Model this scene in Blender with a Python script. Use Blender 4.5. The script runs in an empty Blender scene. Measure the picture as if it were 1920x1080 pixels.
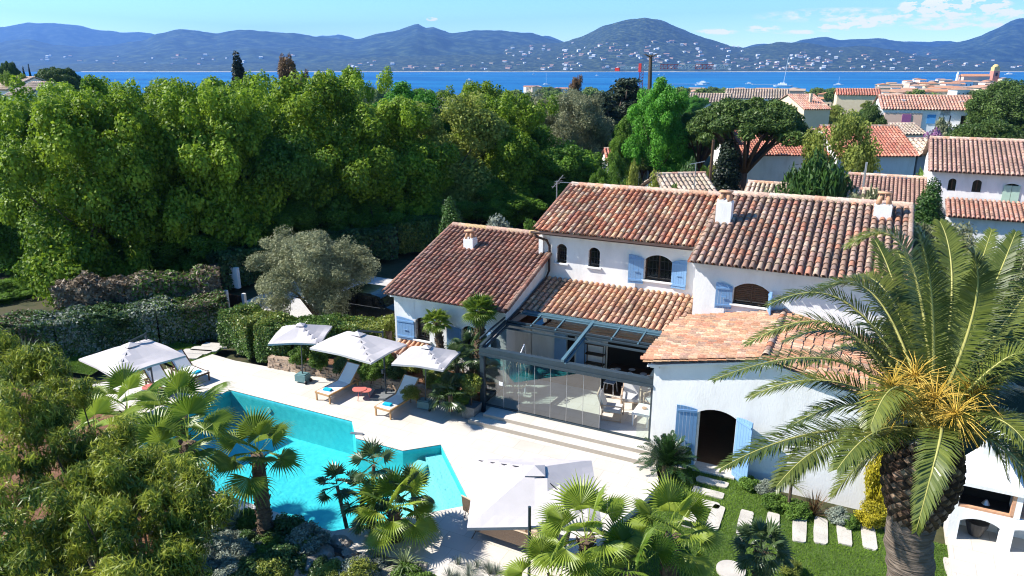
import bpy, math, random
import numpy as np
from mathutils import Vector, Matrix
from mathutils.geometry import tessellate_polygon
R = math.radians
S = bpy.context.scene
COL = S.collection
rnd = random.Random(7)
rng = np.random.default_rng(11)

# ------------------------------------------------------------------ camera
H, PITCH, YAW, F = 12.0, R(16.9), R(26.3), 1365.0
cd = bpy.data.cameras.new('camera'); cam = bpy.data.objects.new('camera', cd); COL.objects.link(cam)
cam.location = (0, 0, H); cam.rotation_euler = (R(90) - PITCH, 0, YAW)
cd.sensor_width = 36.0; cd.lens = 36.0 * F / 1920.0; cd.clip_start = 0.1; cd.clip_end = 60000
S.camera = cam
CF = np.array([-math.sin(YAW) * math.cos(PITCH), math.cos(YAW) * math.cos(PITCH), -math.sin(PITCH)])
CR = np.array([math.cos(YAW), math.sin(YAW), 0.0]); CU = np.cross(CR, CF); CC = np.array([0, 0, H])
def ray(x, y): return CF * F + CR * (x - 960) + CU * (540 - y)
def G(x, y, z=0.0):                      # point of the photo at height z
    d = ray(x, y); return CC + d * ((z - H) / d[2])
def AY(x, y, Y): d = ray(x, y); return CC + d * (Y / d[1])
def AD(x, y, depth): return CC + ray(x, y) * (depth / F)
def gz(X, Y):
    d = math.hypot(X, Y)
    t = min(1, max(0, (d - 60) / 900.0)); return -20.5 * t ** 1.0

# ------------------------------------------------------------------ light, sky, exposure
SUNV = np.array([-0.95, -0.45, 1.0]); SUNV /= np.linalg.norm(SUNV)
sd = bpy.data.lights.new('sun', 'SUN'); sd.energy = 5.0; sd.angle = R(0.55); sd.color = (1, .95, .87)
sun = bpy.data.objects.new('sun', sd); COL.objects.link(sun)
sun.rotation_euler = Vector(SUNV).to_track_quat('Z', 'Y').to_euler(); sun.location = (-40, -20, 50)
W = bpy.data.worlds.new('World'); S.world = W; W.use_nodes = True
wt = W.node_tree; wt.nodes.clear()
def WN(t): return wt.nodes.new(t)
sky = WN('ShaderNodeTexSky'); sky.sky_type = 'NISHITA'; sky.sun_disc = False
sky.sun_elevation = math.asin(SUNV[2]); sky.sun_rotation = math.atan2(SUNV[0], SUNV[1])
sky.air_density = 1.0; sky.dust_density = 0.15; sky.ozone_density = 3.0; sky.altitude = 200
hsv = WN('ShaderNodeHueSaturation'); hsv.inputs['Saturation'].default_value = 1.3
wt.links.new(sky.outputs[0], hsv.inputs['Color'])
bg = WN('ShaderNodeBackground'); bg.inputs[1].default_value = 0.084
wo = WN('ShaderNodeOutputWorld')
tc = WN('ShaderNodeTexCoord')
# clouds: small puffs low over the hills, defined by their directions
def wmath(op, a, b=None):
    n = WN('ShaderNodeMath'); n.operation = op
    for i, v in enumerate((a, b)):
        if v is None: continue
        if isinstance(v, (int, float)): n.inputs[i].default_value = v
        else: wt.links.new(v, n.inputs[i])
    return n.outputs[0]
nz = WN('ShaderNodeTexNoise'); nz.inputs['Scale'].default_value = 62; nz.inputs['Detail'].default_value = 7; nz.inputs['Roughness'].default_value = .62
mp = WN('ShaderNodeMapping'); mp.inputs['Scale'].default_value = (1, 1, 2.6)
wt.links.new(tc.outputs['Generated'], mp.inputs[0]); wt.links.new(mp.outputs[0], nz.inputs['Vector'])
acc = None
for (px, py, rx, rz, st) in [(1775, 10, 60, 17, 1.9), (1845, 13, 34, 12, 1.5), (1588, 48, 22, 8, .9), (1545, 50, 18, 5, .55), (1620, 46, 18, 6, .6), (1340, 60, 40, 6, .35), (1430, 54, 30, 7, .45),
                             (1650, 38, 30, 6, .5), (1600, 33, 16, 5, .6), (1800, 50, 60, 6, .4), (1900, 22, 30, 8, .5), (810, 36, 11, 3.5, .8), (1225, 40, 12, 3, .4), (1500, 60, 50, 4, .3), (1690, 28, 20, 5, .4), (1355, 59, 14, 5, .5), (1560, 28, 120, 12, .22), (1780, 36, 160, 12, .2)]:
    d = ray(px, py); d = d / np.linalg.norm(d)
    dp = WN('ShaderNodeVectorMath'); dp.operation = 'DOT_PRODUCT'; wt.links.new(tc.outputs['Generated'], dp.inputs[0]); dp.inputs[1].default_value = tuple(CR)
    dv = WN('ShaderNodeVectorMath'); dv.operation = 'DOT_PRODUCT'; wt.links.new(tc.outputs['Generated'], dv.inputs[0]); dv.inputs[1].default_value = (0, 0, 1)
    a = wmath('DIVIDE', wmath('SUBTRACT', dp.outputs['Value'], float(d @ CR)), rx / 1500.0)
    b = wmath('DIVIDE', wmath('SUBTRACT', dv.outputs['Value'], float(d[2])), rz / 1500.0)
    r2 = wmath('ADD', wmath('MULTIPLY', a, a), wmath('MULTIPLY', b, b))
    m = wmath('MULTIPLY', wmath('MAXIMUM', wmath('SUBTRACT', 1.25, r2), 0.0), st)
    acc = m if acc is None else wmath('ADD', acc, m)
cl = wmath('MULTIPLY', wmath('MULTIPLY', acc, wmath('MAXIMUM', wmath('SUBTRACT', nz.outputs[0], .43), 0.0)), 20.0)
clc = WN('ShaderNodeClamp'); wt.links.new(cl, clc.inputs[0])
mixc = WN('ShaderNodeMixRGB'); mixc.inputs[2].default_value = (12.4, 12.2, 11.4, 1)
tint = WN('ShaderNodeMixRGB'); tint.blend_type = 'MULTIPLY'; tint.inputs[0].default_value = 1; tint.inputs[2].default_value = (.88, 1.07, 1.15, 1)
sepz = WN('ShaderNodeSeparateXYZ'); wt.links.new(tc.outputs['Generated'], sepz.inputs[0])
hz = WN('ShaderNodeMapRange'); hz.inputs['From Min'].default_value = .0; hz.inputs['From Max'].default_value = .22; hz.inputs['To Min'].default_value = 1.9; hz.inputs['To Max'].default_value = 1.0
wt.links.new(sepz.outputs['Z'], hz.inputs[0]); hzm = WN('ShaderNodeVectorMath'); hzm.operation = 'SCALE'; wt.links.new(hsv.outputs[0], hzm.inputs[0]); wt.links.new(hz.outputs[0], hzm.inputs['Scale'])
wt.links.new(hzm.outputs[0], tint.inputs[1]); wt.links.new(tint.outputs[0], mixc.inputs[1]); wt.links.new(clc.outputs[0], mixc.inputs[0])
wt.links.new(mixc.outputs[0], bg.inputs[0]); wt.links.new(bg.outputs[0], wo.inputs[0])
S.view_settings.view_transform = 'Standard'; S.view_settings.look = 'None'; S.view_settings.gamma = 1
S.view_settings.exposure = 0.95
S.render.engine = 'CYCLES'
S.cycles.max_bounces = 7; S.cycles.diffuse_bounces = 3; S.cycles.glossy_bounces = 3; S.cycles.transmission_bounces = 4
S.cycles.transparent_max_bounces = 12; S.cycles.volume_bounces = 0
S.cycles.caustics_reflective = False; S.cycles.caustics_refractive = False; S.cycles.use_denoising = True
S.cycles.sample_clamp_indirect = 4.0; S.cycles.pixel_filter_type = 'BLACKMAN_HARRIS'; S.cycles.filter_width = 1.1

# ------------------------------------------------------------------ materials
def mat(name, c1, c2=None, scale=3.0, rough=.8, bump=0.0, bscale=40.0, spec=.3, metal=0.0, c3=None, detail=6, dist=.02, stretch=None):
    m = bpy.data.materials.new(name); m.use_nodes = True; t = m.node_tree; p = t.nodes['Principled BSDF']
    p.inputs['Roughness'].default_value = rough; p.inputs['Specular IOR Level'].default_value = spec; p.inputs['Metallic'].default_value = metal
    p.inputs['Base Color'].default_value = (*c1, 1)
    tc = t.nodes.new('ShaderNodeTexCoord'); vec = tc.outputs['Object']
    if stretch:
        mp = t.nodes.new('ShaderNodeMapping'); mp.inputs['Scale'].default_value = stretch; t.links.new(vec, mp.inputs[0]); vec = mp.outputs[0]
    if c2:
        n = t.nodes.new('ShaderNodeTexNoise'); n.inputs['Scale'].default_value = scale; n.inputs['Detail'].default_value = detail; n.inputs['Roughness'].default_value = .6
        t.links.new(vec, n.inputs['Vector'])
        cr = t.nodes.new('ShaderNodeValToRGB'); cr.color_ramp.elements[0].position = .3; cr.color_ramp.elements[1].position = .7
        cr.color_ramp.elements[0].color = (*c1, 1); cr.color_ramp.elements[1].color = (*c2, 1)
        if c3: e = cr.color_ramp.elements.new(.5); e.color = (*c3, 1)
        t.links.new(n.outputs[0], cr.inputs[0]); t.links.new(cr.outputs[0], p.inputs['Base Color'])
    if bump:
        n = t.nodes.new('ShaderNodeTexNoise'); n.inputs['Scale'].default_value = bscale; n.inputs['Detail'].default_value = 5
        t.links.new(vec, n.inputs['Vector'])
        b = t.nodes.new('ShaderNodeBump'); b.inputs['Strength'].default_value = bump; b.inputs['Distance'].default_value = dist
        t.links.new(n.outputs[0], b.inputs['Height']); t.links.new(b.outputs[0], p.inputs['Normal'])
    return m
def leafmat(name, ca, cb, trans=.3, rough=.5, gloss=.25):
    m = bpy.data.materials.new(name); m.use_nodes = True; t = m.node_tree; p = t.nodes['Principled BSDF']
    at = t.nodes.new('ShaderNodeAttribute'); at.attribute_name = 'tint'
    mx = t.nodes.new('ShaderNodeMixRGB'); mx.inputs[1].default_value = (*ca, 1); mx.inputs[2].default_value = (*cb, 1)
    t.links.new(at.outputs['Fac'], mx.inputs[0])
    oi = t.nodes.new('ShaderNodeObjectInfo'); hs = t.nodes.new('ShaderNodeHueSaturation')
    mr = t.nodes.new('ShaderNodeMapRange'); mr.inputs['To Min'].default_value = .85; mr.inputs['To Max'].default_value = 1.15
    t.links.new(oi.outputs['Random'], mr.inputs[0]); t.links.new(mr.outputs[0], hs.inputs['Value']); t.links.new(mx.outputs[0], hs.inputs['Color'])
    t.links.new(hs.outputs[0], p.inputs['Base Color']); p.inputs['Roughness'].default_value = rough; p.inputs['Specular IOR Level'].default_value = gloss
    tr = t.nodes.new('ShaderNodeBsdfTranslucent'); t.links.new(hs.outputs[0], tr.inputs[0])
    ms = t.nodes.new('ShaderNodeMixShader'); ms.inputs[0].default_value = trans
    t.links.new(p.outputs[0], ms.inputs[1]); t.links.new(tr.outputs[0], ms.inputs[2])
    t.links.new(ms.outputs[0], t.nodes['Material Output'].inputs[0]); return m
def colmat(name, rough=.8, blotch=.25, bscale=14.0, spec=.25):       # per-tile colour from the mesh, with lichen blotches
    m = bpy.data.materials.new(name); m.use_nodes = True; t = m.node_tree; p = t.nodes['Principled BSDF']
    at = t.nodes.new('ShaderNodeAttribute'); at.attribute_name = 'col'
    tc = t.nodes.new('ShaderNodeTexCoord'); n = t.nodes.new('ShaderNodeTexNoise'); n.inputs['Scale'].default_value = bscale; n.inputs['Detail'].default_value = 8; n.inputs['Roughness'].default_value = .7
    t.links.new(tc.outputs['Object'], n.inputs['Vector'])
    cr = t.nodes.new('ShaderNodeValToRGB'); cr.color_ramp.elements[0].position = .38; cr.color_ramp.elements[1].position = .6
    cr.color_ramp.elements[0].color = (1 - blotch * 1.6, 1 - blotch * 1.6, 1 - blotch * 1.5, 1); cr.color_ramp.elements[1].color = (1.08, 1.06, 1.04, 1)
    t.links.new(n.outputs[0], cr.inputs[0])
    mx = t.nodes.new('ShaderNodeMixRGB'); mx.blend_type = 'MULTIPLY'; mx.inputs[0].default_value = 1
    t.links.new(at.outputs['Color'], mx.inputs[1]); t.links.new(cr.outputs[0], mx.inputs[2]); t.links.new(mx.outputs[0], p.inputs['Base Color'])
    b = t.nodes.new('ShaderNodeBump'); b.inputs['Strength'].default_value = .35; b.inputs['Distance'].default_value = .01
    t.links.new(n.outputs[0], b.inputs['Height']); t.links.new(b.outputs[0], p.inputs['Normal'])
    p.inputs['Roughness'].default_value = rough; p.inputs['Specular IOR Level'].default_value = spec; return m
def glassmat(name, tintc, base=.04, rough=.0):
    m = bpy.data.materials.new(name); m.use_nodes = True; t = m.node_tree; t.nodes.remove(t.nodes['Principled BSDF'])
    tr = t.nodes.new('ShaderNodeBsdfTransparent'); tr.inputs[0].default_value = (*tintc, 1)
    gl = t.nodes.new('ShaderNodeBsdfGlossy'); gl.inputs[1].default_value = rough
    fr = t.nodes.new('ShaderNodeFresnel'); fr.inputs[0].default_value = 1.5
    mr = t.nodes.new('ShaderNodeMath'); mr.operation = 'MULTIPLY_ADD'; mr.inputs[1].default_value = 2.2; mr.inputs[2].default_value = base
    t.links.new(fr.outputs[0], mr.inputs[0])
    ms = t.nodes.new('ShaderNodeMixShader'); t.links.new(mr.outputs[0], ms.inputs[0]); t.links.new(tr.outputs[0], ms.inputs[1]); t.links.new(gl.outputs[0], ms.inputs[2])
    t.links.new(ms.outputs[0], t.nodes['Material Output'].inputs[0]); return m

M = {}
M['wall'] = mat('white_render', (.66, .65, .625), (.80, .795, .78), 1.6, .9, .3, 22, c3=(.765, .76, .745), detail=10, stretch=(1, 1, .35))
M['cream'] = mat('cream_render', (.68, .55, .36), (.74, .62, .43), 1.0, .9)
M['pink'] = mat('pink_render', (.66, .45, .35), (.70, .50, .40), 1.0, .9)
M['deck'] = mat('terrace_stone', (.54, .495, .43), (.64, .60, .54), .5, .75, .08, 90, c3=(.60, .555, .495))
t = M['deck'].node_tree; br = t.nodes.new('ShaderNodeTexBrick'); br.inputs['Scale'].default_value = 1.0; br.inputs['Brick Width'].default_value = .9; br.inputs['Row Height'].default_value = .6; br.inputs['Mortar Size'].default_value = .006; br.inputs['Color1'].default_value = (1, 1, 1, 1); br.inputs['Color2'].default_value = (.93, .925, .91, 1); br.inputs['Mortar'].default_value = (.70, .67, .62, 1)
tcd = t.nodes.new('ShaderNodeTexCoord'); t.links.new(tcd.outputs['Object'], br.inputs['Vector']); mxd = t.nodes.new('ShaderNodeMixRGB'); mxd.blend_type = 'MULTIPLY'; mxd.inputs[0].default_value = 1
pd_ = t.nodes['Principled BSDF']; src = pd_.inputs['Base Color'].links[0].from_socket; t.links.new(src, mxd.inputs[1]); t.links.new(br.outputs['Color'], mxd.inputs[2]); t.links.new(mxd.outputs[0], pd_.inputs['Base Color'])
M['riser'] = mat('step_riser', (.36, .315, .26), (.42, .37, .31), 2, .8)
M['blue'] = mat('blue_shutter_paint', (.175, .325, .54), (.21, .37, .58), 2.2, .55, .1, 30)
M['green_paint'] = mat('pale_green_paint', (.36, .52, .42), (.40, .56, .46), 5, .6)
M['frame'] = mat('grey_blue_aluminium', (.026, .042, .054), (.035, .055, .07), 3, .4, spec=.5)
M['teal'] = mat('teal_aluminium', (.07, .14, .18), (.09, .17, .21), 3, .4, spec=.5)
M['dark'] = mat('near_black', (.012, .011, .010), rough=.9)  # near-black; on the opening slabs it carries their shade in the colour
M['brown'] = mat('brown_metal', (.06, .035, .028), rough=.5)
M['black'] = mat('black_metal', (.015, .015, .018), rough=.45, spec=.5)
M['wood'] = mat('teak', (.42, .24, .11), (.52, .32, .16), 8, .6, .1, 60, stretch=(1, 1, 6))
M['darkwood'] = mat('dark_wood', (.06, .032, .018), (.10, .055, .03), 6, .6, .1, 40)
M['floorwood'] = mat('wood_floor', (.16, .08, .04), (.22, .12, .06), 3, .5, stretch=(1, 12, 1))
M['fabric'] = mat('canopy_fabric', (.50, .465, .455), (.54, .50, .49), 4, .9, .1, 30)
M['sling'] = mat('lounger_sling', (.74, .72, .69), (.78, .76, .73), 30, .8)
M['turq'] = mat('turquoise_towel', (.0, .36, .55), (.02, .45, .62), 20, .9, .3, 80)
M['red'] = mat('coral_metal', (.55, .16, .13), rough=.45, spec=.5)
M['slate'] = mat('slate_grey_stone', (.13, .14, .145), (.20, .21, .215), 8, .8, .3, 30)
M['tealbox'] = mat('teal_ballast', (.10, .20, .21), (.14, .25, .26), 6, .6)
M['stone'] = mat('field_stone', (.30, .22, .16), (.48, .37, .28), 4, .9, .6, 12, c3=(.38, .28, .20), dist=.05)
M['rock'] = mat('limestone', (.22, .19, .15), (.46, .42, .37), 2.4, .95, .9, 6, c3=(.36, .32, .27), dist=.1)
M['soil'] = mat('garden_soil', (.022, .032, .010), (.07, .060, .032), 1.5, .95, .5, 25, c3=(.06, .06, .025), dist=.04)
M['mulch'] = mat('red_bark_mulch', (.12, .06, .03), (.28, .15, .08), 9, .95, .8, 50, c3=(.19, .09, .05), dist=.04)
M['terrain'] = mat('scrub_ground', (.045, .06, .02), (.16, .13, .08), .05, .95, c3=(.07, .085, .03))
M['lawn'] = mat('lawn_soil', (.05, .085, .015), (.08, .13, .025), 3, .95, .4, 60)
M['gravel'] = mat('pale_gravel', (.42, .40, .37), (.55, .53, .50), 12, .95, .3, 60)
M['asph'] = mat('stone_slab', (.42, .385, .34), (.56, .52, .46), 2.5, .85, .3, 30)
M['bark'] = mat('bark', (.07, .05, .035), (.14, .10, .07), 5, .95, .8, 14, dist=.05, stretch=(2, 2, .4))
M['pinebark'] = mat('pine_bark', (.09, .05, .035), (.17, .11, .08), 4, .95, .8, 10, dist=.05, stretch=(2, 2, .5))
M['palmbark'] = mat('palm_bark', (.085, .055, .035), (.21, .145, .095), 9, .95, .9, 20, dist=.05, stretch=(1, 1, 3))
M['fibre'] = mat('palm_fibre', (.05, .03, .018), (.14, .085, .05), 12, .95, .9, 30, dist=.05)
M['palmring'] = mat('ringed_palm_bark', (.10, .075, .055), (.24, .19, .15), 3.2, .95, 1.0, 4.5, dist=.06, stretch=(1, 1, 7))
M['cutbase'] = colmat('cut_frond_base', .9, .2, 20)
M['tiles'] = colmat('roof_tile')
M['yellow'] = mat('yellow_flower_stalk', (.46, .28, .03), (.58, .40, .07), 5, .6)
M['terra'] = mat('terracotta', (.50, .24, .14), (.58, .36, .22), 9, .85, .2, 30)
M['mortar'] = mat('pale_mortar', (.58, .50, .42), (.66, .58, .50), 6, .9)
M['wicker'] = mat('brown_wicker', (.11, .075, .055), (.20, .14, .10), 60, .8, .6, 90)
M['cush'] = mat('sand_cushion', (.52, .38, .27), (.58, .43, .31), 6, .9)
M['white'] = mat('white_paint', (.8, .8, .79), rough=.5)
M['grey'] = mat('grey_plaster', (.33, .33, .35), (.38, .38, .40), 2, .9)
M['lightgrey'] = mat('light_grey_fabric', (.5, .5, .5), (.56, .56, .56), 20, .9)
M['steel'] = mat('galvanised_steel', (.45, .46, .47), rough=.4, metal=.8)
M['carpaint'] = mat('dark_green_car_paint', (.006, .014, .018), rough=.18, spec=.8)
M['tyre'] = mat('tyre_rubber', (.015, .015, .015), rough=.85)
M['rim'] = mat('alloy_rim', (.55, .55, .56), rough=.3, metal=.6)
M['pane'] = mat('dark_window_glass', (.010, .012, .014), rough=.06, spec=.8)
M['craneR'] = mat('crane_red', (.55, .04, .04), rough=.5)
M['glass'] = glassmat('clear_glass', (.66, .80, .79), .10)
M['cgl'] = glassmat('roof_glass', (.30, .36, .37), .06)
M['liner'] = mat('turquoise_pool_liner', (.05, .53, .60), (.10, .67, .71), 5, .6, c3=(.07, .60, .66))  # mosaic tone variation that also puts caustic-like light into the colour
M['linerp'] = mat('pale_pool_step', (.30, .68, .68), (.34, .72, .72), 20, .6)
# foliage
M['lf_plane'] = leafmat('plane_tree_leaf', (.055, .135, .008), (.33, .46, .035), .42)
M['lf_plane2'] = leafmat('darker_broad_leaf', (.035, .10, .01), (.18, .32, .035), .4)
M['lf_yel'] = leafmat('yellow_green_leaf', (.10, .15, .02), (.34, .38, .08), .4)
M['lf_bright'] = leafmat('fresh_green_leaf', (.04, .16, .012), (.15, .40, .04), .4)
M['lf_olive'] = leafmat('olive_leaf', (.13, .145, .065), (.38, .39, .22), .3)
M['lf_pine'] = leafmat('pine_needles', (.025, .06, .012), (.13, .20, .04), .2)
M['lf_cedar'] = leafmat('cedar_needles', (.010, .022, .010), (.045, .065, .028), .1)
M['lf_cyp'] = leafmat('cypress_leaf', (.018, .055, .010), (.06, .13, .02), .12)
M['lf_darkcyp'] = leafmat('dark_cypress_leaf', (.006, .014, .008), (.02, .035, .015), .1)
M['lf_hedge'] = leafmat('hedge_leaf', (.03, .08, .012), (.14, .24, .04), .3, .4, .4)
M['lf_hedgey'] = leafmat('yellow_hedge_leaf', (.09, .13, .015), (.32, .35, .06), .3, .4, .4)
M['lf_hedged'] = leafmat('glossy_dark_hedge_leaf', (.025, .065, .018), (.11, .19, .05), .3, .4, .4)
M['lf_red'] = leafmat('red_young_leaf', (.20, .02, .015), (.42, .05, .03), .3)
M['lf_brown'] = leafmat('dry_brown_twig', (.12, .085, .05), (.30, .235, .16), .15)
M['lf_acacia'] = leafmat('willowy_leaf', (.045, .10, .014), (.38, .42, .05), .38, .4, .35)
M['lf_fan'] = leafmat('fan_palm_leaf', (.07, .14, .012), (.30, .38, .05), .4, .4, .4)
M['lf_fand'] = leafmat('dark_fan_palm_leaf', (.03, .065, .02), (.10, .15, .05), .25, .35, .5)
M['lf_date'] = leafmat('date_palm_leaflet', (.035, .070, .012), (.225, .25, .048), .3, .34, .55)
M['rachis'] = mat('frond_rachis', (.30, .30, .08), (.40, .37, .12), 4, .5)
M['lf_cyc'] = leafmat('cycad_leaf', (.012, .04, .012), (.04, .09, .02), .15, .3, .6)
M['lf_agave'] = leafmat('strappy_leaf', (.10, .15, .06), (.27, .33, .16), .2)
M['lf_silver'] = leafmat('silver_shrub_leaf', (.13, .16, .12), (.34, .38, .30), .2)
M['lf_gold'] = leafmat('golden_shrub_leaf', (.22, .20, .01), (.50, .42, .03), .3)
M['lf_shrub'] = leafmat('shrub_leaf', (.04, .10, .015), (.19, .31, .05), .35)
M['lf_purple'] = leafmat('purple_blossom', (.22, .08, .20), (.42, .20, .38), .2)
M['lf_grass'] = leafmat('grass_blade', (.06, .14, .012), (.23, .36, .035), .3)
M['lf_ru'] = leafmat('russet_leaf', (.08, .05, .02), (.26, .15, .07), .2)
M['grass2'] = leafmat('distant_grove_leaf', (.05, .10, .02), (.20, .28, .06), .3)

# ------------------------------------------------------------------ mesh helpers
ROOT = {}
def tag(o, label=None, cat=None, group=None, kind=None):
    if label: o['label'] = label
    if cat: o['category'] = cat
    if group: o['group'] = group
    if kind: o['kind'] = kind
    return o
def thing(name, label, cat, loc=(0, 0, 0), group=None, rz=0):
    o = bpy.data.objects.new(name, None); COL.objects.link(o); o.location = loc; o.rotation_euler.z = rz; o.empty_display_size = .2
    ROOT[o.name] = np.array(loc, float); return tag(o, label, cat, group)
def finish(me, mats, parent, name, smooth=False, base=None):
    for m in (mats if isinstance(mats, (list, tuple)) else [mats]): me.materials.append(m if not isinstance(m, str) else M[m])
    if smooth: me.polygons.foreach_set('use_smooth', np.ones(len(me.polygons), bool))
    o = bpy.data.objects.new(name, me); COL.objects.link(o)
    if parent is not None: o.parent = parent; ROOT[o.name] = ROOT[parent.name]
    return o
class B:
    def __init__(s): s.v = []; s.f = []; s.mi = []; s.c = []; s.cur = 0; s.col = None
    def add(s, vs, fs, col=None):
        k = len(s.v); s.v.extend([tuple(map(float, p)) for p in vs])
        for f in fs: s.f.append(tuple(k + i for i in f)); s.mi.append(s.cur); s.c.append(col or (.5, .5, .5))
    def box(s, a, b, rz=0, piv=None):
        x0, y0, z0 = a; x1, y1, z1 = b
        vs = [(x, y, z) for z in (z0, z1) for x, y in ((x0, y0), (x1, y0), (x1, y1), (x0, y1))]
        if rz:
            cx, cy = piv if piv else ((x0 + x1) / 2, (y0 + y1) / 2); c, n = math.cos(rz), math.sin(rz)
            vs = [(cx + (x - cx) * c - (y - cy) * n, cy + (x - cx) * n + (y - cy) * c, z) for x, y, z in vs]
        s.add(vs, [(3, 2, 1, 0), (4, 5, 6, 7), (0, 1, 5, 4), (1, 2, 6, 5), (2, 3, 7, 6), (3, 0, 4, 7)]); return s
    def bar(s, p, q, w, h=None, up=(0, 0, 1)):
        h = h or w; p = Vector(p); q = Vector(q); d = (q - p).normalized(); u = Vector(up)
        if abs(d.dot(u)) > .98: u = Vector((0, 1, 0))
        r = d.cross(u).normalized() * w / 2; u = r.cross(d).normalized() * h / 2
        vs = [p - r - u, p + r - u, p + r + u, p - r + u, q - r - u, q + r - u, q + r + u, q - r + u]
        s.add(vs, [(3, 2, 1, 0), (4, 5, 6, 7), (0, 1, 5, 4), (1, 2, 6, 5), (2, 3, 7, 6), (3, 0, 4, 7)]); return s
    def tube(s, pts, rad, n=8, cap=True, jit=0):
        pts = [Vector(p) for p in pts]; rad = rad if isinstance(rad, (list, tuple)) else [rad] * len(pts); k = len(s.v); vs = []
        for i, p in enumerate(pts):
            d = (pts[min(i + 1, len(pts) - 1)] - pts[max(i - 1, 0)]).normalized()
            u = Vector((0, 0, 1)) if abs(d.z) < .9 else Vector((1, 0, 0)); r = d.cross(u).normalized(); u = r.cross(d)
            for j in range(n):
                a = 2 * math.pi * j / n; q = rad[i] * (1 + (rnd.random() - .5) * jit)
                vs.append(p + r * math.cos(a) * q + u * math.sin(a) * q)
        fs = [(i * n + j, i * n + (j + 1) % n, (i + 1) * n + (j + 1) % n, (i + 1) * n + j) for i in range(len(pts) - 1) for j in range(n)]
        if cap: fs += [tuple(range(n))[::-1], tuple((len(pts) - 1) * n + j for j in range(n))]
        s.add(vs, fs); return s
    def prism(s, poly, axis, a, b):           # poly 2D extruded along axis
        n = len(poly)
        def P(p, t): return (t, p[0], p[1]) if axis == 'x' else ((p[0], t, p[1]) if axis == 'y' else (p[0], p[1], t))
        vs = [P(p, a) for p in poly] + [P(p, b) for p in poly]
        tri = tessellate_polygon([[Vector((p[0], p[1], 0)) for p in poly]])
        s.add(vs, [tuple(t) for t in tri] + [tuple(i + n for i in t) for t in tri] + [(i, (i + 1) % n, n + (i + 1) % n, n + i) for i in range(n)]); return s
    def obj(s, name, mats, parent=None, smooth=False, local=False):
        me = bpy.data.meshes.new(name); v = s.v
        if parent is not None and not local:
            o = ROOT[parent.name]; v = [(a - o[0], b - o[1], c - o[2]) for a, b, c in v]
        me.from_pydata(v, [], s.f); me.polygons.foreach_set('material_index', s.mi)
        if any(c != (.5, .5, .5) for c in s.c):
            at = me.attributes.new('col', 'FLOAT_COLOR', 'FACE'); at.data.foreach_set('color', np.array([(*c, 1) for c in s.c], np.float32).ravel())
        me.update(); return finish(me, mats, parent, name, smooth)
def npmesh(name, V, Q, mats, parent=None, tint=None, smooth=False, mi=None, local=False):
    V = np.asarray(V, np.float64)
    if parent is not None and not local: V = V - ROOT[parent.name]
    me = bpy.data.meshes.new(name); n = Q.shape[1]
    me.vertices.add(len(V)); me.vertices.foreach_set('co', V.astype(np.float32).ravel())
    me.loops.add(Q.size); me.loops.foreach_set('vertex_index', Q.astype(np.int32).ravel())
    me.polygons.add(len(Q)); me.polygons.foreach_set('loop_start', np.arange(0, Q.size, n, dtype=np.int32))
    me.polygons.foreach_set('loop_total', np.full(len(Q), n, np.int32))
    if mi is not None: me.polygons.foreach_set('material_index', np.asarray(mi, np.int32))
    if tint is not None: at = me.attributes.new('tint', 'FLOAT', 'FACE'); at.data.foreach_set('value', np.asarray(tint, np.float32))
    me.update(); me.validate(); return finish(me, mats, parent, name, smooth)
def nrm(v): return v / (np.linalg.norm(v, axis=-1, keepdims=True) + 1e-9)

def leaves(C, N, size, aspect=1.6, rg=None, jit=.5, tint=None, droop=0.0):
    """leaf rhombi at points C with rough normals N"""
    rg = rg or rng; n = len(C)
    N = nrm(N + rg.normal(0, jit, (n, 3))); T = rg.normal(0, 1, (n, 3)); T[:, 2] -= droop * 2
    T = nrm(T - (T * N).sum(1, keepdims=True) * N); Bt = np.cross(N, T)
    s = (size * rg.uniform(.6, 1.35, n))[:, None]
    V = np.stack([C - T * s * .5 * aspect, C + Bt * s * .5, C + T * s * .5 * aspect, C - Bt * s * .5], 1).reshape(-1, 3)
    Q = np.arange(4 * n).reshape(-1, 4)
    return V, Q, (rg.uniform(0, 1, n) if tint is None else tint)
def blob_points(blobs, n, rg, shell=.55):
    bl = np.array(blobs, float); w = (bl[:, 3] * bl[:, 4] * bl[:, 5]) ** (2 / 3); idx = rg.choice(len(bl), n, p=w / w.sum())
    d = nrm(rg.normal(0, 1, (n, 3))); r = 1 - shell * rg.uniform(0, 1, n) ** 2.0
    r *= rg.uniform(.88, 1.1, n)
    b = bl[idx]; P = b[:, :3] + d * b[:, 3:6] * r[:, None]
    return P, d, idx
def crown_blobs(rx, ry, rz, nb, br, rg, cz=0.0, bottom=-.75, flat=1.0):
    out = []
    while len(out) < nb:
        d = nrm(rg.normal(0, 1, 3)); 
        if d[2] < bottom: continue
        k = rg.uniform(.6, 1.0) ** .6 * .86
        s = br * rg.uniform(.65, 1.3)
        out.append((d[0] * rx * k, d[1] * ry * k, cz + d[2] * rz * k, s, s, s * flat))
    return out
def lobed(rx, ry, rz, cz, rg, big=13, per=9, br=1.7, sr=.75, bottom=-.9):
    out = []
    for (x, y, z, a, _, _) in crown_blobs(rx, ry, rz, big, br, rg, cz, bottom):
        out.append((x, y, z, a * .72, a * .72, a * .72))
        for _ in range(per):
            d = nrm(rg.normal(0, 1, 3)); d[2] = abs(d[2]) * .9 + d[2] * .1; k = a * rg.uniform(.75, 1.05); q = sr * rg.uniform(.55, 1.25); out.append((x + d[0] * k, y + d[1] * k, z + d[2] * k, q, q, q))
    return out
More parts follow.
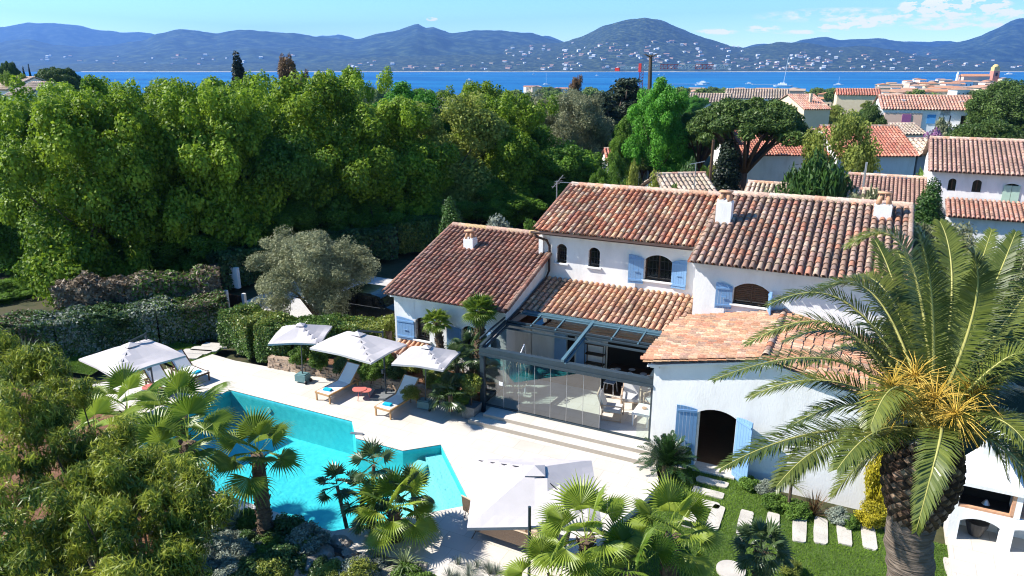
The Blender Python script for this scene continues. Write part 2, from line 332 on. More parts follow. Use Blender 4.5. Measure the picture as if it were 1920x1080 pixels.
def crown_mesh(blobs, n, size, rg, aspect=1.5, up=.45, jit=.55, droop=0, shell=.5):
    P, d, idx = blob_points(blobs, n, rg, shell); bt = rg.uniform(0, 1, len(blobs))
    N = nrm(d + np.array([0, 0, up])); tint = np.clip(bt[idx] * .55 + rg.uniform(0, .55, n), 0, 1)
    return leaves(P, N, size, aspect, rg, jit, tint, droop)
def limbs(b, base, top, r, targets, n=7, rg=None):
    base = Vector(base); top = Vector(top); mid = (base + top) / 2 + Vector((rnd.uniform(-.2, .2), rnd.uniform(-.2, .2), 0))
    b.tube([base, base + (mid - base) * .5, mid, top], [r * 1.25, r, r * .85, r * .65], n)
    for t in targets:
        t = Vector(t); m = top.lerp(t, .5) + Vector((rnd.uniform(-.3, .3), rnd.uniform(-.3, .3), rnd.uniform(0, .4)))
        b.tube([top - Vector((0, 0, r)), m, t], [r * .5, r * .3, r * .1], 5)
TREE = {}
def proto_tree(key, crown_mats, trunk_mat, cr, limb_targets, th, tr, kind='tree'):
    """cr = (V,Q,tint) unit crown mesh stands at the origin"""
    TREE[key] = (cr, crown_mats, trunk_mat, limb_targets, th, tr)
MESHC = {}
def plant(key, name, label, cat, loc, scale=(1, 1, 1), rz=0, group=None, crown_name='crown', trunk_name='trunk'):
    r = thing(name, label, cat, loc, group, rz); r.scale = scale
    if key not in MESHC:
        (V, Q, t), cm, tm, lt, th, tr = TREE[key]
        c = npmesh(crown_name, V, Q, cm, None, t); COL.objects.unlink(c)
        b = B(); limbs(b, (0, 0, -.3), (0, 0, th), tr, lt); k = b.obj(trunk_name, tm, None, True); COL.objects.unlink(k); MESHC[key] = (c.data, k.data)
    for nm, me in zip((crown_name, trunk_name), MESHC[key]):
        o = bpy.data.objects.new(nm, me); COL.objects.link(o); o.parent = r; ROOT[o.name] = ROOT[r.name]
    return r
def tree_px(key, px, ytop, depth, width_px, name, label, cat, group=None, kz=1.0, base_z=None, unit=(10., 10.), **kw):
    """a tree standing at camera depth, its top at pixel ytop, crown width_px wide; unit = height and width of the prototype"""
    p = AD(px, ytop, depth); z0 = gz(p[0], p[1]) if base_z is None else base_z
    h = p[2] - z0; w = width_px / F * depth
    return plant(key, name, label, cat, (p[0], p[1], z0), (w / unit[1], w / unit[1], h / unit[0]), rnd.uniform(0, 6.28), group, **kw)

# ================================================================== THE SETTING
def poly_sheet(name, outer, holes, z, m, kind='structure', thick=0, hz=0):
    rings = [[Vector((p[0], p[1], 0)) for p in outer]] + [[Vector((p[0], p[1], 0)) for p in h] for h in holes]
    allp = [p for r in rings for p in r]; tri = tessellate_polygon(rings); b = B()
    zf = z if callable(z) else (lambda x, y: z)
    b.add([(p.x, p.y, zf(p.x, p.y)) for p in allp], [tuple(t) if (allp[t[1]] - allp[t[0]]).cross(allp[t[2]] - allp[t[0]]).z > 0 else tuple(t)[::-1] for t in tri])
    if thick:
        k = 0
        for r in rings[:1]:
            n = len(r)
            for i in range(n):
                p, q = r[i], r[(i + 1) % n]; b.add([(p.x, p.y, zf(p.x, p.y)), (q.x, q.y, zf(q.x, q.y)), (q.x, q.y, zf(q.x, q.y) - thick), (p.x, p.y, zf(p.x, p.y) - thick)], [(0, 1, 2, 3)])
    o = b.obj(name, m); return tag(o, kind=kind) if kind else o
POOL = [(-21.3, 13.0), (-21.3, 18.36), (-15.40, 18.36), (-14.5, 17.43), (-12.6, 17.43), (-11.7, 18.33), (-9.1, 15.75), (-11.85, 13.0)]
NEAR = (-64.0, -14.0, 36.0, 62.0)
# near ground around the villa, with the pool cut out
def nearz(x, y): return -0.03
poly_sheet('garden_ground', [(NEAR[0], NEAR[1]), (NEAR[2], NEAR[1]), (NEAR[2], NEAR[3]), (NEAR[0], NEAR[3])], [POOL], -.36, M['soil'])
# wide terrain, sloping down to the bay
xs = np.unique(np.concatenate([np.linspace(-1500, NEAR[0], 40), np.linspace(NEAR[0], NEAR[2], 6), np.linspace(NEAR[2], 1500, 40)]))
ys = np.unique(np.concatenate([np.linspace(-300, NEAR[1], 8), np.linspace(NEAR[1], NEAR[3], 5), np.linspace(NEAR[3], 1500, 50)]))
def tz(x, y):
    z = gz(x, y) * 1.0
    return z - .36 + (0 if NEAR[0] <= x <= NEAR[2] and NEAR[1] <= y <= NEAR[3] else 0) - (.0)
V = [(x, y, tz(x, y) if not (abs(x - NEAR[0]) < 1 or abs(x - NEAR[2]) < 1 or abs(y - NEAR[1]) < 1 or abs(y - NEAR[3]) < 1) or math.hypot(x, y) > 75 else -.36) for y in ys for x in xs]
nx = len(xs); Fq = []
for j in range(len(ys) - 1):
    for i in range(nx - 1):
        cx, cy = (xs[i] + xs[i + 1]) / 2, (ys[j] + ys[j + 1]) / 2
        if NEAR[0] < cx < NEAR[2] and NEAR[1] < cy < NEAR[3]: continue
        Fq.append((j * nx + i, j * nx + i + 1, (j + 1) * nx + i + 1, (j + 1) * nx + i))
b = B(); b.add(V, Fq); tag(b.obj('terrain', 'terrain', None), kind='structure')
# sea
SEA = -18.0
ms = bpy.data.materials.new('sea_water'); ms.use_nodes = True; t = ms.node_tree; p = t.nodes['Principled BSDF']
n1 = t.nodes.new('ShaderNodeTexNoise'); n1.inputs['Scale'].default_value = .004; n1.inputs['Detail'].default_value = 8
mpn = t.nodes.new('ShaderNodeMapping'); mpn.inputs['Scale'].default_value = (.35, 1, 1); mpn.inputs['Rotation'].default_value = (0, 0, -YAW)
tcn = t.nodes.new('ShaderNodeTexCoord'); t.links.new(tcn.outputs['Object'], mpn.inputs[0]); t.links.new(mpn.outputs[0], n1.inputs['Vector'])
cr = t.nodes.new('ShaderNodeValToRGB'); cr.color_ramp.elements[0].position = .38; cr.color_ramp.elements[1].position = .62
cr.color_ramp.elements[0].color = (.004, .085, .25, 1); cr.color_ramp.elements[1].color = (.014, .155, .35, 1); t.links.new(n1.outputs[0], cr.inputs[0]); t.links.new(cr.outputs[0], p.inputs['Base Color'])
n2 = t.nodes.new('ShaderNodeTexNoise'); n2.inputs['Scale'].default_value = .12; n2.inputs['Detail'].default_value = 8; t.links.new(tcn.outputs['Object'], n2.inputs['Vector'])
bm_ = t.nodes.new('ShaderNodeBump'); bm_.inputs['Strength'].default_value = 1; bm_.inputs['Distance'].default_value = 1.5; t.links.new(n2.outputs[0], bm_.inputs['Height']); t.links.new(bm_.outputs[0], p.inputs['Normal'])
p.inputs['Roughness'].default_value = .45; p.inputs['Specular IOR Level'].default_value = .12
b = B(); b.add([(-26000, -500, SEA), (26000, -500, SEA), (26000, 26000, SEA), (-26000, 26000, SEA)], [(0, 1, 2, 3)]); tag(b.obj('sea', ms), kind='structure')

# hills across the bay: real ridges, each with its own distance
def hillmat(name, c1, c2, c3, sc):
    return mat(name, c1, c2, sc, .95, c3=c3, detail=12)
HM = [hillmat('far_forest', (.002, .012, .016), (.075, .110, .060), (.016, .040, .034), .011),
      hillmat('near_forest', (.002, .010, .008), (.10, .125, .055), (.020, .040, .020), .028)]
def vnoise(x, y, seed=0):
    v = 0
    for k, (f, a) in enumerate(((1, 1), (2.1, .5), (4.3, .27), (9.1, .14), (19., .08))):
        v += a * math.sin(x * f * 1.3 + 1.7 * k + seed + 1.9 * math.sin(y * f * .8 + seed * 2 + k)) * math.cos(y * f * 1.1 + .9 * k - seed)
    return v
HILLS = {}
def hill(name, prof, d0, d1, m, seed, rough=.10, foot=None):
    """prof = crest line of the photo as (x, y) pixels, standing at distance d1; the foot of the slope at distance d0"""
    xs = np.arange(prof[0][0], prof[-1][0] + .1, 7.0); crest = np.interp(xs, [p[0] for p in prof], [p[1] for p in prof])
    rows = 26; V = []; K = []
    for i, x in enumerate(xs):
        ang = math.atan2((x - 960), F / math.cos(PITCH)); az = YAW - ang
        ux, uy = -math.sin(az), math.cos(az)
        slope = -math.tan(math.atan((crest[i] - 540) / F) + PITCH) if False else (125.0 - crest[i]) / 1395.0
        zc = H + d1 * slope * 1.0 / max(.3, math.cos(ang)) * math.cos(ang)
        zc = max(zc, SEA + 1); edge = 1.0
        for j in range(rows + 6):
            t = j / rows
            if t <= 1:
                d = d0 + (d1 - d0) * t; h = (t ** .95)
                lump = vnoise(ux * d / 900.0 + seed, uy * d / 900.0, seed) * rough * (zc - SEA) * math.sin(math.pi * min(1, t)) ** .7
                z = SEA - 2 + (zc - SEA + 2) * h + lump * .8
                if j == 0: z = SEA - 3
                zlim = H + (zc - H) * d / d1 - 1   # nothing in front hides the crest line
                if zc > H: z = min(z, max(zlim, SEA + 3))
                if t == 1: z = zc + vnoise(x * .09, seed, seed) * d1 * .0005
            else:
                d = d1 + (t - 1) * (d1 - d0) * 2; z = zc - (t - 1) * 3.2 * (zc - SEA)
            V.append((ux * d / math.cos(ang) * 1, uy * d / math.cos(ang), max(z, -700)))
    n = rows + 6; Q = [(i * n + j, (i + 1) * n + j, (i + 1) * n + j + 1, i * n + j + 1) for i in range(len(xs) - 1) for j in range(n - 1)]
    b = B(); b.add(V, Q); o = tag(b.obj(name, m, None, True), kind='structure'); HILLS[name] = (xs, np.array(V).reshape(len(xs), n, 3)); return o
hill('hills', [(-60, 60), (0, 58), (50, 52), (70, 48), (95, 50), (130, 50), (160, 54), (200, 62), (240, 65), (290, 66), (310, 72), (420, 84), (520, 92), (600, 96)], 8500, 11000, HM[0], 1, .2)
hill('hills', [(560, 90), (600, 72), (640, 69), (665, 75), (720, 90), (980, 92), (1000, 72), (1030, 72), (1060, 82), (1110, 92)], 9500, 11000, HM[0], 2)
hill('hills', [(1380, 94), (1410, 86), (1440, 85), (1480, 84), (1500, 77), (1545, 73), (1572, 79), (1610, 76), (1650, 76), (1690, 82), (1740, 90), (1800, 96)], 8000, 9500, HM[0], 3, .2)
hill('hills', [(1640, 92), (1680, 80), (1720, 82), (1750, 80), (1800, 82), (1850, 92)], 10500, 11500, HM[0], 4)
hill('hills', [(1690, 108), (1740, 91), (1790, 82), (1830, 71), (1860, 56), (1880, 46), (1897, 41), (1915, 42), (1960, 55), (2010, 72)], 6000, 8500, HM[0], 5, .2)
hill('hills', [(-60, 80), (0, 83), (60, 76), (100, 85), (150, 90), (210, 88), (280, 78), (300, 69), (340, 60), (380, 62), (410, 68), (440, 62), (480, 61), (515, 65), (550, 66), (610, 74), (650, 77), (680, 77), (700, 69), (740, 64),
               (765, 56), (785, 51), (800, 57), (815, 56), (845, 67), (880, 63), (915, 61), (960, 64), (1000, 67), (1030, 76), (1060, 84), (1110, 92), (1160, 104)], 5400, 7800, HM[0], 6, .22)
hill('hills', [(890, 112), (930, 98), (960, 88), (1010, 84), (1050, 83), (1065, 80), (1090, 72), (1130, 54), (1165, 45), (1205, 40), (1240, 46), (1290, 66), (1340, 81), (1370, 89), (1400, 94), (1440, 100), (1500, 110), (1560, 122)], 4600, 6500, HM[1], 7, .16)
hill('hills', [(1360, 112), (1390, 94), (1420, 88), (1455, 82), (1500, 83), (1530, 86), (1560, 92), (1600, 88), (1640, 91), (1690, 99), (1730, 108), (1790, 112), (1850, 115), (1900, 118), (1990, 120)], 4650, 6000, HM[1], 8, .16)
hill('hills', [(-60, 122), (100, 122), (200, 118), (400, 122), (500, 118), (560, 121), (640, 112), (700, 108), (760, 106), (860, 104), (960, 102), (1040, 110), (1100, 124)], 4750, 5500, HM[1], 9)

# air between here and the hills
b = B(); b.box((-12500, -1500, -760), (12500, 12800, 860))
mh = bpy.data.materials.new('haze_air'); mh.use_nodes = True; t = mh.node_tree; t.nodes.remove(t.nodes['Principled BSDF'])
pv = t.nodes.new('ShaderNodeVolumePrincipled'); pv.inputs['Color'].default_value = (.16, .40, 1.0, 1); pv.inputs['Density'].default_value = 8e-5; pv.inputs['Anisotropy'].default_value = 0.2
t.links.new(pv.outputs[0], t.nodes['Material Output'].inputs['Volume'])
HAZE = tag(b.obj('haze', mh), kind='stuff')

# ---- villas on the far shore
def tiny_house(w, d, h, roofh, wallm, roofm, nm, seed=0):
    b = B(); b.box((-w / 2, -d / 2, -h), (w / 2, d / 2, h)); b.cur = 1
    o = .06 * w
    b.add([(-w / 2 - o, -d / 2 - o, h), (w / 2 + o, -d / 2 - o, h), (w / 2 + o, d / 2 + o, h), (-w / 2 - o, d / 2 + o, h), (-w / 2 - o, 0, h + roofh), (w / 2 + o, 0, h + roofh)], [(0, 1, 5, 4), (2, 3, 4, 5), (0, 4, 3), (1, 2, 5), (3, 2, 1, 0)])
    b.cur = 2
    for k in range(max(2, int(w / 3))):
        x = -w / 2 + (k + .5) * w / max(2, int(w / 3))
        for zz in ([.35 * h] if h < 5 else [.0, .55 * h]): b.box((x - .45, -d / 2 - .05, zz - .2), (x + .45, -d / 2 + .05, zz + 1.1))
    for zz in [.35 * h]: b.box((w / 2 - .05, -.5, zz), (w / 2 + .05, .5, zz + 1.1))
    o = b.obj(nm, [wallm, roofm, 'pane']); COL.objects.unlink(o); return o.data
M['roof_far'] = mat('distant_tile_roof', (.36, .19, .12), (.50, .32, .22), .8, .9)
M['roof_far2'] = mat('distant_brown_roof', (.34, .24, .17), (.44, .33, .25), .8, .9)
M['roof_far3'] = mat('distant_orange_roof', (.46, .20, .10), (.55, .28, .16), .8, .9)
far_me = [tiny_house(18, 11, 4.5, 2.2, 'white', 'roof_far', 'villa'), tiny_house(24, 10, 4.0, 1.6, 'cream', 'roof_far2', 'villa'), tiny_house(14, 12, 5.5, 2.0, 'white', 'white', 'villa'), tiny_house(20, 10, 4.5, 2.0, 'pink', 'roof_far', 'villa')]
def on_hill(x, y):
    """the nearest slope that the photo's pixel (x, y) looks at, or None"""
    best = None
    for nm, (xs, V) in HILLS.items():
        pass
    return None
HL = [o for o in bpy.data.objects if o.name.startswith('hills')]
from mathutils.bvhtree import BVHTree
bpy.context.view_layer.update()
BV = [BVHTree.FromPolygons([v.co[:] for v in o.data.vertices], [p.vertices[:] for p in o.data.polygons]) for o in HL]
def cast(x, y):
    d = Vector(ray(x, y)).normalized(); best = None
    for bv in BV:
        h = bv.ray_cast(Vector((0, 0, H)), d)
        if h[0] and (best is None or h[3] < best[1]): best = (h[0], h[3])
    return best
zones = [(60, 560, 102, 122, 26), (650, 960, 112, 131, 24), (1740, 1920, 112, 130, 14), (950, 1080, 84, 131, 38), (1400, 1560, 104, 131, 34), (1480, 1760, 96, 131, 50), (1060, 1400, 78, 131, 110)]
pts = []
for (xa, xb, ya, yb, n) in zones:
    k = 0; tries = 0
    while k < n and tries < n * 12:
        tries += 1; x = rnd.uniform(xa, xb); y = ya + (yb - ya) * rnd.random() ** .8; h = cast(x, y)
        if not h or h[1] > 9800 or h[0].z > 330: continue
        if any((h[0] - q[0]).length < 26 for q in pts): continue
        pts.append((h[0], h[1])); k += 1
pts = pts[:296]
for i, (q, dd) in enumerate(pts):
    o = bpy.data.objects.new('hillside_villa', far_me[rnd.choice((0, 0, 1, 2, 2, 3))]); COL.objects.link(o)
    s = rnd.uniform(.8, 1.7) * (dd / 5200) ** .5; o.location = q + Vector((0, 0, .5)); o.scale = (s, s, s); o.rotation_euler.z = YAW + rnd.uniform(-.7, .7)
    tag(o, 'tiny pale villa scattered among woods on the hillside across the bay', 'villa', 'villas on the far hillside')
# shoreline: pale beach strip
b = B(); xs_ = np.arange(150, 1990, 12.0)
for i in range(len(xs_) - 1):
    P4 = []
    for x, d, z in ((xs_[i], 4560, SEA + .3), (xs_[i + 1], 4560, SEA + .3), (xs_[i + 1], 4640 + 30 * math.sin(i * .4 + .4), SEA + 3), (xs_[i], 4640 + 30 * math.sin(i * .4), SEA + 3)):
        ang = math.atan2(x - 960, F / math.cos(PITCH)); az = YAW - ang; P4.append((-math.sin(az) * d / math.cos(ang), math.cos(az) * d / math.cos(ang), z))
    b.add(P4, [(0, 1, 2, 3)])
tag(b.obj('beach', mat('far_beach', (.42, .38, .30), (.60, .56, .48), .02, .9)), kind='structure')

# ---- pool
def liner_box():
    b = B(); n = len(POOL); zb = -1.35
    tri = tessellate_polygon([[Vector((p[0], p[1], 0)) for p in POOL]]); b.add([(p[0], p[1], zb) for p in POOL], [tuple(t)[::-1] if False else tuple(t) for t in tri])
    for i in range(n):
        p, q = POOL[i], POOL[(i + 1) % n]; b.add([(p[0], p[1], -.02), (q[0], q[1], -.02), (q[0], q[1], zb), (p[0], p[1], zb)], [(0, 1, 2, 3)])
    o = tag(b.obj('pool_basin', 'liner'), kind='structure')
    # steps along the diagonal right end
    A_, C_ = np.array([-11.7, 18.33]), np.array([-9.1, 15.75]); D_ = np.array([-11.85, 13.0]); inn = np.array([-.7071, -.7071])
    b = B()
    for k, (w, z) in enumerate(((.55, -.32), (1.0, -.58), (1.45, -.84), (1.9, -1.1))):
        p = [A_ + inn * .004, C_ + inn * .004, C_ + inn * w, A_ + inn * w + np.array([.0, .0])]
        b.prism([tuple(q) for q in p], 'z', -1.34, z)
    b.box((-12.55, 16.75, -1.34), (-11.95, 17.42, -.62)); b.box((-12.2, 17.0, -1.34), (-11.75, 17.7, -.36))
    tag(b.obj('pool_steps', 'linerp'), kind='structure')
liner_box()
mw = bpy.data.materials.new('pool_water'); mw.use_nodes = True; t = mw.node_tree; t.nodes.remove(t.nodes['Principled BSDF'])
tr = t.nodes.new('ShaderNodeBsdfTransparent'); tr.inputs[0].default_value = (.80, 1.0, 1.0, 1)
gl = t.nodes.new('ShaderNodeBsdfGlossy'); gl.inputs[1].default_value = .02
fr = t.nodes.new('ShaderNodeFresnel'); fr.inputs[0].default_value = 1.33
nw = t.nodes.new('ShaderNodeTexNoise'); nw.inputs['Scale'].default_value = 9; nw.inputs['Detail'].default_value = 3; tcw = t.nodes.new('ShaderNodeTexCoord'); t.links.new(tcw.outputs['Object'], nw.inputs['Vector'])
bw = t.nodes.new('ShaderNodeBump'); bw.inputs['Strength'].default_value = .18; bw.inputs['Distance'].default_value = .03; t.links.new(nw.outputs[0], bw.inputs['Height'])
t.links.new(bw.outputs[0], gl.inputs['Normal']); t.links.new(bw.outputs[0], fr.inputs['Normal'])
mx = t.nodes.new('ShaderNodeMixShader'); t.links.new(fr.outputs[0], mx.inputs[0]); t.links.new(tr.outputs[0], mx.inputs[1]); t.links.new(gl.outputs[0], mx.inputs[2]); t.links.new(mx.outputs[0], t.nodes['Material Output'].inputs[0])
poly_sheet('pool_water', POOL, [], -.10, mw)

# ---- terrace of pale stone
g = lambda x, y, z=0.0: tuple(G(x, y, z)[:2])
TERR = [g(330, 688), g(398, 664), g(440, 676), g(505, 688), (-12.4, 21.15), (-5.2, 21.15), (-5.0, 20.9), (-4.95, 20.2), (-4.55, 19.2), (-4.75, 17.9), (-5.15, 16.6), (-5.3, 14.9), (-5.5, 13.4), (-5.6, 11.6), (-9.2, 11.6), (-9.4, 12.9), (-10.6, 12.6), (-12.2, 12.55), (-21.75, 12.6), (-22.2, 15.0), (-26.6, 16.2)]
poly_sheet('terrace', TERR, [POOL], 0.0, M['deck'], thick=.3)
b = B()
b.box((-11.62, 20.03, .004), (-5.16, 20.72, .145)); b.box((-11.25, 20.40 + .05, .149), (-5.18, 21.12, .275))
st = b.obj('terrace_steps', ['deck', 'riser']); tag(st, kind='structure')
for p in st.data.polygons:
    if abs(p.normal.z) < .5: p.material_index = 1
# ---- lawn and garden beds
LAWN = [(-4.9, 19.9), (-4.5, 19.2), (-4.7, 17.9), (-5.1, 16.6), (-5.3, 14.5), (-5.5, 12.5), (-3, 11), (8, 11), (8, 17), (3.05, 17.2), (3.05, 20.0), (1.9, 20.0), (-1.6, 19.9), (-2.0, 20.9), (-4.0, 20.9)]
poly_sheet('lawn', LAWN, [], -.20, M['lawn'])
poly_sheet('driveway', [(-29, 23.6), (-17.0, 24.4), (-16.9, 34), (-30, 34)], [], -.04, M['gravel'], thick=.3)
poly_sheet('flower_bed_soil', [(g(505, 688)[0], g(505, 688)[1] + .3), (-19.2, 21.2), (-16.0, 21.3), (-13.0, 21.25), (-12.2, 21.15), (-11.7, 21.3), (-11.7, 23.0), (-16.6, 23.0), (-17.5, 24.0), (-21.4, 22.6)], [], .38, M['mulch'], thick=.7)
poly_sheet('rockery_soil', [(-13.0, 12.5), (-21.8, 12.55), (-22.2, 15), (-30, 15), (-30, 2), (-6.2, 2), (-5.7, 11.5), (-9.3, 11.5), (-9.5, 12.6), (-11, 12.4)], [], -.06, M['mulch'], thick=.3)
poly_sheet('side_lawn', [g(345, 692), g(250, 650), g(170, 700), (-34, 16), (-34, 20), g(420, 650), g(400, 662)], [], -.08, M['lawn'])
poly_sheet('barbecue_terrace', [(3.05, 17.2), (12, 17.4), (12, 22.5), (3.05, 22.5)], [], -.05, M['deck'], thick=.3)

# ================================================================== ROOF TILES
PAL = {
 'C': [(.50, .17, .09), (.58, .25, .13), (.64, .40, .24), (.62, .50, .34), (.40, .18, .12), (.52, .21, .12), (.58, .46, .33), (.34, .20, .15)],
 'B': [(.36, .23, .17), (.42, .29, .21), (.52, .21, .12), (.32, .24, .19), (.50, .38, .28), (.46, .26, .18), (.40, .27, .20), (.44, .33, .26), (.36, .25, .19)],
 'A': [(.26, .12, .085), (.31, .17, .12), (.23, .14, .105), (.38, .20, .14), (.30, .19, .15), (.34, .15, .10), (.27, .17, .13)],
 'S': [(.64, .34, .19), (.66, .44, .28), (.58, .28, .16), (.48, .28, .19), (.70, .54, .38), (.64, .38, .24), (.40, .25, .18)],
 'W': [(.62, .30, .17), (.66, .42, .26), (.58, .24, .14), (.50, .28, .18), (.68, .48, .32), (.56, .30, .18), (.36, .25, .19)],
 'N': [(.52, .24, .16), (.58, .33, .24), (.46, .24, .18), (.60, .40, .30), (.50, .30, .24)],
 'R': [(.50, .17, .11), (.54, .22, .15), (.46, .19, .14), (.52, .28, .20)],
 'Y': [(.60, .46, .32), (.66, .54, .40), (.56, .42, .30), (.62, .50, .36)],
 'G': [(.42, .33, .25), (.48, .38, .29), (.38, .30, .23), (.50, .42, .34)],
 'K': [(.46, .28, .22), (.52, .34, .26), (.42, .27, .21)],
}
def blend(P, i, j):
    m = [sum(c[k] for c in P) / len(P) for k in range(3)]; c = rnd.choice(P); w = .64; q = 1 + .10 * math.sin(i * .55 + j * .31) + .08 * math.sin(j * .9 - i * .23)
    return tuple((m[k] * (1 - w) + c[k] * w) * q for k in range(3))
def shade(c, a=.12): k = 1 + rnd.uniform(-a, a); return tuple(min(.85, x * k * (1 + rnd.uniform(-.04, .04))) for x in c)
def tiled(b, O, ex, up, W, L, pal, pitch=.225, expo=.34, seg=6, ragged=.015, skip=None, lip=.10, tint=None):
    """canal tiles on a slope: O = left eave corner, ex along the eave, up the slope"""
    O = Vector(O); ex = Vector(ex).normalized(); up = Vector(up).normalized(); n = ex.cross(up).normalized()
    if n.z < 0: n = -n
    nc = max(1, round(W / pitch)); pw = W / nc; nr = max(1, round(L / expo)); pe = L / nr; r0 = pw * .40
    P = PAL[pal]
    # decking below
    b.add([O - n * .05, O + ex * W - n * .05, O + ex * W + up * L - n * .05, O + up * L - n * .05], [(0, 1, 2, 3)], (.25, .16, .12))
    for i in range(nc):
        cx = (i + .5) * pw; lean = rnd.uniform(-.012, .012)
        for j in range(nr):
            if skip and skip(cx, j * pe): continue
            c = shade(blend(P, i, j), .14); s0 = j * pe - (lip if j == 0 else .0) + rnd.uniform(-ragged, ragged); s1 = (j + 1) * pe + .05
            if tint: c = tint(cx, s0, c)
            ra, rb = r0 * rnd.uniform(.97, 1.06), r0 * .80; off = lean + rnd.uniform(-.006, .006); vs = []; tilt = rnd.uniform(.0, .012)
            for (ss, rr, lf) in ((s0, ra, .035 + tilt), (s1, rb, .012)):
                for k in range(seg + 1):
                    a = math.pi * k / seg; vs.append(O + ex * (cx + off - math.cos(a) * rr) + n * (math.sin(a) * rr * .95 + lf) + up * ss)
            m = seg + 1; fs = [(k, k + 1, m + k + 1, m + k) for k in range(seg)]
            b.add(vs, fs, c)
            # rim
            vi = [O + ex * (cx + off - math.cos(math.pi * k / seg) * (ra - .018)) + n * (math.sin(math.pi * k / seg) * (ra - .018) * .95 + .03 + tilt) + up * s0 for k in range(seg + 1)]
            b.add(vs[:m] + vi, [(k, k + 1, m + k + 1, m + k) for k in range(seg)], tuple(x * .9 for x in c))
    for i in range(nc + 1):                       # channel tiles
        cx = i * pw; w = pw * .34 if 0 < i < nc else pw * .22
        for j in range(nr):
            c = shade(rnd.choice(P)); s0 = j * pe - (lip * .4 if j == 0 else 0); s1 = (j + 1) * pe
            b.add([O + ex * (cx - w) + n * .0 + up * s0, O + ex * cx + n * -.035 + up * s0, O + ex * (cx + w) + up * s0, O + ex * (cx - w) + n * -.015 + up * s1, O + ex * cx + n * -.048 + up * s1, O + ex * (cx + w) + n * -.015 + up * s1], [(0, 1, 4, 3), (1, 2, 5, 4)], tuple(x * .8 for x in c))
def ridge_caps(b, p, q, pal=None, r=.13, step=.36, cols=None):
    p = Vector(p); q = Vector(q); d = (q - p); L = d.length; d.normalize(); s = d.cross(Vector((0, 0, 1))).normalized(); n = max(1, round(L / step)); e = L / n
    for i in range(n):
        c = shade(rnd.choice(cols or [(.66, .48, .36), (.68, .54, .42), (.62, .36, .24), (.60, .42, .32)]), .08)
        vs = []
        for (t, rr) in ((i * e, r), ((i + 1) * e + .03, r * .86)):
            for k in range(8): a = math.pi * (k / 7 * 1.16 - .08); vs.append(p + d * t + s * (-math.cos(a) * rr) + Vector((0, 0, 1)) * (math.sin(a) * rr))
        b.add(vs, [(k, k + 1, 9 + k, 8 + k) for k in range(7)], c)
    return b
def tile_roof(name, parent, O, ex, W, run, rise, pal, dirn=(0, 1, 0), **kw):
    """one slope; dirn = horizontal direction up the slope"""
    b = B(); up = Vector(dirn) * run + Vector((0, 0, rise)); tiled(b, O, ex, up, W, up.length, pal, **kw); return b.obj(name, 'tiles', parent, True)

# ================================================================== WALLS WITH OPENINGS (facing -Y)
def arch_pts(xa, xb, zs, rise, n=10):
    """points of a flattened arch from left spring to right spring"""
    w = (xb - xa) / 2; cx = (xa + xb) / 2; return [(cx - w * math.cos(math.pi * k / n), zs + rise * math.sin(math.pi * k / n)) for k in range(n + 1)]
def seg_arch(xa, xb, zs, rise, n=10):
    w = (xb - xa) / 2; rr = (w * w + rise * rise) / (2 * rise); cx = (xa + xb) / 2; cz = zs + rise - rr; a0 = math.asin(min(1, w / rr))
    return [(cx + rr * math.sin(-a0 + 2 * a0 * k / n), cz + rr * math.cos(-a0 + 2 * a0 * k / n)) for k in range(n + 1)]
def wall_y(b, x0, x1, z0, z1, y, th, ops=()):
    cur = x0
    for (xa, xb, za, zb, rise) in sorted(ops):
        if xa > cur: b.box((cur, y, z0), (xa, y + th, z1))
        if za > z0: b.box((xa, y, z0), (xb, y + th, za))
        if rise:
            pts = seg_arch(xa, xb, zb - rise, rise)
            b.prism(pts + [(xb, z1), (xa, z1)], 'y', y, y + th)
        elif zb < z1: b.box((xa, y, zb), (xb, y + th, z1))
        cur = xb
    if cur < x1: b.box((cur, y, z0), (x1, y + th, z1))
def window(parent, xa, xb, za, zb, rise, y, grille=True, sill=True, bars=5, mull=True, depth=.2):
    """a recessed arched window; returns the pane mesh"""
    b = B(); pts = seg_arch(xa, xb, zb - rise, rise) if rise else [(xa, zb), (xb, zb)]
    b.prism([(xa, za)] + pts + [(xb, za)] if not rise else [(xa, za)] + pts + [(xb, za)], 'y', y + depth, y + depth + .02)
    w = b.obj('window', 'pane', parent)
    f = B(); t = .045
    for (p, q) in [((xa + t / 2, za), (xa + t / 2, zb - rise)), ((xb - t / 2, za), (xb - t / 2, zb - rise)), ((xa, za + t / 2), (xb, za + t / 2))] + ([(((xa + xb) / 2, za), ((xa + xb) / 2, zb - .02))] if mull else []):
        f.bar((p[0], y + depth - .02, p[1]), (q[0], y + depth - .02, q[1]), t, .04)
    if rise:
        for a, c in zip(pts[:-1], pts[1:]): f.bar((a[0], y + depth - .02, a[1] - .02), (c[0], y + depth - .02, c[1] - .02), t, .04, up=(0, 1, 0))
    f.obj('frame', 'darkwood', w)
    if grille:
        gg = B(); n = bars
        for k in range(1, n):
            x = xa + (xb - xa) * k / n; gg.tube([(x, y + .06, za), (x, y + .06, zb - rise * .3 - .02)], .008, 5)
        for z in (za + .08, za + (zb - za) * .45, zb - rise - .02): gg.bar((xa, y + .06, z), (xb, y + .06, z), .018, .01)
        for k in range(n):
            cx = xa + (xb - xa) * (k + .5) / n; zz = za + (zb - za) * .25
            gg.tube([(cx + .05 * math.cos(a * .7), y + .05, zz + .09 * math.sin(a * .7)) for a in range(10)], .006, 4)
        gg.obj('grille', 'black', w)
    if sill:
        b = B(); b.box((xa - .08, y - .09, za - .055), (xb + .08, y + .15, za)); b.obj('sill', 'white', w)
    return w
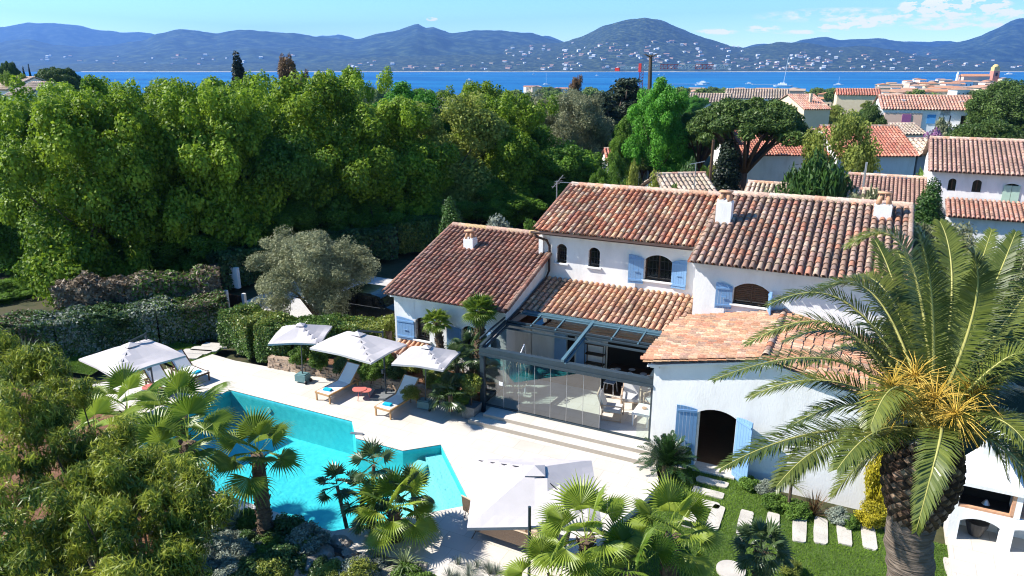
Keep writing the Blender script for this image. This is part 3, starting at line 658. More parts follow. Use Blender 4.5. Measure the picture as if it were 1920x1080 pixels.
def shutter(parent, hinge, width, za, zb, rise, ang, side, m='blue', high_out=True, hook=True):
    """a plank shutter hinged at (x, y); side -1 opens to the left; ang = angle off the wall"""
    hx, hy = hinge; d = np.array([side * math.cos(ang), -math.sin(ang)]); nrm2 = np.array([-d[1], d[0]])
    if nrm2[1] > 0: nrm2 = -nrm2
    N = 6; b = B(); th = .035; pw = width / N
    def top(u):
        # rising towards the hinge or the free edge as the arch asks (side near the opening's middle is the free edge)
        t = u / width; return zb - rise + rise * math.sin(math.pi / 2 * t) ** .9
    for k in range(N):
        u0, u1 = k * pw + .003, (k + 1) * pw - .003
        p = [(hx + d[0] * u, hy + d[1] * u) for u in (u0, u1)]
        vs = []
        for off in (0, th):
            for (q, u) in zip(p, (u0, u1)):
                vs += [(q[0] + nrm2[0] * off, q[1] + nrm2[1] * off, za), (q[0] + nrm2[0] * off, q[1] + nrm2[1] * off, top(u))]
        b.add(vs, [(0, 2, 3, 1), (4, 5, 7, 6), (0, 1, 5, 4), (2, 6, 7, 3), (1, 3, 7, 5), (0, 4, 6, 2)])
    for z in (za + .12 * (zb - za), zb - rise - .06):
        q0 = np.array([hx, hy]) + d * .01 + nrm2 * (th + .011); q1 = np.array([hx, hy]) + d * (width - .02) + nrm2 * (th + .011)
        b.bar((q0[0], q0[1], z), (q1[0], q1[1], z), .022, .07)
    s = b.obj('shutter', m, parent)
    if hook:
        h = B(); q = np.array([hx, hy]) + d * width * .5 + nrm2 * (th + .03); zz = za + (zb - za) * .45
        h.bar((q[0] - d[0] * .09, q[1] - d[1] * .09, zz), (q[0] + d[0] * .09, q[1] + d[1] * .09, zz), .02, .03); h.obj('latch', m, s)
    return s
def chimney(parent, x, y, z0, w, d, h, pots=2, ph=.32):
    b = B(); b.box((x - w / 2, y - d / 2, z0 - .5), (x + w / 2, y + d / 2, z0 + h - .12))
    n = 7
    for k in range(n):                            # broken mortar collar
        xx = x - w / 2 + .02 + (w - .04) * k / n; b.box((xx, y - d / 2 + .02, z0 + h - .12), (xx + (w - .04) / n - .003, y + d / 2 - .02, z0 + h - .12 + rnd.uniform(.02, .12)))
    c = b.obj('chimney', 'wall', parent); b = B(); zt = z0 + h - .1
    for sx in (-1, 1):
        for sy in (-1, 1): b.tube([(x + sx * w * .30, y + sy * d * .28, zt), (x + sx * w * .16, y + sy * d * .16, zt + ph)], [w * .17, w * .13], 10)
    b.box((x - w * .42, y - d * .4, zt + ph), (x + w * .42, y + d * .4, zt + ph + .05)); b.obj('chimney_pot', 'terra', c, True); return c

# ================================================================== THE VILLA
VI = thing('villa', 'white villa with blue shutters, stepped canal tile roofs and a glass veranda by the pool', 'villa', (-7.5, 24, 0))
XL, XG = -16.69, -11.61
def cornice(b, x0, x1, y, z):                    # genoise: rows of tile ends under the eave
    b.box((x0, y - .10, z - .20), (x1, y + .02, z - .11)); b.box((x0, y - .20, z - .11), (x1, y + .02, z - .03))
# left wing
b = B()
wall_y(b, XL, XG, -.3, 3.22, 23.0, .28, [(-15.71, -15.04, 1.48, 2.43, .2), (-13.54, -12.86, 1.48, 2.42, .2), (-16.45, -15.7, -.3, .95, 0)])
b.box((XG - .28, 23.28, -.3), (XG, 26.7, 3.22)); b.box((XL, 23.28, -.3), (XL + .28, 30.6, 3.22)); b.box((XL + .28, 30.3, -.3), (-11.9, 30.6, 3.22))
b.prism([(23.0, 3.22), (28.1, 4.84), (30.6, 3.9), (30.6, 3.22)], 'x', XL, XL + .28)
b.prism([(23.0, 3.22), (26.7, 4.42), (26.7, 3.22)], 'x', XG - .28, XG - .002)
cornice(b, XL - .12, XG + .02, 23.0, 3.34)
b.obj('wing_wall', 'wall', VI)
window(VI, -15.71, -15.04, 1.48, 2.43, .2, 23.0); window(VI, -13.54, -12.86, 1.48, 2.42, .2, 23.0)
shutter(VI, (-15.73, 22.97), .80, 1.42, 2.36, .12, R(4), -1); shutter(VI, (-13.56, 22.97), .60, 1.3, 2.36, .12, R(10), -1); shutter(VI, (-12.84, 22.97), .66, 1.3, 2.36, .12, R(8), 1)
b = B()
for k in range(7): b.box((-16.45 + k * .107, 23.05, -.2), (-16.45 + k * .107 + .103, 23.09, .94))
b.obj('cellar_door', 'blue', VI)
rA = tile_roof('roof', VI, (-16.86, 22.62, 3.36), (1, 0, 0), 5.42, 5.4, 1.72, 'A', pitch=.215, expo=.33, skip=lambda cx, s: cx > 5.0 and s > 4.05)
b = B(); ridge_caps(b, (-16.85, 28.02, 5.12), (-11.9, 28.02, 5.12), cols=[(.52, .36, .26), (.58, .40, .28), (.60, .42, .22)]); b.obj('ridge_tile', 'tiles', rA, True)
b = B(); up = Vector((0, -2.7, .90)); tiled(b, (-16.86, 30.8, 4.18), (1, 0, 0), (0, -2.75, .90), 5.0, 2.9, 'A', seg=4); b.obj('roof', 'tiles', VI, True)
b = B(); ridge_caps(b, (-11.42, 22.6, 3.42), (-11.42, 26.6, 4.66), r=.10, cols=PAL['A']); b.obj('verge_tile', 'tiles', rA, True); b = B(); ridge_caps(b, (-16.88, 22.6, 3.42), (-16.88, 28.0, 5.1), r=.10, cols=PAL['A']); b.obj('verge_tile', 'tiles', rA, True)
chimney(VI, -15.06, 26.45, 4.5, .46, .42, .58)
# lean-to canopy over the cellar door
cn = B(); tiled(cn, (-16.5, 22.3, 1.02), (1, 0, 0), (0, .7, .30), 1.5, .76, 'S', seg=4); cn.obj('door_canopy', 'tiles', VI, True)
# central block
XC0, XC1, YC = -11.72, -5.3, 26.7
b = B(); W3 = (-7.46, -6.40, 4.08, 5.10, .22)
wall_y(b, XC0, -5.0, 3.0, 5.52, YC, .3, [(-11.16, -10.72, 4.33, 5.12, .16), (-9.78, -9.30, 4.33, 5.12, .16), W3])
b.box((XC0, YC + .3, 0), (XC0 + .3, 33.6, 5.52)); b.box((XC0 + .3, 33.3, 0), (1.0, 33.6, 5.52))
b.prism([(YC, 5.52), (30.2, 6.75), (33.6, 5.6), (33.6, 5.52)], 'x', XC0, XC0 + .3)
b.box((-11.9, 26.55, 3.0), (XC0, 28.2, 5.4))
cornice(b, XC0 - .15, -5.2, YC, 5.64)
b.obj('central_wall', 'wall', VI)
for w in ((-11.16, -10.72, 4.33, 5.12, .16), (-9.78, -9.30, 4.33, 5.12, .16)): window(VI, *w, YC, bars=4, mull=False)
window(VI, *W3, YC, bars=7)
shutter(VI, (-7.48, YC - .03), .60, 3.90, 5.05, .14, R(9), -1); shutter(VI, (-6.38, YC - .03), .58, 3.90, 5.05, .14, R(6), 1)
rC = tile_roof('roof', VI, (-11.95, 26.28, 5.70), (1, 0, 0), 6.85, 3.92, 1.26, 'C', pitch=.225, expo=.33)
b = B(); ridge_caps(b, (-11.95, 30.2, 6.99), (-5.2, 30.2, 7.02), step=.38); b.obj('ridge_tile', 'tiles', rC, True)
b = B(); ridge_caps(b, (-11.97, 26.25, 5.74), (-11.97, 30.2, 7.0), r=.10, cols=PAL['A']); b.obj('verge_tile', 'tiles', rC, True)
b = B(); tiled(b, (-11.95, 34.1, 5.70), (1, 0, 0), (0, -3.9, 1.26), 13.3, 4.1, 'C', seg=4, expo=.5); b.obj('roof', 'tiles', VI, True)
b = B(); b.tube([(-12.1, 26.2, 5.60), (-5.3, 26.2, 5.60)], .055, 8); b.obj('gutter', 'brown', VI)
b = B(); b.tube([(-11.95, 26.2, 5.56), (-11.86, 26.25, 5.42), (-11.55, 26.55, 5.25), (-11.45, 26.62, 5.0), (-11.45, 26.62, 3.95), (-11.48, 26.3, 3.65), (-11.5, 24.2, 3.12), (-11.5, 23.0, 2.85)], .05, 8); b.obj('downpipe', 'brown', VI, True)
# television aerial
b = B(); ax, ay = -12.3, 29.3; b.tube([(ax, ay, 4.6), (ax, ay, 7.25)], .022, 6); b.bar((ax - .1, ay, 7.2), (ax + 1.0, ay, 7.2), .02)
for k in range(9): b.bar((ax + .2 + k * .09, ay - .09, 7.2), (ax + .2 + k * .09, ay + .09, 7.2), .012)
b.bar((ax - .25, ay + .1, 6.9), (ax + .25, ay + .1, 7.5), .02)
for k in range(4): b.bar((ax - .2 + k * .12, ay - .12, 7.0 + k * .13), (ax - .1 + k * .12, ay + .3, 6.96 + k * .13), .012)
b.obj('aerial', 'steel', VI)
# right block, standing forward
XB0, XB1, YB = -5.24, 1.0, 25.4
b = B(); WB = (-3.86, -2.66, 4.00, 4.80, .24)
wall_y(b, XB0, XB1, -.3, 5.26, YB, .3, [WB])
b.box((XB1 - .3, YB + .3, -.3), (XB1, 33.3, 5.26)); b.box((XB0, YB + .3, 3.0), (XB0 + .3, 33.3, 5.26))
b.prism([(YB, 5.26), (30.2, 6.80), (33.6, 5.7), (33.6, 5.26)], 'x', XB1 - .3, XB1); b.prism([(YB, 5.26), (30.2, 6.80), (33.6, 5.7), (33.6, 5.26)], 'x', XB0, XB0 + .3)
cornice(b, XB0 - .08, XB1 + .1, YB, 5.40)
b.obj('forward_wall', 'wall', VI)
w = window(VI, *WB, YB, bars=5, grille=False); bl = B()
for k in range(9): bl.bar((-3.8, YB + .19, 4.12 + k * .07), (-2.72, YB + .19, 4.12 + k * .07), .02, .03)
bl.obj('blind', 'darkwood', w)
shutter(VI, (-3.88, YB - .03), .58, 3.80, 4.74, .14, R(12), -1); shutter(VI, (-2.64, YB - .03), .56, 3.62, 4.72, .14, R(74), 1)
rB = tile_roof('roof', VI, (-5.40, 24.98, 5.46), (1, 0, 0), 6.80, 5.24, 1.60, 'B', pitch=.252, expo=.35, ragged=.025, lip=.12)
b = B(); ridge_caps(b, (-5.2, 30.22, 7.10), (1.42, 30.22, 7.12), step=.42, r=.14); b.obj('ridge_tile', 'tiles', rB, True)
b = B(); ridge_caps(b, (1.44, 24.95, 5.52), (1.44, 30.2, 7.12), r=.10, cols=PAL['B']); b.obj('verge_tile', 'tiles', rB, True)
chimney(VI, -4.84, 27.95, 6.34, .56, .5, .92, ph=.34); chimney(VI, .50, 29.35, 6.84, .58, .5, .50, ph=.40)
# front right wing with its gable
b = B(); XW0, XW1, YW = -5.38, 1.12, 21.0; DR = (-3.9, -2.76, -.3, 1.90, .17)
wall_y(b, XW0, XW1, -.4, 3.08, YW, .3, [DR])
b.prism([(XW0, 3.08), (XW1, 3.08), (-2.1, 3.80)], 'y', YW, YW + .3)
b.box((XW0, YW + .3, -.4), (XW0 + .3, YB, 3.08)); b.box((XW1 - .3, YW + .3, -.4), (XW1, YB, 3.08))
b.box((XW0 - .1, YW - .1, 2.96), (XW0 + .18, YW - .002, 3.10)); b.box((-2.28, YW - .2, 3.66), (-1.92, YW - .002, 3.92))
for sx, x1 in ((-1, XW0 - .2), (1, XW1 + .2)):
    b.prism([(-2.1, 3.80), (x1, 3.80 - .22 * abs(x1 + 2.1)), (x1, 3.74 - .22 * abs(x1 + 2.1)), (-2.1, 3.72)] , 'y', YW - .14, YW - .003)
b.obj('gable_wall', 'wall', VI)
b = B(); b.box((XW0 + .3, YW + .3, -.25), (XW1 - .3, YB, -.18)); b.obj('floor', 'floorwood', VI)
b = B(); b.box((-3.9, YW - .25, -.3), (-2.62, YW + .3, -.14)); b.obj('door_step', 'deck', VI)
shutter(VI, (-3.93, YW - .03), .64, -.22, 1.94, .12, R(16), -1); shutter(VI, (-2.72, YW - .03), .68, -.22, 1.94, .12, R(40), 1)
for sx in (-1, 1):
    b = B(); W_ = 4.95; run = 3.56; rise = .74; d = Vector((-sx * run, 0, rise))
    O = (-2.1 + sx * run, YW - .24, 3.20) if sx < 0 else (-2.1 + run, YW - .24, 3.20)
    tiled(b, O, (0, 1, 0), d, 4.66 if sx < 0 else 4.66, d.length, 'W', pitch=.215, expo=.27, ragged=.03)
    rW = b.obj('roof', 'tiles', VI, True)
b = B(); ridge_caps(b, (-2.1, YW - .2, 3.97), (-2.1, YB, 3.97), r=.12, cols=PAL['B']); b.obj('ridge_tile', 'tiles', rW, True)
# shed roof over the back of the veranda
rS = tile_roof('roof', VI, (-11.55, 24.15, 3.02), (1, 0, 0), 6.2, 2.6, .62, 'S', pitch=.232, expo=.33, ragged=.02)
b = B(); b.box((-11.6, 26.72, 0), (-5.3, 26.98, 3.0)); b.box((-5.3, 25.0, 0), (-5.0, 26.7, 3.1)); b.obj('inner_wall', 'wall', VI)
b = B(); b.box((-8.35, 25.3, .28), (-5.4, 26.71, 2.9)); b.obj('recess_shade', 'dark', VI)  # solid block; the shade of the deep room is put into its colour
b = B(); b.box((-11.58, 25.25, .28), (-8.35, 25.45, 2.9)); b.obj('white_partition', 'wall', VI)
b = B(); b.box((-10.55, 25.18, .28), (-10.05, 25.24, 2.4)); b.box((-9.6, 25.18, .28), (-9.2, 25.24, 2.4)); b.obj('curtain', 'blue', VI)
b = B(); b.box((-10.0, 25.2, .28), (-9.7, 25.245, 2.4)); b.obj('doorway_shade', 'dark', VI)  # slab on the partition, painted with the shade of a doorway
b = B(); b.box((-11.58, 21.16, -.1), (-5.42, 24.0, .27)); b.obj('veranda_floor', 'deck', VI)
b = B(); b.box((-11.58, 24.0, -.1), (-5.42, 25.3, .272)); b.obj('wood_floor', 'floorwood', VI)

# glass veranda: aluminium frame, sliding roof panes, frameless glass wall
ve = B(); YG = 21.1
ve.box((-11.68, YG - .07, .0), (-11.52, YG + .09, 2.5)); ve.box((-5.46, YG - .03, .2), (-5.40, YG + .05, 2.3))
VE = ve.obj('glass_veranda', 'frame', VI)
b = B(); b.box((-11.68, YG - .10, 2.34), (-5.38, YG + .10, 2.52)); b.box((-11.68, YG - .14, 2.24), (-5.38, YG + .06, 2.335)); b.box((-11.6, YG - .04, .277), (-5.42, YG + .05, .325)); b.obj('front_beam', 'frame', VE)
zf = lambda y: 2.56 + (y - 21.1) * .145
b = B(); b.bar((-11.35, 24.02, 2.99), (-5.5, 24.02, 2.99), .16, .12); b.bar((-11.35, 23.86, 3.01), (-5.5, 23.86, 3.01), .10, .07); b.bar((-11.35, 23.72, 2.97), (-5.5, 23.72, 2.97), .07, .06); b.obj('back_beam', 'teal', VE)
for x, m in ((-11.6, 'frame'), (-8.5, 'teal'), (-5.46, 'frame')):
    b = B(); b.bar((x, 21.0, zf(21.0) + .04), (x, 24.0, zf(24.0) + .04), .11, .10)
    if x != -5.46: b.bar((x + .1, 21.0, zf(21.0) - .06), (x + .1, 24.0, zf(24.0) - .06), .06, .08)
    b.obj('rafter', m, VE)
b = B(); b.bar((-11.66, 21.05, zf(21.0) + .3), (-11.66, 24.0, zf(24) + .12), .05, .05); b.obj('guide_rail', 'frame', VE)
for (xa, xb) in ((-11.52, -8.58), (-8.40, -5.52)):
    for k, (y, dz) in enumerate(((22.85, .02), (22.66, -.05), (22.98, .07))):
        b = B(); b.bar((xa, y, zf(y) + dz), (xb, y, zf(y) + dz), .07, .06); b.obj('cross_rail', 'frame', VE)
    n = 3
    for k in range(n):
        x0 = xa + (xb - xa) * k / n; x1 = xa + (xb - xa) * (k + 1) / n; b = B()
        b.add([(x0 + .03, 22.88, zf(22.88) + .05), (x1 - .03, 22.88, zf(22.88) + .05), (x1 - .03, 23.8, zf(23.8) + .05), (x0 + .03, 23.8, zf(23.8) + .05)], [(0, 1, 2, 3)])
        b.add([(x0 + .03, 22.88, zf(22.88) + .042), (x1 - .03, 22.88, zf(22.88) + .042), (x1 - .03, 23.8, zf(23.8) + .042), (x0 + .03, 23.8, zf(23.8) + .042)], [(3, 2, 1, 0)]); b.obj('roof_pane', 'cgl', VE)
        if k: b = B(); b.bar((x0, 22.86, zf(22.86) + .07), (x0, 23.8, zf(23.8) + .07), .05, .04); b.obj('glazing_bar', 'teal', VE)
px_ = [-11.5, -10.76, -10.16, -9.56, -8.96, -8.36, -7.76, -7.16]
for x0, x1 in list(zip(px_[:-1], px_[1:])) + [(-5.88, -5.44)]:
    b = B(); b.add([(x0 + .006, YG, .33), (x1 - .006, YG, .33), (x1 - .006, YG, 2.24), (x0 + .006, YG, 2.24)], [(0, 1, 2, 3)]); b.obj('glass_panel', 'glass', VE)
    b = B(); b.bar((x1, YG, .33), (x1, YG, 2.24), .014, .016); b.obj('panel_seam', 'steel', VE)
b = B(); b.add([(-11.6, YG + .1, .3), (-11.6, 23.0, .3), (-11.6, 23.0, 2.6), (-11.6, YG + .1, 2.5)], [(0, 1, 2, 3)]); b.obj('glass_panel', 'glass', VE)
b = B(); b.box((-10.93, YG - .03, 1.18), (-10.78, YG - .01, 1.32)); b.obj('white_notice', 'white', VE)

# ================================================================== TREES (prototypes)
rg = np.random.default_rng(5)
def lt(n, r, z0, z1): return [(r * math.cos(a) * rnd.uniform(.5, 1), r * math.sin(a) * rnd.uniform(.5, 1), rnd.uniform(z0, z1)) for a in [6.28 * k / n + rnd.random() for k in range(n)]]
# broad-leaved trees, 10 m tall and 10 m wide
for k in range(4):
    bl = lobed(4.3, 4.3, 4.5, 5.2, rg, 17, 9, 1.55, .62) + crown_blobs(2.6, 2.6, 2.8, 10, 1.3, rg, 5.0)
    bl += [(rg.normal(0, 1.6), rg.normal(0, 1.6), rg.uniform(8.4, 9.6), .5, .5, .75) for _ in range(12)]
    proto_tree('broad%d' % k, 'lf_plane', 'bark', crown_mesh(bl, 78000, .135, rg, 1.3, .5, .5), lt(7, 3, 4.5, 8), 3.2, .22)
for k, (key, m) in enumerate((('broadD', 'lf_plane2'), ('broadY', 'lf_yel'), ('broadB', 'lf_bright'), ('russet', 'lf_ru'))):
    bl = lobed(4.3, 4.3, 4.5, 5.3, rg, 16, 9, 1.5, .62) + crown_blobs(2.6, 2.6, 2.8, 10, 1.3, rg, 5.0)
    proto_tree(key, m, 'bark', crown_mesh(bl, 68000, .130, rg, 1.3, .5, .5), lt(7, 3, 4.5, 8), 3.2, .2)
bl = crown_blobs(4.0, 4.0, 4.2, 80, .8, rg, 5.4, -.9)      # loose, light-crowned
proto_tree('loose', 'lf_yel', 'bark', crown_mesh(bl, 22000, .17, rg, 1.3, .3, .9, shell=.9), lt(9, 3, 4.5, 8.5), 3.0, .18)
bl = crown_blobs(4.3, 4.3, 3.6, 90, .85, rg, 5.6, -.7) + crown_blobs(2.6, 2.6, 2.4, 20, 1.1, rg, 5.4)
proto_tree('olive', 'lf_olive', 'bark', crown_mesh(bl, 52000, .10, rg, 2.6, .35, .9, shell=.8), lt(9, 2.6, 4, 7), 2.2, .3)
bl = lobed(4.1, 4.1, 3.9, 4.6, rg, 20, 9, 1.25, .6, -.95) + crown_blobs(3, 3, 2.6, 10, 1.2, rg, 4.2)
proto_tree('oliveL', 'lf_olive', 'bark', crown_mesh(bl, 90000, .062, rg, 3.0, .35, .9, shell=.9), lt(9, 2.6, 3, 7), 1.6, .3)
# umbrella pine: flat domed crown of many pads over bare limbs
def pine(n=60, seed=0):
    bl = []
    for _ in range(n):
        r = 4.5 * math.sqrt(rg.uniform(0, 1)); a = rg.uniform(0, 6.28); z = 8.9 - 2.6 * (r / 4.8) ** 2.2 + rg.uniform(-.35, .25)
        s = rg.uniform(.6, 1.05); bl.append((r * math.cos(a), r * math.sin(a), z, s, s, s * .55))
    return bl
proto_tree('pine', 'lf_pine', 'pinebark', crown_mesh(pine(95), 60000, .10, rg, 3.0, .9, .8), lt(15, 4.2, 6.8, 8.0), 4.2, .42)
bl = crown_blobs(4.4, 4.4, 3.6, 110, .9, rg, 5.8, -.6, .7)
proto_tree('pineround', 'lf_pine', 'pinebark', crown_mesh(bl, 52000, .10, rg, 3.0, .8, .8), lt(9, 3, 5, 8), 3.0, .3)
bl = []
for z in np.linspace(1.2, 9.6, 15):                        # cedar / fir in tiers
    r = 4.3 * (1 - z / 10.4) ** .8
    for a in range(int(5 + r * 3)): an = rg.uniform(0, 6.28); q = r * rg.uniform(.45, 1); bl.append((q * math.cos(an), q * math.sin(an), z + rg.uniform(-.3, .2), .85, .85, .26))
proto_tree('cedar', 'lf_cedar', 'bark', crown_mesh(bl, 36000, .13, rg, 2.4, .9, .7), lt(9, 2.4, 3, 9), 9.3, .25)
bl = [(rg.normal(0, .12), rg.normal(0, .12), z, 1.15 * math.sin(math.pi * min(1, (z + .9) / 10.6) ** .75) ** .55 + .1,) * 1 for z in np.linspace(.7, 9.2, 18)]
bl = [(x, y, z, r, r, .9) for (x, y, z, r) in bl]
proto_tree('cypress', 'lf_cyp', 'bark', crown_mesh(bl, 26000, .09, rg, 2.0, .2, .45, shell=.25), [], 1.5, .15)
proto_tree('cypressD', 'lf_darkcyp', 'bark', crown_mesh(bl, 14000, .14, rg, 2.0, .2, .5, shell=.3), [], 1.5, .15)
bl = crown_blobs(1.7, 1.7, 1.3, 40, .5, rg, 1.3, -.7)       # weeping shrub 3 m
proto_tree('weeping', 'lf_cyp', 'bark', crown_mesh([(x * 1.2, y * 1.2, z, a, b2, c * 1.3) for x, y, z, a, b2, c in bl], 26000, .075, rg, 3.6, .1, .6, droop=1.2), [], 1.0, .1)
for key, m, sz, asp in (('shrub', 'lf_shrub', .07, 1.5), ('shrubY', 'lf_hedgey', .06, 1.4), ('shrubS', 'lf_silver', .055, 2.4), ('shrubG', 'lf_gold', .06, 1.4), ('shrubD', 'lf_hedged', .07, 1.6), ('shrubO', 'lf_olive', .06, 2.6), ('shrubP', 'lf_purple', .08, 1.2)):
    bl = crown_blobs(.8, .8, .72, 34, .26, rg, .85, -.8) + [(0, 0, .8, .5, .5, .5)]   # shrub 1.8 m tall and 2 m wide
    proto_tree(key, m, 'bark', crown_mesh(bl, 7500, sz, rg, asp, .5, .7, shell=.7), [], .7, .04)
for key, m in (('grove', 'grass2'),):                       # distant crowns
    bl = crown_blobs(4.4, 4.4, 3.9, 34, 1.4, rg, 5.4, -.6)
    proto_tree(key, m, 'bark', crown_mesh(bl, 5000, .5, rg, 1.2, .6, .5), [], 3, .3)

# ---- the tall green row on the left: nearest trees
def ordn(i):
    A_ = 'first second third fourth fifth sixth seventh eighth ninth tenth eleventh twelfth thirteenth fourteenth fifteenth sixteenth seventeenth eighteenth nineteenth twentieth'.split()
    T_ = {2: 'twenty', 3: 'thirty', 4: 'forty', 5: 'fifty', 6: 'sixty', 7: 'seventy', 8: 'eighty', 9: 'ninety'}
    if i >= 99: return 'hundred and ' + ordn(i - 100) if i > 99 else 'hundredth'
    if i < 20: return A_[i]
    t, u = divmod(i + 1, 10); return (T_[t] + '-' + A_[u - 1]) if u else {3: 'thirtieth', 4: 'fortieth', 5: 'fiftieth', 6: 'sixtieth', 7: 'seventieth', 8: 'eightieth', 9: 'ninetieth'}[t]
def relabel(objs, fmt):
    for i, o in enumerate(sorted(objs, key=lambda o: (np.array(o.matrix_world.translation if o.location.length == 0 else o.location) - CC) @ CR / max(1, (np.array(o.location) - CC) @ CF))): o['label'] = fmt % ordn(i)
ORD = ['first', 'second', 'third', 'fourth', 'fifth', 'sixth', 'seventh', 'eighth', 'ninth', 'tenth']
row = [(-60, 190, 44, 300, 'broad0'), (110, 190, 38, 360, 'broad1'), (255, 165, 41, 330, 'broad2'), (385, 150, 43, 330, 'broad3'), (500, 195, 46, 310, 'broadD'), (600, 150, 50, 320, 'broad1'), (720, 190, 52, 290, 'broad0'), (830, 175, 56, 300, 'broadY'), (930, 175, 60, 250, 'broad2'), (1040, 235, 62, 240, 'broadD')]
for i, (px, yt, d, w, key) in enumerate(row):
    tree_px(key, px, yt, d, w, 'broadleaf_tree', '%s from the left of the big green trees forming the front of the dense row' % ORD[i], 'tree', 'big trees in the dense row', base_z=-1.6)
back = [(40, 178, 52, 300, 'broad3'), (180, 150, 55, 280, 'broad0'), (300, 158, 58, 260, 'broad1'), (450, 140, 60, 260, 'broad2'), (560, 158, 64, 230, 'broadD'), (660, 132, 68, 210, 'broad0'), (770, 165, 74, 220, 'broadB'), (890, 160, 76, 210, 'broad1'), (985, 185, 80, 180, 'broadY'), (-40, 190, 60, 280, 'broad2'), (120, 165, 66, 260, 'broad1'), (520, 172, 74, 240, 'broad3'), (380, 165, 72, 220, 'broad0'),
        (170, 235, 46, 300, 'broadD'), (330, 225, 49, 300, 'broadD'), (450, 240, 51, 280, 'broadD'), (680, 245, 55, 260, 'broadD'), (790, 250, 60, 250, 'broadD'), (30, 245, 43, 300, 'broadD'), (900, 260, 63, 240, 'broadD'), (1000, 280, 67, 230, 'broadD')]
for px, yt, d, w, key in back:
    tree_px(key, px, yt, d, w, 'broadleaf_tree', 'green broadleaf tree deep inside the dense row, behind the front trees', 'tree', 'trees behind the front of the dense row', base_z=-1.2)
# single trees beyond the villa
tree_px('oliveL', 1062, 148, 68, 200, 'grey_tree', 'tall grey-green feathery tree between the green row and the dark cedar', 'tree', unit=(9.4, 9.6))
tree_px('russet', 1090, 143, 95, 70, 'russet_tree', 'brownish tree whose top rises behind the grey-green tree', 'tree')
tree_px('cedar', 1178, 148, 88, 190, 'cedar', 'dark cedar in flat tiers behind the bright green tree', 'tree', unit=(9.9, 8.8))
tree_px('cedar', 1130, 175, 84, 150, 'cedar', 'lower dark cedar beside the grey-green feathery tree', 'tree', unit=(9.9, 8.8))
tree_px('broadB', 1246, 158, 62, 158, 'broadleaf_tree', 'bright fresh green tree standing alone behind the villa ridge', 'tree')
tree_px('broadD', 1182, 215, 72, 90, 'broadleaf_tree', 'small dark tree tucked left of the bright green tree', 'tree')
tree_px('pine', 1408, 180, 56, 236, 'umbrella_pine', 'large umbrella pine with spreading bare limbs in front of the white house', 'pine tree', unit=(9.5, 9.6))
tree_px('pine', 1318, 205, 64, 120, 'umbrella_pine', 'smaller umbrella pine leaning left of the large one', 'pine tree', unit=(9.5, 9.6))
tree_px('loose', 1590, 178, 50, 185, 'broadleaf_tree', 'light yellow-green loose tree right of the large umbrella pine', 'tree')
tree_px('pineround', 1640, 183, 74, 72, 'pine_tree', 'dark rounded pine peeping out behind the yellow-green tree', 'pine tree')
tree_px('pineround', 1860, 212, 66, 185, 'pine_tree', 'broad green pine behind the right neighbour roof', 'pine tree')
tree_px('pineround', 1900, 140, 110, 170, 'pine_tree', 'tall dark pine at the right edge above the white row house', 'pine tree')
tree_px('pineround', 1790, 178, 120, 110, 'pine_tree', 'dark pine at the end of the row house roofs', 'pine tree')
tree_px('cypressD', 1368, 262, 54, 62, 'cypress', 'very dark cypress left of the big pine trunk', 'cypress', unit=(9.9, 2.6))
tree_px('cypress', 1752, 338, 37, 76, 'cypress', 'clipped column cypress in front of the right neighbour house', 'cypress', unit=(9.9, 2.6))
tree_px('cypress', 845, 373, 37, 66, 'cypress', 'clipped cone cypress behind the left wing roof', 'cypress', unit=(9.9, 2.6))
tree_px('cypressD', 442, 98, 92, 42, 'cypress', 'dark cypress top rising above the green row', 'cypress', unit=(9.9, 2.6))
tree_px('russet', 538, 105, 88, 92, 'russet_tree', 'rounded brown-green pine rising above the green row', 'tree')
tree_px('pineround', 600, 122, 84, 90, 'pine_tree', 'flat dark pine beside the brown-green one above the row', 'pine tree')
tree_px('russet', 575, 133, 80, 50, 'russet_tree', 'small orange-brown crown under the two pines above the row', 'tree')
tree_px('pine', 105, 124, 130, 96, 'umbrella_pine', 'umbrella pine at far left in front of the pink roof', 'pine tree', unit=(9.5, 9.6))
tree_px('pine', 14, 113, 150, 42, 'umbrella_pine', 'small umbrella pine at the left edge of the view', 'pine tree', unit=(9.5, 9.6))
tree_px('cypressD', 43, 126, 150, 9, 'cypress', 'left one of two thin cypresses at far left', 'cypress', unit=(9.9, 2.6))
tree_px('cypressD', 53, 121, 155, 7, 'cypress', 'right one of two thin cypresses at far left', 'cypress', unit=(9.9, 2.6))
tree_px('broad2', 22, 136, 120, 80, 'broadleaf_tree', 'green tree above the beige roofs at far left', 'tree')
for px, yt, d, w, key, lb in [(1150, 285, 50, 95, 'broadD', 'dark tree behind the left end of the main ridge'), (1195, 305, 45, 60, 'shrubDx', '')][:1]:
    tree_px(key, px, yt, d, w, 'broadleaf_tree', lb, 'tree')
tree_px('oliveL', 578, 408, 33.5, 300, 'olive_tree', 'big silvery olive tree beside the parked car', 'olive tree', unit=(9.6, 10.4), base_z=-.2)
tree_px('olive', 1775, 405, 27, 250, 'olive_tree', 'silvery olive tree behind the date palm crown', 'olive tree', unit=(9.4, 9.8))
tree_px('olive', 1890, 440, 24, 220, 'olive_tree', 'second silvery olive at the right edge behind the date palm', 'olive tree', unit=(9.4, 9.8))
tree_px('weeping', 1530, 318, 40, 175, 'weeping_shrub', 'weeping green shrub over the beige roofs behind the ridge', 'shrub', unit=(2.8, 4.2), base_z=0)
SH = [('shrubY', 1190, 300, 47, 44), ('shrub', 1175, 325, 42, 55), ('shrubY', 1230, 318, 44, 60), ('shrub', 1268, 325, 43, 55), ('shrubD', 1300, 290, 50, 60), ('shrub', 1150, 345, 40, 40), ('shrubY', 1340, 300, 55, 40), ('shrubD', 1320, 350, 37, 46)]
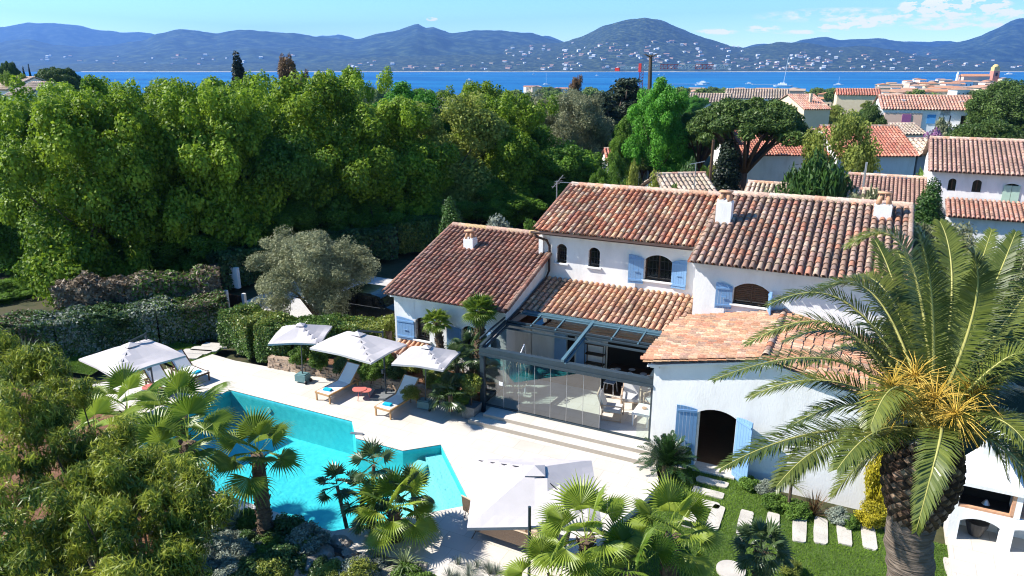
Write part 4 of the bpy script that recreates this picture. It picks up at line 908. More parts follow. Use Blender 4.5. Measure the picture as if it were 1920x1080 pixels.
for key, px, yt, d, w in SH: tree_px(key, px, yt, d, w, 'shrub', 'green garden shrub beyond the main ridge near the beige roof', 'shrub', 'shrubs beyond the ridge', unit=(1.75, 2.0), base_z=0.5)
for key, px, yt, d, w, lb in [('shrubO', 1440, 352, 38, 150, 'grey-green low shrub directly behind the ridge'), ('shrubO', 1600, 352, 37, 90, 'silver-grey shrub right of the weeping one'), ('shrubO', 1560, 368, 36, 60, 'small silver-grey shrub under the weeping one'), ('shrubO', 1640, 345, 38, 80, 'silver-grey shrub left of the right chimney'),
                              ('shrubS', 940, 392, 38, 120, 'pale variegated shrub behind the left wing ridge'), ('shrub', 1000, 396, 38, 60, 'fresh green clipped shrub at the end of the left wing ridge'), ('shrubP', 1750, 238, 78, 62, 'purple flowering tree beside the white row house'), ('shrubG', 1752, 258, 70, 22, 'bright yellow bush by the grey gable'),
                              ('shrub', 1725, 300, 48, 44, 'dark shrub by the right neighbour wall'), ('shrubO', 1772, 215, 90, 50, 'grey olive in front of the white row house')]:
    tree_px(key, px, yt, d, w, 'shrub', lb, 'shrub', unit=(1.75, 2.0), base_z=None if d > 60 else .3)
# groves between the villa and the town
for i in range(110):
    px = rnd.uniform(1240, 1930) if i < 70 else rnd.uniform(640, 1300); d = rnd.uniform(260, 640)
    X = AD(px, 200, d); h = rnd.uniform(7, 10.5); z0 = gz(X[0], X[1]) - .3; w = rnd.uniform(9, 16)
    if 1660 < px < 1870 and d < 300: continue
    plant(rnd.choice(['grove']), 'grove_tree', 'distant yellow-green tree in the band between the houses and the bay', 'tree', (X[0], X[1], z0), (w / 10, w / 10, h / 9.5), rnd.uniform(0, 6), 'distant trees towards the town')
for i in range(60):      # trees filling the gardens behind the neighbour houses
    px = rnd.uniform(980, 1960); d = rnd.uniform(84, 240); X = AD(px, 230, d); z0 = gz(X[0], X[1]); 
    if 1450 < px < 1900 and d < 150: continue
    h = rnd.uniform(4.5, 7.5); w = rnd.uniform(7, 11)
    plant(rnd.choice(['broadD', 'broadD', 'broadB', 'pineround', 'broadY']), 'garden_tree', 'green tree in the gardens between the neighbour houses and the town', 'tree', (X[0], X[1], z0), (w / 10, w / 10, h / 10), rnd.uniform(0, 6), 'trees in the gardens beyond')
for i in range(44):      # low trees between the neighbour houses
    px = rnd.uniform(1130, 1960); d = rnd.choice((72, 82, 92, 100, 112)) + rnd.uniform(-4, 4); X = AD(px, 230, d); z0 = gz(X[0], X[1]) - .5; h = rnd.uniform(3.6, 5.4) + (1.5 if px < 1300 else 0); w = rnd.uniform(4, 7)
    if 60 < d < 76 and 1560 < px < 1760: continue
    plant(rnd.choice(['broadD', 'broadB', 'pineround', 'broadY', 'olive']), 'garden_tree', 'low tree', 'tree', (X[0], X[1], z0), (w / 10, w / 10, h / 10), rnd.uniform(0, 6), 'low trees between the neighbour houses')
for i in range(26):      # left side beyond the row
    px = rnd.uniform(-60, 700); d = rnd.uniform(100, 240); X = AD(px, 230, d); z0 = gz(X[0], X[1])
    plant(rnd.choice(['broadD', 'broad2', 'pineround']), 'garden_tree', 'tree half hidden behind the dense row', 'tree', (X[0], X[1], z0), (1.1, 1.1, rnd.uniform(.7, 1.0)), rnd.uniform(0, 6), 'trees hidden behind the row')
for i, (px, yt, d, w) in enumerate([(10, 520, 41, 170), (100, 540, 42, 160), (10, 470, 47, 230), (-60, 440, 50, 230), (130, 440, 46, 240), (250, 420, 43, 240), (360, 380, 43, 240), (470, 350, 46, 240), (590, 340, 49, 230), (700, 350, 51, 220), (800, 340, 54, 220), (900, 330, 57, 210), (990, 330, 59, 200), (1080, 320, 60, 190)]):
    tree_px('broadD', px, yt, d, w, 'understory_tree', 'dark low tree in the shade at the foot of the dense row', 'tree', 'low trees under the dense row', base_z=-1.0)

# ================================================================== HEDGES AND LOW PLANTING
def hedge(name, label, path, width, height, z0, mats, n, size, rough=.18, cat='hedge', seed=1, top_col=None, aspect=1.4):
    """leafy box hedge along a path of (x, y); mats = [(material, weight)]"""
    r = np.random.default_rng(seed); P = np.array(path, float); seg = np.linalg.norm(np.diff(P, axis=0), axis=1); cum = np.r_[0, np.cumsum(seg)]
    s = r.uniform(0, cum[-1], n); i = np.clip(np.searchsorted(cum, s) - 1, 0, len(seg) - 1); t = (s - cum[i]) / seg[i]
    C = P[i] + (P[i + 1] - P[i]) * t[:, None]; D = nrm(P[i + 1] - P[i]); Nn = np.stack([-D[:, 1], D[:, 0]], 1)
    per = 2 * height + width; u = r.uniform(0, per, n); side = np.where(u < height, -1, np.where(u < height + width, 0, 1))
    off = np.where(side == -1, -width / 2, np.where(side == 1, width / 2, u - height - width / 2)); zz = np.where(side == -1, u, np.where(side == 0, height, per - u))
    lump = .5 * np.sin(s * 2.3 + seed) + .35 * np.sin(s * 5.1 + zz * 3) + .3 * np.sin(off * 6 + s * 3.7)
    dep = r.uniform(0, 1, n) ** 2 * -.35 + lump * rough + r.normal(0, .04, n)
    ndir = np.zeros((n, 3)); ndir[:, 0] = Nn[:, 0] * side; ndir[:, 1] = Nn[:, 1] * side; ndir[:, 2] = (side == 0)
    pos = np.stack([C[:, 0] + Nn[:, 0] * off, C[:, 1] + Nn[:, 1] * off, z0 + zz], 1) + ndir * dep[:, None]
    ndir[:, 2] += .35; V, Q, tn = leaves(pos, ndir, size, aspect, r, .6)
    patch = np.sin(s * .9 + seed * 2) + np.sin(s * .37 + 1 + zz); w = np.cumsum([m[1] for m in mats]); w = w / w[-1]
    rv = np.clip((patch + 2) / 4 * .7 + r.uniform(0, .3, n), 0, .999); mi = np.searchsorted(w, rv)
    x0 = C.mean(0); rt = thing(name, label, cat, (x0[0], x0[1], z0)); npmesh('foliage', V, Q, [m[0] for m in mats], rt, tn, mi=mi)
    b = B()
    for a in range(len(P) - 1):
        b.bar((P[a][0], P[a][1], z0 + height * .35), (P[a + 1][0], P[a + 1][1], z0 + height * .35), width * .45, height * .7)
    b.obj('branches', 'bark', rt); return rt
h2 = lambda *q: [tuple(G(x, y, z)[:2]) for x, y, z in q]
hedge('hedge', 'long mixed hedge with glossy dark leaves behind the left parasol', h2((-60, 672, 0), (120, 655, 0), (300, 632, 0), (428, 612, 0)), 2.0, 1.75, -.2, [('lf_hedged', .3), ('lf_silver', .16), ('lf_hedge', .2), ('lf_brown', .12), ('lf_shrub', .22)], 95000, .085, .2, seed=3)
hedge('hedge', 'back row of the left hedge with dry brown twigs and red shoots', h2((120, 622, 0), (250, 612, 0), (345, 602, 0), (420, 594, 0)), 1.4, 2.6, -.2, [('lf_brown', .45), ('lf_shrub', .2), ('lf_red', .08), ('lf_hedgey', .2)], 16000, .09, .3, seed=5, aspect=2.4)
hedge('hedge', 'squared green hedge with yellow-green top above the low stone wall', h2((448, 642, 0), (500, 668, 0), (560, 670, .1), (640, 664, .2), (733, 668, .2)), 1.5, 1.6, .1, [('lf_hedgey', .35), ('lf_hedge', .65)], 110000, .06, .14, seed=8)
hedge('hedge', 'dark clipped hedge behind the left wing near the cone cypress', h2((740, 470, 0), (800, 462, 0), (840, 455, 0)), 2.0, 2.0, 0, [('lf_hedge', .7), ('lf_hedgey', .3)], 14000, .12, .15, seed=10)
hedge('hedge', 'long dark hedge at the far end of the drive', h2((405, 540, 0), (560, 500, 0), (740, 480, 0)), 1.6, 1.9, 0, [('lf_hedged', 1.0)], 16000, .13, .2, seed=12)
hedge('hedge', 'tall dark hedge screening the right neighbour house', [(3.5, 36), (12, 40)], 2, 2.6, -.2, [('lf_hedge', .6), ('lf_hedged', .4)], 12000, .12, .2, seed=14)
def shrub(key, px, py, z, w, h, label, name='shrub', cat='shrub', group=None):
    p = G(px, py, z); return plant(key, name, label, cat, (p[0], p[1], z - .05), (w / 2., w / 2., h / 1.75), rnd.uniform(0, 6.28), group)
for key, px, py, z, w, h, lb in [('shrub', 600, 690, .4, 1.0, .8, 'bushy green shrub behind the left box parasol'), ('shrubD', 640, 700, .4, .9, .7, 'dark shrub at the low wall left of the big parasol mast'), ('shrub', 668, 696, .4, .9, .7, 'green rose bush behind the first wooden lounger'),
        ('shrub', 695, 712, .4, 1.1, .8, 'green shrub right behind the big parasol mast'), ('shrubD', 745, 712, .4, .9, .8, 'dark shrub in front of the cellar door'), ('shrubY', 815, 728, .4, 1.0, .8, 'yellow-green shrub behind the right box parasol'), ('shrub', 835, 745, .4, 1.1, 1.0, 'green shrub by the foot of the two trunked palms'),
        ('shrub', 560, 682, .4, 1.0, .8, 'low green shrub at the left end of the stone wall bed'), ('shrubY', 640, 690, .4, .8, .6, 'yellowish shrub above the wall behind the first wooden lounger'), ('shrub', 720, 700, .4, 1.2, 1.0, 'leafy shrub under the big parasol edge'), ('shrubY', 770, 700, .4, 1.1, .8, 'yellowish shrub at the foot of the left wing wall'), ('shrubD', 820, 715, .4, 1.2, 1.1, 'dark shrub between the cellar door and the trunked palms'), ('shrub', 860, 760, .35, 1.0, .8, 'green shrub behind the planter'), ('shrub', 700, 650, .4, 1.3, 1.2, 'bright green shrub at the corner of the left wing'), ('shrubY', 770, 748, .4, .9, .6, 'small green shrub on top of the stone wall'), ('shrubD', 610, 640, .4, 1.2, 1.4, 'dark leafy shrub with large leaves by the olive trunk'),
        ('shrubG', 1630, 985, -.2, 1.1, .9, 'golden yellow bush at the right corner of the gable wing'), ('shrubS', 1435, 925, -.2, .8, .5, 'silver shrub under the gable wall'), ('shrub', 1455, 950, -.2, 1.0, .45, 'low green shrub under the gable wall'), ('shrub', 1490, 965, -.2, 1.0, .5, 'low green plant left of the spiky clump'),
        ('shrubS', 1570, 975, -.2, .9, .45, 'pale grey-green plant beside the golden bush'), ('shrub', 1590, 985, -.2, .7, .4, 'small green plant by the stepping stones'), ('shrub', 1405, 915, -.2, .8, .5, 'leafy green plant under the right door shutter'), ('shrub', 1272, 872, 0, .9, .8, 'green bush behind the cycad by the left door shutter'),
        ('shrubY', 1480, 1075, -.2, .7, .5, 'small yellow-green plant on the lawn')]:
    shrub(key, px, py, z, w, h, lb)
# golden climber at the wing corner
p = G(1652, 960, -.2); plant('shrubG', 'climbing_plant', 'golden yellow climber rising at the corner of the gable wing', 'climber', (1.30, 20.75, -.2), (.55, .5, 1.5), 1.0)
# rockery: shrubs, groundcover, stones
for i in range(110):
    px = rnd.uniform(120, 930); py = rnd.uniform(985, 1110) if px > 420 else rnd.uniform(880, 1120)
    if 860 < px and py < 1030: continue
    g0 = G(px, py, 0)
    if g0[1] > 12.4: continue
    key = rnd.choice(['shrub', 'shrubS', 'shrubY', 'shrub', 'shrubD', 'shrubS']); s = rnd.uniform(.55, 1.15)
    plant(key, 'rockery_shrub', 'low shrub growing between the pale rocks in front of the pool', 'shrub', (g0[0], g0[1], -.1), (s * .6, s * .6, s * .42), rnd.uniform(0, 6), 'low shrubs in the rockery')
def rock(x, y, s, z=0.0, label=None):
    b = B(); n = 60; import bmesh as bmm
    bm = bmm.new(); bmm.ops.create_icosphere(bm, subdivisions=3, radius=1); sd_ = rnd.uniform(0, 99)
    for v in bm.verts:
        c = v.co; k = 1 + .20 * vnoise(c.x * 1.4 + sd_, c.y * 1.4 + c.z, sd_) + .10 * vnoise(c.x * 4 + sd_, c.z * 4 - c.y * 3, sd_ + 2); k = round(k * 7) / 7 * .6 + k * .4
        v.co = Vector((c.x * s * k, c.y * s * .75 * k, max(-.3 * s, c.z * s * .6 * k)))
    me = bpy.data.meshes.new('rock'); bm.to_mesh(me); bm.free(); o = finish(me, 'rock', None, 'rock'); o.location = (x, y, z); o.rotation_euler.z = rnd.uniform(0, 6)
    return tag(o, label or 'pale weathered limestone rock in the rockery in front of the pool', 'rock', None if label else 'rocks in the rockery')
for px, py, s in [(545, 1030, .55), (600, 1030, .4), (510, 1050, .4), (640, 1015, .3), (560, 1070, .45), (700, 1060, .25), (690, 1045, .3), (470, 990, .3), (620, 1060, .35), (530, 1010, .3), (760, 985, .3), (470, 1050, .35), (400, 1000, .3), (580, 1045, .35), (655, 1035, .22), (500, 1075, .4), (350, 1000, .35), (640, 1080, .3), (440, 1070, .3), (735, 1070, .25), (790, 1060, .2)]:
    g0 = G(px, py, .05); rock(g0[0], g0[1], s)
p = G(1370, 1072, -.2)
b = B(); b.tube([(p[0], p[1], -.25), (p[0], p[1], -.12)], [.36, .36], 26); tag(b.obj('round_stone', 'asph'), 'round flat pale stone lying on the lawn', 'stone')
# stepping stones
def slab(cx, cy, l, w, rz, z=-.19):
    b = B(); n = 14; vs = []
    pts = []
    for k in range(n):
        a = 2 * math.pi * k / n; ex_ = abs(math.cos(a)) ** .25 * math.copysign(1, math.cos(a)) * w / 2 * rnd.uniform(.93, 1.05); ey = abs(math.sin(a)) ** .25 * math.copysign(1, math.sin(a)) * l / 2 * rnd.uniform(.95, 1.05)
        pts.append((ex_, ey))
    c, s_ = math.cos(rz), math.sin(rz); pts = [(cx + x * c - y * s_, cy + x * s_ + y * c) for x, y in pts]
    b.prism(pts, 'z', z - .03, z + .035); return tag(b.obj('stepping_stone', 'asph'), 'pale stone slab set in the grass of the garden path', 'stepping stone', 'stepping stones on the lawn')
for px, py in [(1295, 970), (1340, 975), (1395, 985), (1447, 990), (1498, 997), (1538, 1000), (1582, 1003), (1628, 1010), (1673, 1018)]:
    g0 = G(px, py, -.2); slab(g0[0], g0[1] + .1, 1.25, .36, R(3) + rnd.uniform(-.05, .05))
for px, py in [(1335, 905), (1328, 925), (1318, 944)]:
    g0 = G(px, py, -.2); slab(g0[0], g0[1], .34, .95, rnd.uniform(-.05, .05))
for px, py in [(1700, 985), (1720, 1060), (1790, 1075)]: g0 = G(px, py, -.2); slab(g0[0], g0[1], 1.1, .4, .1)
for px, py in [(350, 668), (368, 660), (385, 655), (405, 648)]: g0 = G(px, py, -.05); slab(g0[0], g0[1], .5, 1.3, .3, -.05)
# grass blades on the lawn
def grass(name, poly, n, z, size, seed, m='lf_grass'):
    r = np.random.default_rng(seed); P = np.array(poly); lo, hi = P.min(0), P.max(0); pts = r.uniform(lo, hi, (n * 2, 2)); ins = np.zeros(len(pts), bool); j = len(P) - 1
    for i in range(len(P)):
        c = ((P[i, 1] > pts[:, 1]) != (P[j, 1] > pts[:, 1])) & (pts[:, 0] < (P[j, 0] - P[i, 0]) * (pts[:, 1] - P[i, 1]) / (P[j, 1] - P[i, 1] + 1e-12) + P[i, 0]); ins ^= c; j = i
    pts = pts[ins][:n]; k = len(pts); a = r.uniform(0, 6.28, k); d = np.stack([np.cos(a), np.sin(a), np.zeros(k)], 1); base = np.c_[pts, np.full(k, z)]
    tip = base + np.c_[r.normal(0, size * .35, (k, 2)), r.uniform(.6, 1.2, k) * size]; w = .006
    V = np.stack([base - d * w, base + d * w, tip + d * w * .3, tip - d * w * .3], 1).reshape(-1, 3); Q = np.arange(4 * k).reshape(-1, 4)
    tn = np.clip(.5 + .28 * np.sin(pts[:, 0] * 1.7) * np.cos(pts[:, 1] * 1.3) + r.uniform(-.3, .3, k), 0, 1)
    return tag(npmesh(name, V, Q, m, None, tn), 'short mown green grass of the lawn', 'grass', kind='stuff')
grass('grass', LAWN, 150000, -.20, .05, 4)
SL = [g(345, 692), g(250, 650), g(170, 700), (-34, 16), (-34, 20), g(420, 650), g(400, 662)]
o = grass('grass', SL, 50000, -.08, .06, 5); o['label'] = 'short green grass strip beside the left hedge'

# ================================================================== FAN PALMS, DATE PALM, CYCAD, SPIKY PLANTS
class LV:                                          # quads + tint
    def __init__(s): s.v = []; s.q = []; s.t = []
    def quad(s, a, b_, c, d, t): k = len(s.v); s.v += [a, b_, c, d]; s.q.append((k, k + 1, k + 2, k + 3)); s.t.append(t)
    def obj(s, name, m, parent): return npmesh(name, np.array([tuple(p) for p in s.v]), np.array(s.q), m, parent, np.array(s.t))
def fan_leaf(L, base, d, up, pet, Rr, tint, seg=26, spread=110, droop=.35, split=.55):
    d = Vector(d).normalized(); up = Vector(up); s = d.cross(up).normalized(); n = s.cross(d).normalized(); hub = Vector(base) + d * pet
    L.quad(Vector(base) - s * .014, Vector(base) + s * .014, hub + s * .008, hub - s * .008, .9)
    for k in range(seg):
        a0, a1 = R(-spread + 2 * spread * k / seg), R(-spread + 2 * spread * (k + 1) / seg); am = (a0 + a1) / 2
        rr = Rr * (1 - .22 * (abs(am) / R(spread)) ** 2) * rnd.uniform(.9, 1.06); D = lambda a: d * math.cos(a) + s * math.sin(a)
        cup = lambda r: n * (-.28 * r * r / Rr) + n * .10 * r * abs(math.sin(am))
        t = min(1, max(0, tint + rnd.uniform(-.18, .18)))
        p0 = hub; e0 = hub + D(a0) * rr * split + cup(rr * split) - n * .012; e1 = hub + D(a1) * rr * split + cup(rr * split) - n * .012; m = hub + D(am) * rr * split * 1.0 + cup(rr * split) + n * .02
        tip = hub + D(am) * rr + cup(rr) + Vector((0, 0, -droop * rr * rnd.uniform(.1, .5))); md = hub + D(am) * rr * .82 + cup(rr * .82) + Vector((0, 0, -droop * .06 * rr)); wv = D(am + math.pi / 2) * .008
        L.quad(p0, e0, m, p0 + n * .001, t); L.quad(p0, m, e1, p0 + n * .001, t)
        L.quad(e0, md - wv, md, m, t); L.quad(m, md, md + wv, e1, t); L.quad(md - wv, tip, tip + wv * .2, md + wv, min(1, t + .15))
def fan_crown(n, pet, Rr, lo=-35, hi=80, droop=.35, tint=.5, seg=26, spread=105, seed=0):
    L = LV(); rnd.seed(seed)
    for k in range(n):
        f = k / max(1, n - 1); el = R(hi + (lo - hi) * f ** .8) + rnd.uniform(-.12, .12); az = k * 2.39996 + rnd.uniform(-.2, .2)
        d = Vector((math.cos(az) * math.cos(el), math.sin(az) * math.cos(el), math.sin(el)))
        up = Vector((-math.cos(az) * math.sin(el), -math.sin(az) * math.sin(el), math.cos(el))) + Vector((rnd.uniform(-.3, .3), rnd.uniform(-.3, .3), 0))
        fan_leaf(L, d * .05, d, up, pet * rnd.uniform(.8, 1.15), Rr * rnd.uniform(.85, 1.1), tint + rnd.uniform(-.25, .25), seg, spread, droop)
    return L
def palm(name, label, loc, ztop, trunk_r, n, pet, Rr, m='lf_fan', seed=0, tm='palmbark', lo=-35, hi=80, lean=(0, 0), fringe=True, tint=.5, seg=26, droop=.35, cat='palm'):
    r = thing(name, label, cat, loc); x, y, z = loc; top = Vector((x + lean[0], y + lean[1], ztop)); bs = Vector((x, y, z)); rnd.seed(seed + 50)
    if ztop - z > .25:
        b = B(); npt = 10; b.tube([bs.lerp(top, k / npt) for k in range(npt + 1)], [trunk_r * (1.25 - .25 * k / npt + rnd.uniform(-.06, .06)) for k in range(npt + 1)], 12, jit=.12)
        if fringe:
            for k in range(int((ztop - z) * 60)):            # old leaf bases
                t = rnd.random(); a = rnd.uniform(0, 6.28); p = bs.lerp(top, t); o = Vector((math.cos(a), math.sin(a), 0)); q = p + o * trunk_r * 1.0
                b.bar(q, q + o * .06 + Vector((0, 0, .08)), .06, .02)
        b.obj('trunk', tm, r)
    L = fan_crown(n, pet, Rr, lo, hi, droop, tint, seg, seed=seed); L.v = [Vector(p) + top for p in L.v]; L.obj('fronds', m, r); return r
p = G(500, 1010, 0); palm('fan_palm', 'fan palm with a dark shaggy trunk standing alone in front of the pool', (p[0], p[1], -.1), 2.5, .16, 12, .55, .80, seed=3, lo=-30, tint=.6)
p = G(742, 1012, 0); palm('fan_palm', 'bright yellow-green fan palm at the pool edge right of the tall one', (p[0], p[1], -.1), .85, .15, 18, .62, .78, seed=4, tint=.75)
for i, (px, py, zt, Rr, lb) in enumerate([(650, 985, 1.25, 0.40, 'dark blue-green dwarf palm at the left of the pool edge clump'), (668, 1000, 1.05, 0.40, 'lowest dark dwarf palm of the pool edge clump'), (690, 990, 1.9, 0.44, 'tallest dark dwarf palm of the pool edge clump, behind the yellow one'), (700, 1015, .8, 0.40, 'short dark dwarf palm in the middle of the clump'), (790, 1000, 1.35, 0.38, 'thin dark dwarf palm right of the yellow fan palm')]):
    p = G(px, py, 0); palm('dwarf_palm', lb, (p[0], p[1], -.1), zt, .045, 10, .34, Rr, 'lf_fand', seed=20 + i, fringe=False, seg=13, droop=.0, tint=.55, lean=(rnd.uniform(-.3, .3), rnd.uniform(-.2, .2)))
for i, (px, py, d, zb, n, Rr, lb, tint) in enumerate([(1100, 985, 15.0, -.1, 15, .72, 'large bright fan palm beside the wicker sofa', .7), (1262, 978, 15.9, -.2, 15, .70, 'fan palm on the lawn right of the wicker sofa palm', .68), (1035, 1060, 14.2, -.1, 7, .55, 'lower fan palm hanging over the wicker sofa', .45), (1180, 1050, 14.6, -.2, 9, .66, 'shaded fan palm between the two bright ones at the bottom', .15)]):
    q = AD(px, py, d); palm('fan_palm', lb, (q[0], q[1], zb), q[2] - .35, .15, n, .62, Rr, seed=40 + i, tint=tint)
q = AD(1430, 1010, 16.4); palm('dwarf_palm', 'loose grey-green dwarf palm on the lawn beside the stepping stones', (q[0], q[1], -.2), q[2] - .3, .11, 26, .35, .42, 'lf_fand', seed=60, seg=14, tint=.8)
for i, (px, py, d, n, Rr, tint, lb) in enumerate([(335, 760, 19.5, 12, .9, .35, 'large fan palm at the left end of the pool'), (348, 805, 17.6, 10, .8, .35, 'fan palm reaching over the left part of the pool'), (235, 750, 21.0, 12, .85, .5, 'fan palm in front of the left parasol'), (175, 800, 19.0, 11, .85, .85, 'yellow-green fan palm at the edge of the foreground tree'), (300, 850, 17.0, 10, .8, .5, 'low fan palm behind the foreground tree')]):
    q = AD(px, py, d); palm('fan_palm', lb, (q[0], q[1], -.1), max(.6, q[2] - .35), .14, n, .7, Rr, seed=70 + i, tint=tint)
palm('fan_palm', 'small palm on a curved dark trunk in front of the left wing', tuple(np.array([*AY(832, 655, 22.3)[:2], .3])), 2.62, .13, 24, .25, .42, 'lf_fan', seed=81, lean=(-.28, 0), tint=.5, seg=16, lo=-20)
palm('fan_palm', 'taller palm on a thick dark trunk beside the glass veranda', tuple(np.array([*AY(898, 650, 22.2)[:2], .3])), 3.38, .17, 32, .28, .50, 'lf_fan', seed=82, lean=(.05, 0), tint=.3, seg=16, lo=-25)
for i, (px, py, z, zt, lb) in enumerate([(858, 742, .35, 1.6, 'lush dark fan palm clump left of the glass veranda'), (885, 735, .35, 1.9, 'fan palm clump pressed against the veranda post'), (870, 700, .35, 1.0, 'low fan palm under the two trunked palms'), (845, 770, .3, .9, 'small fan palm beside the potted tree')]):
    p = G(px, py, z); palm('fan_palm', lb, (p[0], p[1], z), zt, .08, 15, .45, .50, 'lf_fand', seed=90 + i, tint=.5, seg=18, fringe=False)
def blades(name, label, loc, n, ln, w, m, seed=0, lo=5, hi=85, droop=.6, cat='plant', stem=0.0, tint=.5):
    rnd.seed(seed); r = thing(name, label, cat, loc); L = LV(); o = Vector(loc) + Vector((0, 0, stem))
    for k in range(n):
        az = k * 2.39996 + rnd.uniform(-.2, .2); el = R(rnd.uniform(lo, hi)); l = ln * rnd.uniform(.7, 1.1); d = Vector((math.cos(az) * math.cos(el), math.sin(az) * math.cos(el), math.sin(el))); s = d.cross(Vector((0, 0, 1))).normalized()
        pr = o; pw = s * w * .5; t = tint + rnd.uniform(-.3, .3)
        for j in range(1, 5):
            f = j / 4; p = o + d * l * f + Vector((0, 0, -droop * l * f * f * (.4 + math.cos(el) * .6))); cw = s * w * .5 * (1 - f ** 1.6); L.quad(pr - pw, pr + pw, p + cw, p - cw, min(1, max(0, t))); pr, pw = p, cw
    L.obj('leaves', m, r)
    if stem: b = B(); b.tube([loc, tuple(o)], [.05, .04], 7); b.obj('stem', 'bark', r)
    return r
p = G(760, 1075, 0); blades('strappy_plant', 'pale green arching strap-leaved plant in the rockery below the pool', (p[0], p[1], 0), 70, .75, .045, 'lf_agave', 2, stem=.2, tint=.7)
p = AD(365, 985, 12.5); blades('dracaena', 'spiky grey-green dracaena head at the edge of the foreground tree', (p[0], p[1], -.1), 90, .65, .035, 'lf_agave', 3, lo=-40, stem=p[2] + .1, tint=.25, droop=.3)
p = AD(352, 1010, 11.6); blades('dracaena', 'dark lower dracaena head at the edge of the foreground tree', (p[0], p[1], -.1), 70, .6, .035, 'lf_fand', 4, lo=-60, stem=p[2] + .1, tint=.1, droop=.3)
p = G(378, 925, 0); blades('yucca', 'dark spiky yucca standing against the pool water', (p[0], p[1], 0), 60, .5, .03, 'lf_fand', 5, stem=.6, tint=.1, droop=.05)
p = G(55, 705, 0); blades('strappy_plant', 'long-leaved grassy plant beside the left hedge', (p[0], p[1], .2), 46, 1.5, .05, 'lf_agave', 6, lo=30, tint=.6, stem=.4)
p = G(1525, 965, -.2); blades('spiky_grass', 'brown-green spiky grass clump under the gable wall', (p[0], p[1], -.2), 80, .85, .03, 'lf_ru', 7, lo=30, tint=.4, droop=.2)
p = G(1478, 955, -.2); blades('spiky_grass', 'yellowish spiky plant on a short dark stem under the gable wall', (p[0], p[1], -.2), 60, .6, .03, 'lf_yel', 8, lo=0, tint=.5, stem=.8, droop=.3)
for i in range(9):
    px, py = rnd.uniform(840, 940), rnd.uniform(1055, 1090); p = G(px, py, 0); blades('lavender', 'grey-green lavender tuft at the lower edge of the terrace', (p[0], p[1], -.1), 110, .42, .012, 'lf_silver', 100 + i, lo=30, tint=.3, droop=.1, cat='lavender')['group'] = 'lavender tufts by the terrace'
# pinnate frond
def pinnate(L, pts, ln, nl, w, droop=.25, tint=.5, vee=.35, Lr=None, rw=.03, taper=True):
    """leaflets along a curve of points"""
    P = [Vector(p) for p in pts]
    def bez(t):
        n = len(P) - 1; Q = list(P)
        for _ in range(n): Q = [Q[i].lerp(Q[i + 1], t) for i in range(len(Q) - 1)]
        return Q[0]
    ds = [bez(k / 24) for k in range(25)]
    if Lr is not None: Lr.tube(ds, [rw * (1 - .85 * k / 24) for k in range(25)], 5)
    for k in range(nl):
        t = .10 + .90 * (k + .5) / nl; p = bez(t); tg = (bez(min(1, t + .02)) - bez(t - .02)).normalized(); s = tg.cross(Vector((0, 0, 1)))
        if s.length < .15: s = tg.cross(Vector((.3, 1, 0)))
        s.normalize(); n = s.cross(tg).normalized(); l = ln * (math.sin(math.pi * (.16 + .80 * t)) ** .7) * rnd.uniform(.88, 1.08)
        for sg in (-1, 1):
            dd = (s * sg + tg * (.35 + 1.0 * t ** 2) + n * (vee + rnd.uniform(-.25, .25))).normalized(); ww = n.cross(dd).normalized() * w * .5
            m = p + dd * l * .55 + Vector((0, 0, -droop * l * .15)); e = p + dd * l + Vector((0, 0, -droop * l * rnd.uniform(.4, 1.0)))
            tt = min(1, max(0, tint + rnd.uniform(-.22, .22))); L.quad(p - ww * .5, p + ww * .5, m + ww, m - ww, tt); L.quad(m - ww, m + ww, e + ww * .1, e - ww * .1, tt)
# the great date palm
rnd.seed(9)
DC = AD(1742, 812, 10.45); DB = (DC[0], DC[1] , -.2)
DP = thing('date_palm', 'huge date palm with orange flower stalks in the right foreground', 'palm', DB)
b = B(); zt = DC[2] - 1.05; hs = [-.2 + (zt + .6) * k / 60 for k in range(61)]
b.tube([(DC[0] + .02 * math.sin(h) + .26 * (1 - math.exp(-max(0, zt - .75 - h) / .9)), DC[1], h) for h in hs], [.325 + .016 * math.sin(h * 37) + .06 * max(0, 1 - h) for h in hs], 40, jit=.035); b.obj('trunk', 'palmring', DP, True)
b = B(); cols_ = [(.16, .10, .06), (.22, .14, .085), (.12, .075, .05), (.30, .21, .14), (.26, .18, .12)]
N = 15
for j in range(N):                                  # swollen head of cut frond bases
    t = j / (N - 1); z = zt - .35 + 1.25 * t; rr = .265 + .235 * math.sin(math.pi * min(1, t * .75 + .06)); nn = 15
    for k in range(nn):
        a = 2 * math.pi * (k + .5 * (j % 2)) / nn; o = Vector((math.cos(a), math.sin(a), 0)); s = Vector((-o.y, o.x, 0)); c = Vector((DC[0], DC[1], z)); w = rr * math.pi / nn * 1.05; up = Vector((0, 0, .115))
        tip = c + o * (rr + .07) + up * .55; q = [c + o * rr * .93 - up * .8, c + o * rr * .97 + s * w, c + o * rr * .93 + up * 1.0, c + o * rr * .97 - s * w]; cc = shade(rnd.choice(cols_), .2)
        q2 = [tip + (x - tip) * .45 + o * .015 for x in q]
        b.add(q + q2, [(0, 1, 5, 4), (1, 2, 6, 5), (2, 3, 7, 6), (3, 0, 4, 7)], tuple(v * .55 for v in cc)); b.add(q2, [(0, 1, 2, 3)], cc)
b.tube([(DC[0], DC[1], zt - .5), (DC[0], DC[1], zt + .9)], [.30, .33], 20); b.obj('frond_bases', 'cutbase', DP)
